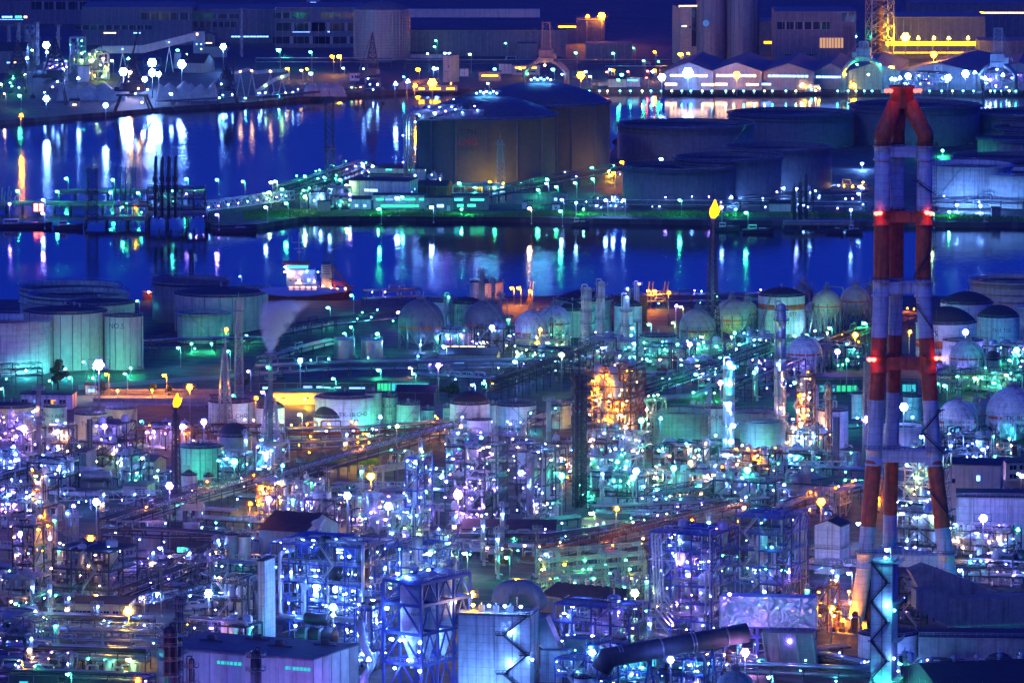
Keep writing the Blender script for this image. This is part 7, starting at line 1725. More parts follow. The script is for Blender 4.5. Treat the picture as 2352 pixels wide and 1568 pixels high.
for (x, y, c, r, wh) in NL:
    if r > 1.9:
        flood_mast(x, y, 15, c, '%s floodlight mast %s' % (LNAME[c], wh), r * .3, 160, 4 if r > 2.3 else 2)
    else:
        lamp_post(x, y, 9, c, '%s lamp post %s' % (LNAME[c], wh), r * .4, 200)
flood_mast(228, 845, 24, 'V', 'tall violet floodlight mast with the largest star glare at the left', 1.6, 250, 4)
# ================================================================== THREE LEGGED CHIMNEY
CY = 1437; SS = sc(CY)
o = thing('chimney', 'tall red and white banded chimney standing on three splayed legs', 'chimney', at(2068, CY))
Zc = lambda y: (CY - y) / SS
Xc = lambda x: (x - 2068) / SS
LEG = {'left': [(1421, 1962, -8), (1290, 1983, -6), (1040, 2004, -3), (650, 2018, -1.5), (330, 2019, -1.5), (232, 2049, -1)],
       'mid': [(1437, 2042, 14), (1290, 2046, 11), (1040, 2049, 8), (650, 2055, 5), (330, 2055, 5), (235, 2060, 2)],
       'right': [(1456, 2212, -14), (1290, 2170, -9), (1040, 2139, -5), (650, 2113, -2), (330, 2115, -2), (232, 2077, -1)]}
RD = {'left': 2.6, 'mid': 2.3, 'right': 2.55}


def lp(k, y):
    P = LEG[k]
    for (y0, x0, d0), (y1, x1, d1) in zip(P, P[1:]):
        if y0 >= y >= y1:
            t = (y0 - y) / (y0 - y1); return Vector((Xc(x0 + (x1 - x0) * t), d0 + (d1 - d0) * t, Zc(y)))
    return Vector((Xc(P[0][1]), P[0][2], Zc(P[0][0]))) if y > P[0][0] else Vector((Xc(P[-1][1]), P[-1][2], Zc(P[-1][0])))


for k in LEG:
    ys = sorted({p[0] for p in LEG[k]} | {480, 635, 768, 910, 1200}, reverse=True)
    b = MB(); b.path([lp(k, y) for y in ys if y >= 330], RD[k], 28); leg = part('leg', b, 'white_paint', o)
    dy = 10 if k == 'mid' else 0
    for y0, y1 in ((1201 - dy * 1.4, 1050), (911 - dy, 768), (635, 482)):
        yy = [y0] + [y for y in ys if y1 < y < y0] + [y1]
        b = MB(); b.path([lp(k, y) for y in yy], RD[k] + .05, 28, False); part('red_band', b, 'red_paint', leg)
    b = MB(); b.path([lp(k, 331), lp(k, 300 if k != 'x' else 0) if False else lp(k, 331) + Vector((0, 0, 4)), lp(k, 232)], RD[k] + .12, 28); part('head_flue', b, 'red_paint', leg)
b = MB(); c = Vector((Xc(2062), 0, 0)); b.lathe([(3.6, Zc(245)), (3.85, Zc(232)), (3.85, Zc(200)), (4.3, Zc(199)), (4.3, Zc(195)), (3.4, Zc(195)), (3.4, Zc(205))], 28, (c.x, c.y, 0)); part('head', b, 'red_paint', o)
for y, h_, m, in ((345, 3.6, 'white_paint'), (493, 3.8, 'red_paint'), (655, 4.0, 'white_paint'), (828, 4.4, 'red_paint'), (1040, 4.2, 'white_paint'), (1277, 4.2, 'white_paint')):
    A = [lp(k, y) for k in ('left', 'right', 'mid')]
    b = MB()
    for p, q in ((0, 1), (1, 2), (2, 0)):
        b.bar(A[p], A[q], 2.2, h_ * .92)
    part('tie_beam', b, m, o)
    for i, k in enumerate(('left', 'right', 'mid')):
        b = MB(); r = RD[k]; b.lathe([(r, -h_ / 2 - .9), (r + .55, -h_ / 2 - .9), (r + .55, -h_ / 2 - .3), (r + .2, -h_ / 2 - .2), (r + .2, h_ / 2), (r + .6, h_ / 2), (r + .6, h_ / 2 + .3), (r, h_ / 2 + .3)], 26, tuple(A[i])); part('collar', b, m, o)
    b = MB()
    z = Vector((0, 0, h_ / 2 + .3)); n_ = Vector((0, -1.6, 0))
    b.rail([A[0] + z + n_ + Vector((-3.6, -2, 0)), A[0] + z + n_ + Vector((3, -2, 0)), A[1] + z + n_ + Vector((-3, -1, 0)), A[1] + z + n_ + Vector((4, -2, 0)), A[1] + z + Vector((4, 3, 0))], 1.3, 1.6, .12); part('railing', b, 'dark_steel', o)
# ladders and stairs on the right leg
for (ya, yb_) in ((330, 232), (480, 345), (650, 500), (820, 660), (1035, 835), (1270, 1045), (1420, 1280)):
    b = MB(); n = 3 if ya > 400 else 1
    P, Q = lp('right', ya), lp('right', yb_)
    side = Vector((RD['right'] + .5, -1.2, 0))
    b.bar(P + side, Q + side, .14, .14, False); b.bar(P + side + Vector((.7, 0, 0)), Q + side + Vector((.7, 0, 0)), .14, .14, False)
    k_ = int((Q - P).length / 1.3)
    for i in range(k_):
        t = P.lerp(Q, i / k_) + side; b.bar(t, t + Vector((.7, 0, 0)), .1, .1, False); b.bar(t, t - Vector((.6, -.6, 0)), .1, .1, False)
    part('ladder', b, 'dark_steel', o)
for (ya, yb_, f) in ((440, 408, 1), (628, 560, -1), (760, 690, 1), (980, 930, -1), (1030, 985, 1), (1180, 1110, 1), (1410, 1340, 1)):
    b = MB(); P = lp('right', ya) + Vector((f * 3.4, -3.3, 0)); Q = lp('right', yb_) + Vector((-f * 3.2, -3.3, 0)); b.stair(P, Q, 1.1, .2); b.box(Q.x - 1.2, Q.y - .8, Q.z - .1, Q.x + 1.2, Q.y + .8, Q.z + .1); part('stairway', b, 'dark_steel', o)
for (x, y) in ((2025, 203), (2034, 203), (2100, 202), (2091, 203), (2004, 482), (2012, 481), (2128, 482), (2119, 480), (1990, 815), (2000, 815), (2155, 812), (2143, 812)):
    part('warning_light', lamp_mesh('R', 5 if y > 300 else 2.5, .9), None, o, (Xc(x), -6.5 if y > 700 else -5.4, Zc(y)))
for k in ('left', 'right'):
    P = lp(k, LEG[k][0][0]); b = MB(); b.box(P.x - 3.6, P.y - 3.6, -.5 - max(0, -P.z), P.x + 3.6, P.y + 3.6, max(.8, P.z + 1.2)); part('footing', b, 'concrete', o)
# stair tower before it
st = building('white concrete stair tower with zigzag stairs in front of the chimney', 2000, 2064, 1288, 1606, 9, 'white_paint', 'flat', rz=rad(-14), roofm='concrete', parapet=True)
W_, D_, H_ = st['_w'], st['_d'], st['_h']; n = 7; b = MB(); Hn = H_ / n
for k in range(n):
    xa_, xb_ = -W_ * .98, -W_ * .22
    a_, c_ = (xa_, xb_) if k % 2 else (xb_, xa_)
    fl = MB(); fl.stair((a_, -.8, k * Hn), (c_, -.8, (k + 1) * Hn), 1.1, .26); fl.box(c_ - .9, -1.5, (k + 1) * Hn - .15, c_ + .9, -.05, (k + 1) * Hn); part('stair_flight', fl, 'dark_steel', st)
    if k % 2 == 0:
        lt = MB(); z = (k + 1) * Hn; lt.box(.05, -1.2, z - .15, 2.6, D_ * .8, z); lt.rail([(2.6, -1.2, z), (2.6, D_ * .8, z)], 1.2, 1.3, .1); lt.rail([(0, -1.2, z), (2.6, -1.2, z)], 1.2, 1.3, .1); part('balcony', lt, 'galvanised', st)
for (x, y, z, c) in ((.9, -1.4, .66, 'T'), (.9, -1.4, .31, 'W'), (.8, -1.4, .12, 'G'), (-W_ * .25, -1.5, .69, 'W'), (-W_ * .3, -1.3, 1.04, 'T')):
    part('lamp', lamp_mesh(c, 120, .42), None, st, (x, y, H_ * z))
lamp_post(2041, 1264, 3.4, 'W', 'white lamp post on the roof of the chimney stair tower', .7, 90).location = st.location + Vector((-1.6, 3, H_ + .4))
# ================================================================== FOREGROUND
wh = building('long pale warehouse with violet lit walls at the lower edge', 354, 818, 1514, 1612, 31, 'pale_wall', 'flat', wins=[(.06, 6, 10.2, 1.5, 3, 'T'), (.46, 9, 9.4, 1.5, 6, 'T'), (.9, 9, 9.4, 1.5, 7, 'T')], roofm='roof_grey', stm=.5)
for i in range(4):
    b = MB(); b.box(-4, -.6, 0, 4, .6, .5); b.hcyl((0, 0, 1.1), (1, 0, 0), 2.2, .9, 10); part('roof_vent', b, 'dark_grey', wh, (-44 + i * 12, 16 + (i % 2) * 8, wh['_h'] + .4))
for i in range(3):
    b = MB(); b.box(-.25, -.4, 0, .25, 0, wh['_h']); part('pilaster', b, 'pale_wall', wh, (-wh['_w'] * (.14 + i * .3), 0, 0))
column('black process column with fat pipe loop at the lower left', 393, 34, 1442, 1625, 'dark_steel', plats=(.42, .62, .8, .92), pipe=2, seed=31, side=-1, lamps=((.3, 'T'),))
column('tall black column behind the fat one at the lower left', 416, 13, 1374, 1618, 'dark_steel', plats=(.5, .66, .8, .9, .97), pipe=2, seed=32)
column('small black column with caged ladder right of the fat one', 441, 14, 1512, 1628, 'dark_steel', plats=(.5, .85), pipe=1, seed=33)
column('dark column with curved pipe in front of the warehouse', 588, 26, 1496, 1632, 'dark_steel', plats=(.4, .7, .93), pipe=2, seed=34, side=-1)
building('tall narrow white slab building left of the boiler house', 593, 630, 1286, 1482, 10, 'white_paint', 'flat', rz=rad(-20))
building('dark gable hall with low ventilators behind the boiler house', 594, 772, 1222, 1275, 26, 'corrugated', 'gable', vents=3, rz=rad(-25), rise=5)
# boiler house
bh = 'roofed' and None
unit('big blue steel boiler house glittering with white lamps and handrails', 618, 912, 1258, 1480, 26, 'blue_steel', 'WWWBW', 130, nv=9, npi=22, seed=71, drums=4, lr=.42, vm=('galvanised', 'dark_steel', 'bright_metal'), bigpipes=5)
o = thing('boiler_drum', 'violet grey boiler box hung under a blue header on the boiler house', 'boiler', at(762, 1450), RZ); s_ = sc(1450)
b = MB(); b.extr([(-9, 0), (7, 0), (9, 8), (-10, 8)], -2, 12); bx = part('casing', b, 'corrugated', o, (0, 0, 17)); b = MB(); b.box(-13, -3, 0, 10, 13, 3.6); part('header', b, 'blue_steel', o, (0, 0, 25.5))
for i in range(4):
    b = MB(); x = -12 + i * 5.6; b.bend([(x, -3.8, 14 - i), (x, -3.8, 31 + i % 2), (x + 9, -3.8 + i, 31 + i % 2), (x + 9, 4, 28)], .75, n=9); part('steam_pipe', b, 'galvanised', o)
for i, (x, z, c) in enumerate(((-4, 12, 'W'), (8, 14, 'W'), (12, 17, 'W'), (-8, 15, 'W'), (10, 12, 'W'), (-12, 20, 'W'), (14, 20, 'W'))):
    part('lamp', lamp_mesh(c, 170, .75 if i < 2 else .55), None, o, (x, -6, z))
o = thing('condenser_drum', 'two dark condenser drums on saddles low in the boiler house', 'drum', at(745, 1482), RZ)
for i, (z, L_, r) in enumerate(((4, 12, 3.0), (9.6, 8, 2.0))):
    b = MB(); b.hcyl((0, -5, z), (1, 0, 0), L_, r, 18); part('shell', b, 'dark_steel', o)
    b = MB(); b.box(-4, -6, z - r - 1.2, -3.2, -4, z - r * .7); b.box(3.2, -6, z - r - 1.2, 4, -4, z - r * .7); part('saddle', b, 'blue_steel', o)
for i in (-1, 1):
    b = MB(); b.bend([(i * 2.4, -8.3, 1), (i * 2.4, -8.3, 6.6), (i * 2.4, -6, 6.6)], .5); part('pipe', b, 'galvanised', o)
part('lamp', lamp_mesh('W', 170, .6), None, o, (7.5, -8.5, 12))
plume('smoke', 700, 1352, 1470, [(0, 0, 4), (-6, 6, 8), (-18, 12, 12), (-34, 18, 8)])
plume('smoke', 728, 1214, 1290, [(0, 0, 5), (4, 8, 9), (10, 16, 14), (20, 24, 8)])
column('steaming little vent stack on the boiler house', 728, 9, 1212, 1290, 'steel', plats=(.4,), pipe=0, top='open', name='steel_stack', cat='stack')
unit('blue frame with white lamps right of the boiler house', 880, 1060, 1262, 1400, 20, 'blue_steel', 'WWWL', 46, nv=6, npi=14, seed=72, lr=.42)
unit('small tower with red box and zigzag stairs behind the silo frame', 985, 1052, 1228, 1330, 12, 'blue_steel', 'WWL', 18, nv=3, npi=7, seed=73)
unit('dense white lit pipe decks below the boiler house', 815, 900, 1400, 1545, 16, 'blue_steel', 'WWWB', 44, nv=5, npi=14, seed=74, lr=.4)
# silo frame
s_ = sc(1605); o = thing('silo_structure', 'blue cross braced steel frame carrying three pale hopper silos', 'silo frame', at(968, 1605), rad(-35))
Wf, Df, Hf = 14.5, 26, 36
b = MB(); zl = [0, 10.5, 20, 29, Hf]
for x in (-Wf, 0):
    for j in range(4):
        b.bar((x, Df * j / 3, 0), (x, Df * j / 3, Hf), .75, .75)
for z in zl[1:]:
    for x in (-Wf, 0): b.bar((x, 0, z), (x, Df, z), .6, .9)
    for j in range(4): b.bar((-Wf, Df * j / 3, z), (0, Df * j / 3, z), .6, .9)
for z0, z1 in zip(zl, zl[1:]):
    b.bar((-Wf, 0, z0), (-Wf / 2, 0, z1), .5, .5); b.bar((0, 0, z0), (-Wf / 2, 0, z1), .5, .5)
    for j in range(3):
        m0 = Df * (j + .5) / 3
        b.bar((0, Df * j / 3, z0), (0, m0, z1), .42, .42); b.bar((0, Df * (j + 1) / 3, z0), (0, m0, z1), .42, .42)
part('frame', b, 'blue_steel', o)
b = MB(); b.box(-Wf, 0, Hf + .45, 0, Df, Hf + .6); part('top_deck', b, 'blue_steel', o)
for z in (10.9, Hf + .6):
    b = MB(); b.rail([(-Wf, 0, z), (0, 0, z), (0, Df, z)], 1.25, 1.5, .12); part('railing', b, 'galvanised', o)
for j in range(3):
    c = (-Wf * .48, 4.6 + j * 8.4, 0); b = MB(); r = 3.6
    b.lathe([(.5, 8.5), (.6, 10.5), (r, 19.5), (r + .05, 20), (r, 20.1), (r, 28), (r + .1, 28.1), (r, 28.3), (r, 36.5), (r * .8, 37.6), (.02, 38)], 26, c); si = part('silo', b, 'white_paint', o)
    lettering('No%d' % (3 - j), 1.5, 'lettering_black', si, r, .9, 26)
    si.children[0].location = (c[0], c[1], 0)
for i in range(20):
    R_ = random.Random(i); part('lamp', lamp_mesh('W', 150, .5), None, o, (R_.uniform(-Wf, .6), R_.choice([-.8, R_.uniform(0, Df)]), R_.choice([9, 18, 27.5, 38, 12])))
# house with zigzag stair
zb = building('white steel clad house with zigzag stairs and wall lights', 1052, 1238, 1412, 1592, 13, 'white_paint', 'flat', rz=rad(-12), parapet=True, roofm='concrete')
W_, D_, H_ = zb['_w'], zb['_d'], zb['_h']
for k in range(4):
    z0, z1 = H_ * k / 4, H_ * (k + 1) / 4; xa_, xb_ = -W_ * .36, -W_ * .04
    a_, c_ = (xb_, xa_) if k % 2 == 0 else (xa_, xb_)
    b = MB(); b.stair((a_, -1, z0), (c_, -1, z1), 1.2, .26); b.box(c_ - 2.4, -1.8, z1 - .15, c_ + 1, -.05, z1); b.rail([(c_ - 2.4, -1.8, z1), (c_ + 1, -1.8, z1)], 1.2, 1, .14); part('stair_flight', b, 'dark_steel', zb)
for z in (.42, .84): part('lamp', lamp_mesh('W', 150, .45), None, zb, (-W_ * .27, -1.2, H_ * z - 1.2)); 
part('lamp', lamp_mesh('W', 130, .45), None, zb, (.8, -.8, H_ * .45))
for i in range(4): part('lamp', lamp_mesh('WY'[i == 3], 130, .5), None, zb, (-W_ * (.15 + .22 * i), 2, H_ + 2.6))
for i in range(3):
    b = MB(); b.box(-.9, -.7, 0, .9, .7, 2.2); b.tube((0, 0, 2.2), (0, 0, 3), .3, 7); part('roof_unit', b, 'galvanised', zb, (-W_ * (.3 + .2 * i), 3, H_ + .4))
o = thing('flue_duct', 'big curved dark flue elbow over the white clad house', 'duct', at(1190, 1560)); b = MB(); b.bend([(-6, 2, 24), (-5, 3, 28.5), (4, 6, 28.5), (8, 6, 22)], 2.7, 5, 16, 7); part('pipe', b, 'corrugated', o)
o = thing('hopper_duct', 'slanting dark hopper and boxed flue right of the white clad house', 'duct', at(1262, 1575), rad(-12))
b = MB(); b.extr([(-6, 22), (-1, 22), (4, 11), (-1, 9)], -1, 5); part('hopper', b, 'steel', o)
b = MB(); b.extr([(-2, 2), (8, 2), (8, 10), (6.5, 12), (-2, 12)], -4, 3); part('casing', b, 'white_paint', o)
b = MB(); b.extr([(4, 6), (20, 4), (17, 10), (12, 14.5), (4, 14.5)], 4, 10); part('hood', b, 'corrugated', o)
for x in (-2, 8):
    b = MB(); b.bar((x, -3, -1), (x, -3, 2), .6); b.bar((x, 3, -1), (x, 3, 2), .6); part('leg', b, 'blue_steel', o)
part('lamp', lamp_mesh('W', 150, .6), None, o, (16, -6, 8))
# substation
for i, (x0, x1, y) in enumerate(((1235, 1470, 1325), (1250, 1478, 1346), (1262, 1482, 1368), (1240, 1420, 1392))):
    o = thing('substation_gantry', 'green lit lattice switchyard gantry, %s row of the substation' % ['rearmost', 'second', 'third', 'front'][i], 'substation', at(x0, y)); q = at(x1, y - 18) - at(x0, y); b = MB(); n = 5
    for k in range(n + 1):
        p = q * (k / n); b.lattice((p.x, p.y), 0, 10, 1.6, .9, 5, .22)
        for sgn in (-1, 1): b.bar((p.x, p.y, 10), (p.x, p.y, 13), .2)
        v = [tuple(Vector(t) + Vector((0, p.y, 0))) for t in ()]
    b.truss((0, 0, 8.6), q + Vector((0, 0, 8.6)), 1.1, 1.0, 22, .2); b.truss((0, 0, 5), q + Vector((0, 0, 5)), .8, .8, 22, .16); part('frame', b, 'green_lit_paint', o)
    for k in range(10):
        p = q * ((k + .5) / 10); b = MB(); b.lathe([(.3, 0), (.14, .3), (.3, .5), (.14, .8), (.3, 1.0), (.14, 1.3), (.3, 1.5), (.05, 1.7)], 8, (p.x, p.y - 1, 3)); b.bar((p.x, p.y - 1, 0), (p.x, p.y - 1, 3), .25); part('insulator', b, 'tile_grey', o)
    for k in range(5): part('lamp', lamp_mesh('GYGTG'[(k + i) % 5], 70, .45), None, o, q * ((k + .3) / 5) + Vector((0, -1.4, 3 + k % 3)))
tr_ = building('dark low roof with nine ventilators beside the substation', 1244, 1494, 1384, 1422, 22, 'dark_grey', 'gable', vents=9, rz=rad(-32), rise=3)
column('silver slant topped chimney beside the ventilated roof', 1416, 17, 1306, 1392, 'galvanised', plats=(.2,), pipe=1, top='open', name='steel_stack', cat='stack')
rack('orange lit pipe racks behind the substation', [(1250, 1320), (1480, 1262), (1700, 1210)], 8, (3, 6, 8.5), 6, 9, pm=('rust', 'galvanised', 'orange_paint'), lamps='OON', nl=16, truss=True)
rack('yellow and green lit pipe rack inside the substation yard', [(1225, 1350), (1380, 1345)], 6, (2, 4), 5, 9, pm=('galvanised', 'cream_paint'), lamps='YGO', nl=12)
unit('green glowing pump frame right of the substation', 1410, 1500, 1345, 1400, 12, 'galvanised', 'GGL', 22, nv=4, npi=8, seed=75)
# right boiler house and ducts
unit('tall blue boiler frame with a pink lit upper deck in the right centre', 1494, 1700, 1228, 1470, 22, 'blue_steel', 'WVPWW', 66, nv=7, npi=20, seed=76, drums=3, bigpipes=4, lr=.42)
unit('dark blue boiler frame with steel clad casings left of the chimney', 1690, 1862, 1190, 1420, 22, 'blue_steel', 'VWWT', 40, nv=6, npi=16, seed=77, bigpipes=4, lr=.4)
building('dark flat deck roof on top of the right boiler frames', 1700, 1830, 1188, 1300, 14, 'dark_grey', 'flat', rz=RZ)
building('pale triangular topped box on the boiler roofs', 1622, 1656, 1186, 1214, 6, 'white_paint', 'flat', rz=rad(-20))
cl = building('stained pale clad silo house with gabled dark roof left of the chimney', 1872, 1954, 1208, 1320, 10, 'white_paint', 'gable_front', rz=rad(-22))
for k in range(2):
    b = MB(); b.box(cl['_xa'] - .8, -.9, 0, .8, cl['_d'] + .4, .2); b.rail([(cl['_xa'] - .8, -.9, .2), (.8, -.9, .2), (.8, cl['_d'], .2)], 1.2, 1.4, .1); part('gallery', b, 'steel', cl, (0, 0, 4 + 5 * k))
for i in range(5):
    pass
o = thing('pipe_bundle', 'bundle of vertical silver pipes rising beside the right boiler frame', 'pipes', at(1826, 1400))
for i in range(5):
    b = MB(); b.bend([(i * .9, 0, 0), (i * .9, 0, 30 - i), (i * .9 + 1, 5, 31)], .32, n=8); part('pipe', b, 'bright_metal', o)
o = thing('pipe_bundle', 'bundle of vertical silver pipes at the left edge of the right boiler frame', 'pipes', at(1497, 1462))
for i in range(4):
    b = MB(); b.bend([(6 + i, -1, 4 + i * .8), (i * .95 + 1, -1, 10 + i), (i * .95, 0, 33), (i * .95, 4, 34)], .32, n=8); part('pipe', b, 'bright_metal', o)
o = thing('lagged_duct_box', 'crinkled silver foil clad duct box on a steel frame', 'duct', at(1874, 1545), rad(-7)); s_ = sc(1545)
b = MB(); b.box(-30.5, 0, 0, 0, 7, 9.6); part('casing', b, 'foil', o, (0, 0, 14.5))
for x in (-30.8, -15.4, -.2):
    b = MB(); b.box(x, -.25, 14.2, x + .5, -.02, 24.4); part('strap', b, 'galvanised', o)
for x in (-29, -19, -10, -1):
    b = MB(); b.bar((x, 1, 0), (x, 1, 14.4), .7); b.bar((x, 6, 0), (x, 6, 14.4), .7); part('leg', b, 'blue_steel', o)
b = MB(); b.truss((-30, .5, 11), (0, .5, 11), 3.2, 1, 8, .4); part('truss', b, 'blue_steel', o)
for x in (-22, -8): part('lamp', lamp_mesh('V', 150, .5), None, o, (x, -5.5, 11)); 
part('lamp', lamp_mesh('P', 180, .6), None, o, (-20, -7, 4)); part('lamp', lamp_mesh('W', 200, .5), None, o, (-16, -7, 27)); part('lamp', lamp_mesh('V', 200, .5), None, o, (-27, -7, 26))
o = thing('concrete_bin', 'tapered steel ribbed ash bin under the silver duct box', 'bin', at(1872, 1548), rad(-7)); b = MB(); b.add([(-15, -2, 0), (1, -2, 0), (1, 6, 0), (-15, 6, 0), (-17, -3, 13.5), (-.5, -3, 13.5), (-.5, 7, 13.5), (-17, 7, 13.5)], [(0, 3, 2, 1), (4, 5, 6, 7), (0, 1, 5, 4), (1, 2, 6, 5), (2, 3, 7, 6), (3, 0, 4, 7)]); part('body', b, 'grey_paint', o)
for t in (.02, .33, .66, .98):
    b = MB(); b.bar((-15 + 16 * t, -2.2, 0), (-17 + 16.5 * t, -3.2, 13.5), .4); part('rib', b, 'steel', o)
o = thing('flue_duct', 'long fat dark flue duct slanting up to the silver duct box', 'duct', at(1395, 1606)); s_ = sc(1606); q = at(1715, 1590) - at(1395, 1606)
b = MB(); A, B = Vector((0, 0, 13.2)), q + Vector((0, 0, 19)); b.path([A - Vector((2, 0, 4)), A, A.lerp(B, .5), B], 3.1, 20); part('pipe', b, 'dark_grey', o)
for t in (.08, .1, .38, .6, .62, .85):
    c = A.lerp(B, t); d = (B - A).normalized(); b = MB(); b.path([c - d * .25, c + d * .25], 3.3, 20); part('flange', b, 'steel', o)
for t in (.3, .75):
    c = A.lerp(B, t); b = MB(); b.bar((c.x - 2, c.y, 0), (c.x, c.y, c.z - 3), .6); b.bar((c.x + 2, c.y, 0), (c.x, c.y, c.z - 3), .6); part('trestle', b, 'blue_steel', o)
unit('white lit pipe decks with many silver risers in the lower centre', 1272, 1492, 1398, 1520, 16, 'blue_steel', 'WBWVW', 56, nv=8, npi=20, seed=78, lr=.38)
unit('blue pipe decks under the long dark flue', 1420, 1660, 1516, 1594, 14, 'blue_steel', 'WBVWT', 48, nv=6, npi=18, seed=79, lr=.38)
unit('low dim blue pipe frame at the lower edge of the centre', 1275, 1440, 1520, 1600, 12, 'blue_steel', 'BWT', 26, nv=4, npi=12, seed=80, lr=.35)
unit('platform frame with railings right of the boxed flue', 1345, 1402, 1480, 1600, 10, 'blue_steel', 'WT', 12, nv=2, npi=6, seed=81)
unit('orange framed open shelter with yellow lamp left of the chimney leg', 1876, 1930, 1350, 1452, 10, 'rust', 'YO', 8, nv=2, npi=4, seed=82)
tank('pale tank lettered NO4 behind the stair tower', 1974, 2113, 1462, 1552, 'white_paint', 'cone', text=[('NO4', .2)], a_text=.75, tsize=2.4)
sphere_tank('green topped gas sphere cut by the lower edge', 1642, 1734, 1538, 1640, m='green_lit_paint', band=None)
tank('small white cylinder top at the lower edge', 1318, 1361, 1558, 1610, 'white_paint', 'dome', rise=1)
tank('small teal tank with railed roof at the lower right', 2265, 2328, 1517, 1582, 'white_paint', 'dome', rise=2, stair=(-.4, .6))
tank('light tank cut by the right edge at the bottom', 2338, 2420, 1508, 1590, 'white_paint', 'cone')
building('long stained concrete duct hall at the lower right', 2112, 2480, 1465, 1552, 16, 'concrete', 'flat', rz=rad(-4), parapet=True)
building('dark corrugated roof with ventilators at the lower right corner', 2090, 2420, 1574, 1640, 34, 'dark_grey', 'gable', vents=5, rz=rad(14), rise=4)
o = thing('boxed_flue', 'stained boxed flue that bends down behind the right chimney leg', 'duct', at(2290, 1490), rad(10)); b = MB(); b.box(-16, 0, 8, 24, 8, 17); part('casing', b, 'concrete', o); b = MB(); b.extr([(-16, 8), (-16, 17), (-20, 20), (-27, 20), (-27, 14)], .5, 7.5); part('bend', b, 'corrugated', o); b = MB(); b.extr([(-20, 12), (-12, 12), (2, 17.2), (-4, 20), (-22, 27), (-27, 25)], 9, 15); part('upper_duct', b, 'concrete', o)
b = MB(); b.truss((-16, .5, 4.6), (24, .5, 4.6), 2.8, 3, 12, .36); part('truss', b, 'steel', o)
for x in (-14, -2, 10, 22):
    b = MB(); b.tube((x, 1, 0), (x, 1, 5), .6, 8); part('leg', b, 'steel', o)
for i in range(5): part('lamp', lamp_mesh('T', 140, .6), None, o, (-13 + i * 8.5, 6, 3))
o = thing('flue_duct', 'rusty flue horn at the foot of the left chimney leg', 'duct', at(1995, 1440)); b = MB(); b.bend([(0, 6, 14), (-2, 2, 12), (1, -2, 6), (3, -3, -2)], 3.2, 4, 16, 6); part('pipe', b, 'rust', o); part('lamp', lamp_mesh('O', 160, .7), None, o, (-9, -9, 4)); part('lamp', lamp_mesh('O', 120, .5), None, o, (-2, -9, 2))
o = thing('flue_duct', 'dark grey duct hump behind the stair tower', 'duct', at(2085, 1420)); b = MB(); b.bend([(-3, 0, 4), (-2, 0, 16), (5, 2, 16), (12, 4, 9)], 3.6, 6, 14, 6); part('pipe', b, 'corrugated', o)
unit('dim dark steel frame between the chimney legs at their feet', 2066, 2150, 1330, 1440, 12, 'dark_steel', 'BV', 8, nv=3, npi=8, seed=83)
unit('violet white awning frame at the right edge', 2240, 2400, 1290, 1350, 12, 'white_paint', 'VPW', 20, nv=2, npi=6, seed=84, roof=True)
rack('dark blue covered rack above the boxed flue at the right edge', [(2195, 1342), (2352, 1346), (2440, 1348)], 7, (3, 6), 5, 10, lamps='BT', nl=8, truss=True)
rack('fat teal pipes running along the lower right edge', [(1700, 1560), (1850, 1566), (2010, 1572)], 6, (2, 4.5), 4, 9, rmax=.95, lamps='T', nl=5)
rack('blue teal pipes left of the stair tower', [(1770, 1535), (1900, 1540), (1990, 1560)], 6, (2.5, 5), 4, 9, rmax=.8, lamps='TB', nl=5)
rack('violet pipes with loops below the duct hall', [(2120, 1560), (2230, 1562), (2330, 1566)], 6, (2, 4), 4, 9, rmax=.7, lamps='VT', nl=6)
unit('small teal pump frame at the foot of the stair tower', 2050, 2120, 1520, 1582, 8, 'galvanised', 'TGW', 12, nv=3, npi=7, seed=85)
# lower left
unit('open deck structure with dark roof and warm lamps at the left', 117, 308, 1268, 1402, 20, 'dark_steel', 'NONW', 26, nv=5, npi=9, seed=86, roof=True, drums=4, floorp=.8, fl=3)
unit('dark column frame with yellow glowing bay at the left edge', 28, 118, 1210, 1345, 14, 'dark_steel', 'YYOV', 18, nv=4, npi=9, seed=87)
unit('dim dark pipe frame at the left edge below the glowing bay', -20, 110, 1330, 1415, 14, 'steel', 'BV', 10, nv=3, npi=10, seed=88)
yb_ = building('yellow lit control house with window bands and dark flat roof', 128, 306, 1386, 1428, 14, 'cream_paint', 'flat', rz=rad(-6), wins=[(.14, 9, 1.2, 2.6, 6, None), (.42, 9, 1.2, 2.6, 6, None), (.67, 3.2, 1.2, 2.6, 3, None), (.84, 3.2, 1.2, 2.6, 3, None)], parapet=False)
for i in range(2):
    b = MB(); b.box(-.7, -.6, 0, .7, 0, 1.2); part('air_conditioner', b, 'white_paint', yb_, (-yb_['_w'] * (.5 + .12 * i), -.1, .3))
o = thing('walkway', 'railed walkway in front of the yellow lit control house', 'walkway', at(130, 1438)); b = MB(); q = at(300, 1446) - at(130, 1438); b.bar((0, 0, .8), q + Vector((0, 0, .8)), 2, .3); part('deck', b, 'galvanised', o); b = MB(); b.rail([(0, -1, 1), tuple(q + Vector((0, -1, 1)))], 1.2, 2, .1); part('railing', b, 'cream_paint', o)
building('white shipping container hut at the left edge', -30, 46, 1392, 1416, 6, 'white_paint', 'flat', rz=rad(-3))
unit('dark dense pipe frame left of the tall white slab building', 486, 604, 1340, 1460, 16, 'dark_steel', 'WVN', 22, nv=4, npi=12, seed=89)
unit('dark pipe frames left of the stainless tanks', 420, 520, 1290, 1350, 12, 'steel', 'VBT', 14, nv=3, npi=9, seed=90)
building('small dark hut with gable in the left centre', 368, 412, 1296, 1320, 8, 'corrugated', 'gable', rz=RZ)
rack('blue lit pipe tracks left of the small dark hut', [(280, 1330), (380, 1326)], 6, (1.5, 3), 5, 9, lamps='BWV', nl=12)
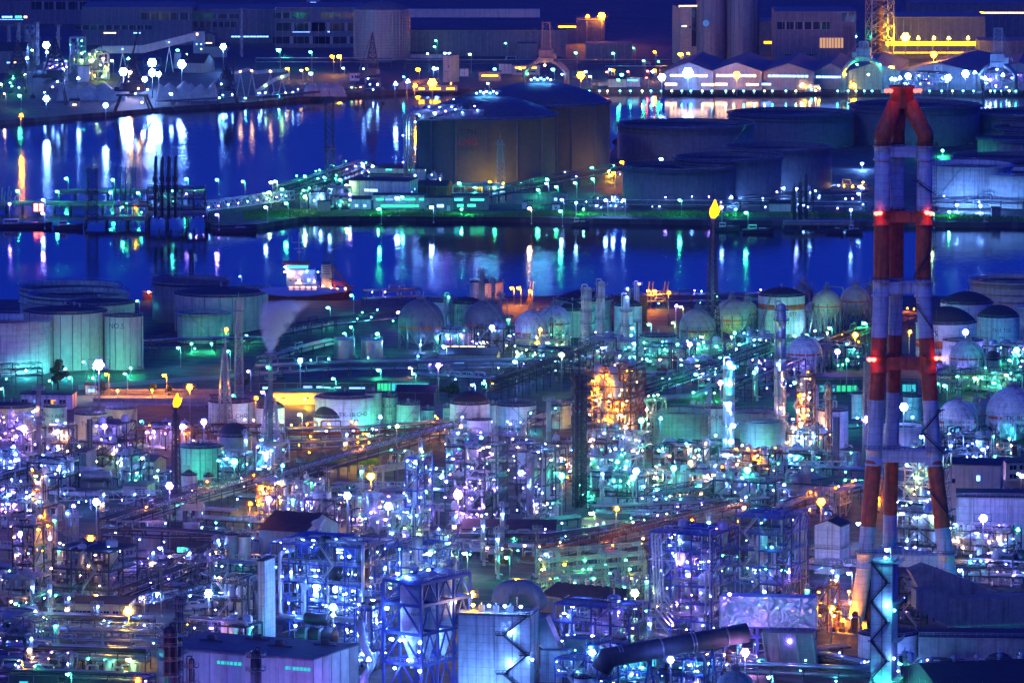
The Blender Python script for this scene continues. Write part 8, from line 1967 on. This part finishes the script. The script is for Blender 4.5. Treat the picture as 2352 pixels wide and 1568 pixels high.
rack('dark bridge rack below the flared cooling towers', [(240, 1262), (380, 1268), (514, 1278)], 6, (5, 8), 5, 9, fr='dark_steel', lamps='B', nl=4)
rack('violet rack rising right below the stainless tanks', [(300, 1395), (440, 1340), (520, 1300)], 7, (4, 7), 5, 9, lamps='VW', nl=8, truss=True)
rack('white lit pipe rack right of the yellow lit control house', [(312, 1416), (400, 1398), (490, 1372)], 6, (4,), 5, 9, lamps='WV', nl=6, truss=True)
rack('teal blue trussed pipe bridge in the lower left', [(100, 1496), (240, 1498), (372, 1502)], 6, (4, 7), 4, 9, truss=True, fr='green_lit_paint', lamps='TB', nl=6)
rack('fat teal pipes crossing the lower left', [(-30, 1456), (160, 1460), (350, 1468)], 7, (3, 6), 5, 9, rmax=.85, lamps='W', nl=5)
rack('dark low pipe rack at the bottom left', [(-30, 1530), (150, 1534), (340, 1540)], 7, (3, 6), 5, 9, rmax=.8, fr='dark_steel', lamps='VB', nl=4)
rack('dim violet pipe rack in the bottom left corner', [(-40, 1576), (160, 1582), (350, 1590)], 7, (2.5, 5), 5, 9, rmax=.5, lamps='GVO', nl=8)
building('dark flat roofed shed in the lower left', 54, 192, 1496, 1524, 14, 'grey_paint', 'flat', rz=rad(-8))
building('dark low shed with an open lit door at the bottom left', 20, 140, 1548, 1585, 12, 'dark_grey', 'flat', rz=rad(-4), wins=[(.3, 3, .4, 2.6, 1, 'T')], stm=.6)
unit('violet dim pipe frame at the left edge in the lower part', -30, 110, 1425, 1490, 10, 'steel', 'VT', 10, nv=3, npi=9, seed=91)
unit('dim pipe yard right of the trussed bridge', 400, 600, 1440, 1500, 12, 'dark_steel', 'OVT', 12, nv=4, npi=10, seed=92)
o = thing('sign_board', 'long pale sign board on the pipe rack between the cooling towers', 'sign', at(442, 1215)); b = MB(); b.box(-4.4, -.2, 7, 4.4, .1, 9.4); part('board', b, 'cream_paint', o); b = MB(); b.bar((-3.5, 0, 0), (-3.5, 0, 7), .3); b.bar((3.5, 0, 0), (3.5, 0, 7), .3); part('post', b, 'steel', o)
o = thing('duct_elbow', 'dark slanting downpipe right of the long warehouse', 'duct', at(842, 1600)); b = MB(); b.bend([(-2, 0, 24), (-1, 0, 17), (2, -2, 11), (-1, -3, 6), (-1, -3, 0)], 1.2, 2, 12); part('pipe', b, 'galvanised', o)
for (x, y, c, r, wh) in [(48, 1230, 'V', 2.6, 'glaring beside the far left white tower'), (209, 1240, 'O', 2.6, 'glaring orange over the open deck structure'), (296, 1408, 'Y', 3.4, 'glaring yellow at the control house'), (367, 1256, 'B', 1.8, 'blue below the flared towers'), (480, 1367, 'W', 3.2, 'glaring by the dark pipe frame'), (362, 1361, 'W', 1.6, 'white right of the control house'), (324, 1371, 'N', 1.2, 'warm right of the control house'), (36, 1384, 'G', 1.4, 'green at the container hut'), (100, 1413, 'L', 1.2, 'lime left of the walkway'), (295, 1512, 'L', 1.8, 'pale lime below the trussed bridge'), (156, 1545, 'G', 1.6, 'green at the bottom left'), (315, 1566, 'O', 2.4, 'orange at the bottom left'), (728, 1352, 'W', 3.4, 'in front of the boiler box'), (771, 1356, 'W', 2.6, 'right in front of the boiler box'), (766, 1398, 'W', 2.8, 'at the condenser drums'), (884, 1309, 'W', 2.4, 'over the silo frame'), (845, 1518, 'W', 2.4, 'left of the silo frame'), (1082, 1369, 'Y', 2.8, 'yellow behind the white clad house'), (1188, 1343, 'Y', 3.2, 'glaring yellow by the substation'), (1152, 1374, 'W', 2, 'on the white clad house roof'), (1458, 1366, 'L', 3, 'glaring lime right of the substation'), (1066, 1268, 'L', 1.8, 'by the long dark shed'), (1163, 1278, 'G', 1.6, 'green before the long dark shed'), (1253, 1270, 'W', 1.6, 'right of the long dark shed'), (1571, 1253, 'P', 3.2, 'pink in the right boiler frame'), (1360, 1502, 'W', 2.6, 'at the end of the long dark flue'), (1540, 1518, 'B', 2.6, 'blue white below the long dark flue'), (1711, 1502, 'P', 3, 'pink below the silver duct box'), (1971, 1200, 'W', 2, 'right of the silo house'), (1949, 1314, 'W', 1.8, 'low right of the silo house'), (1792, 1306, 'T', 1.6, 'over the silver duct box'), (1909, 1400, 'Y', 2.2, 'yellow in the orange framed shelter'), (2204, 1307, 'W', 1.8, 'right of the right chimney leg'), (2277, 1268, 'W', 1.6, 'at the right violet frame'), (2107, 1200, 'W', 1.8, 'between the chimney legs in the bright frame'), (2195, 1202, 'W', 1.8, 'behind the right chimney leg'), (1766, 1552, 'T', 1.6, 'teal at the lower pipes')]:
    if r > 2:
        flood_mast(x, y, 13, c, '%s floodlight mast %s' % (LNAME[c], wh), r * .3, 160, 4 if r > 2.5 else 2)
    else:
        lamp_post(x, y, 8, c, '%s lamp post %s' % (LNAME[c], wh), r * .36, 200)

# ---- wash lights added to brighten and tint tanks, walls and yards
WL = [(60, 868, 'T', 'foot of the rimmed tank at the left edge'), (150, 864, 'T', 'foot of the ribbed cone roof tank'), (216, 862, 'G', 'right foot of the ribbed cone roof tank'), (300, 862, 'G', 'foot of the NO.5 tank'), (440, 806, 'G', 'left foot of the green open tank'), (486, 806, 'G', 'right foot of the green open tank'), (566, 786, 'G', 'foot of the tall cone roofed tank'), (1092, 794, 'G', 'foot of the dark domed BZE tank'), (1392, 786, 'T', 'foot of the broad teal tank'), (1450, 786, 'T', 'foot of the white teal tank'), (1516, 832, 'G', 'foot of the low broad tank'), (1546, 1052, 'G', 'left foot of the scaffold tank'), (1606, 1050, 'T', 'right foot of the scaffold tank'), (1738, 1064, 'L', 'left foot of the pale green open tank'), (1776, 1064, 'G', 'right foot of the pale green open tank'), (1778, 788, 'G', 'left foot of the TK-9C tank'), (1826, 788, 'T', 'right foot of the TK-9C tank'), (1872, 776, 'W', 'foot of the TK-1C sphere'), (1900, 780, 'L', 'foot of the TK-1B sphere'), (2150, 838, 'V', 'left foot of the dark banded tank'), (2200, 838, 'W', 'right foot of the dark banded tank'), (2300, 814, 'T', 'foot of the TK-5 tank'), (122, 996, 'T', 'foot of the grey AOB tank'), (204, 1036, 'N', 'foot of the TK-8D tank'), (280, 1010, 'N', 'foot of the K-2 tank'), (40, 996, 'N', 'foot of the cream tank at the edge'), (505, 1010, 'V', 'left foot of the violet CHO tank by the flare mast'), (556, 1010, 'V', 'right foot of the violet CHO tank by the flare mast'), (622, 1008, 'T', 'foot of the tank behind the vent lattice'), (750, 1008, 'V', 'left foot of the large violet CHD tank'), (812, 1008, 'B', 'right foot of the large violet CHD tank'), (856, 1002, 'T', 'foot of the squeezed teal tank'), (894, 998, 'G', 'foot of the tall teal AT tank'), (936, 1004, 'G', 'foot of the bright green stairway tank'), (983, 988, 'T', 'foot of the smallest teal tank in the row'), (1054, 1010, 'V', 'left foot of the winding stair tank'), (1104, 1012, 'V', 'right foot of the winding stair tank'), (1172, 992, 'V', 'left foot of the TK-28 tank'), (1215, 992, 'T', 'right foot of the TK-28 tank'), (440, 1114, 'T', 'left foot of the ribbed dark tank'), (484, 1112, 'G', 'right foot of the ribbed dark tank'), (1644, 1018, 'T', 'foot of the ACH tank'), (1916, 1040, 'B', 'foot of the 6B tank'), (2096, 976, 'T', 'foot of the slim tank between the legs'), (1969, 978, 'T', 'foot of the slim tank left of the chimney'), (1604, 806, 'L', 'foot of the left cream sphere'), (1680, 790, 'L', 'foot of the TK-8A sphere'), (966, 808, 'W', 'foot of the dark topped sphere'), (1222, 808, 'G', 'foot of the left pale sphere'), (1272, 800, 'L', 'foot of the right pale sphere'), (2186, 1032, 'T', 'left foot of the TK-11B sphere'), (2222, 1032, 'V', 'right foot of the TK-11B sphere'), (2318, 1026, 'T', 'foot of the TK-8C sphere'), (1848, 866, 'V', 'foot of the TK-10D sphere'), (2220, 876, 'V', 'foot of the TK-10B sphere'), (2075, 1566, 'B', 'foot of the NO4 tank'), (2296, 1594, 'T', 'foot of the small teal railed tank'), (420, 1632, 'V', 'left foot of the long warehouse'), (540, 1640, 'B', 'middle foot of the long warehouse'), (660, 1646, 'V', 'right foot of the long warehouse'), (790, 1622, 'V', 'side wall of the long warehouse'), (1090, 1606, 'W', 'foot of the white clad house'), (612, 1496, 'T', 'foot of the tall white slab'), (2240, 1568, 'V', 'foot of the stained duct hall'), (2250, 1100, 'P', 'foot of the pink walled block'), (2240, 1274, 'V', 'foot of the white walled block'), (1912, 1332, 'V', 'foot of the stained silo house'), (2004, 1612, 'T', 'foot of the stair tower'), (700, 934, 'Y', 'front of the orange lit store hall'), (640, 932, 'O', 'left front of the orange lit store hall'), (350, 914, 'O', 'orange lit lane'), (270, 914, 'O', 'left end of the orange lit lane'), (770, 1066, 'Y', 'yellow lit grass plot'), (830, 1066, 'Y', 'right end of the yellow lit grass plot'), (1036, 203, 'O', 'foot of the square beige block'), (1640, 920, 'G', 'green lit lawn with the lying pipe'), (1950, 1380, 'O', 'left chimney leg foot'), (868, 494, 'G', 'bank before the long office'), (1060, 494, 'G', 'bank before the low dark hall'), (1340, 494, 'G', 'bank by the white topped workboat'), (1690, 494, 'G', 'bank left of the masts'), (2180, 500, 'G', 'bank right of the chimney')]
for (x, y, c, wh) in WL:
    big = x < 330 and y < 870 or y > 1560
    lamp_post(x, y - 3.5 * sc(y), 3.5, c, '%s added wash light at the %s' % (LNAME[c], wh), .34, 3000 if y > 1590 and x < 1200 else 1500 if big else 900, arm=0, name='wash_light', cat='floodlight')

# ---- the small things that fill the yards between the frames
R_ = random.Random(42)
ZONES = [(0, 590, 1060, 1470), (590, 1000, 1020, 1230), (1000, 1660, 1000, 1330), (1640, 1960, 1040, 1320), (2180, 2352, 1020, 1330), (1000, 1500, 770, 900), (1480, 1960, 780, 960), (1280, 1960, 1400, 1600), (0, 350, 1440, 1580), (900, 1300, 1230, 1300)]
WT = [(z[1] - z[0]) * (z[3] - z[2]) for z in ZONES]


def spot():
    z = R_.choices(ZONES, WT)[0]
    return R_.uniform(z[0], z[1]), R_.uniform(z[2], z[3])


def scatter(protos, n, label, group):
    for i in range(n):
        o = protos[i % len(protos)] if i < len(protos) else copy_tree(protos[i % len(protos)])
        x, y = spot(); o.location = at(x, y)
        tag(o, label[i % len(protos)], None, group[i % len(protos)])


scatter([column('c', 900, 6, 1090, 1200, 'bright_metal', plats=(.5, .95), pipe=2, lamps=((.8, 'W'),)), column('c', 900, 9, 1130, 1200, 'galvanised', plats=(.4, .7, .96), pipe=2, lamps=((.6, 'N'), (.95, 'W'))), column('c', 900, 4.5, 1110, 1200, 'dark_steel', plats=(.9,), pipe=1), column('c', 900, 7, 1120, 1200, 'white_paint', plats=(.3, .6, .95), pipe=3, lamps=((.9, 'G'),))], 84,
        ['slim shining column among the pipe frames', 'short grey column with three platforms among the pipe frames', 'thin black vent column among the pipe frames', 'slim white column with green lamp among the pipe frames'], ['slim shining columns', 'short grey columns', 'thin black vent columns', 'slim white columns with green lamps'])
SK = []
for k, (m, c) in enumerate((('galvanised', 'W'), ('white_paint', 'G'), ('steel', 'V'), ('rust', 'N'))):
    o = thing('pump_skid', 's', 'pump skid', (0, 0, 0), RZ); b = MB(); b.box(-5, -2, 0, 5, 2, .5); part('base', b, 'concrete', o)
    for i in range(3):
        b = MB(); b.hcyl((-3.4 + i * 3.2, -.6, 1.5), (1, 0, 0), 1.6, .8, 10); part('pump', b, m, o)
        b = MB(); x = -3 + i * 3; b.bend([(x, -.6, 1.5), (x, -.6, 4 + i), (x + 3, .8, 4 + i), (x + 3, .8, .5)], .26, n=7); part('pipe', b, 'bright_metal', o)
    b = MB(); b.lathe([(1, 0), (1, 3.6 + k), (.6, 4.2 + k), (.02, 4.4 + k)], 12, (3.6, 1, .5)); part('vessel', b, m, o)
    b = MB(); b.bar((-5, 2, .5), (-5, 2, 6), .3); b.bar((5, 2, .5), (5, 2, 6), .3); b.bar((-5, 2, 6), (5, 2, 6), .3); part('gantry', b, 'steel', o)
    for i in range(2): part('lamp', lamp_mesh(c, 90, .3), None, o, (-4 + i * 6, 1.6, 5.6))
    SK.append(o)
scatter(SK, 110, ['white lit pump skid with steel pipes in the yard', 'green lit pump skid with white pumps in the yard', 'violet lit pump skid with dark pumps in the yard', 'warm lit rusty pump skid in the yard'], ['white lit pump skids', 'green lit pump skids', 'violet lit pump skids', 'warm lit pump skids'])
PR = []
for k, (m, c, a) in enumerate((('galvanised', 'W', 0), ('steel', 'B', 65), ('bright_metal', 'T', 0))):
    o = thing('pipe_run', 'p', 'pipes', (0, 0, 0), rad(a - 25)); b = MB()
    for i in range(6): b.bar((-20 + i * 8, -3, 0), (-20 + i * 8, -3, 3.4), .3); b.bar((-20 + i * 8, 3, 0), (-20 + i * 8, 3, 3.4), .3); b.bar((-20 + i * 8, -3.4, 3.4), (-20 + i * 8, 3.4, 3.4), .3)
    b.bar((-24, -3, 3.2), (24, -3, 3.2), .3)
    part('trestle', b, 'dark_steel', o)
    for i in range(6):
        b = MB(); y = -2.6 + i; q = -8 + i * 2.5; b.bend([(-24, y, 3.8), (q, y, 3.8), (q, y, 5.6), (q + 5, y, 5.6), (q + 5, y, 3.8), (24, y, 3.8)], [.2, .35, .15, .3, .2, .45][i], n=6, k=2); part('pipe', b, m, o)
    for i in range(3): part('lamp', lamp_mesh(c, 90, .28), None, o, (-16 + i * 14, -3.4, 2.6))
    PR.append(o)
scatter(PR, 66, ['low white lit pipe run on trestles in the yard', 'low blue lit pipe run across the yard', 'low teal lit pipe run of shining pipes in the yard'], ['low white lit pipe runs', 'low blue lit pipe runs', 'low teal lit pipe runs'])
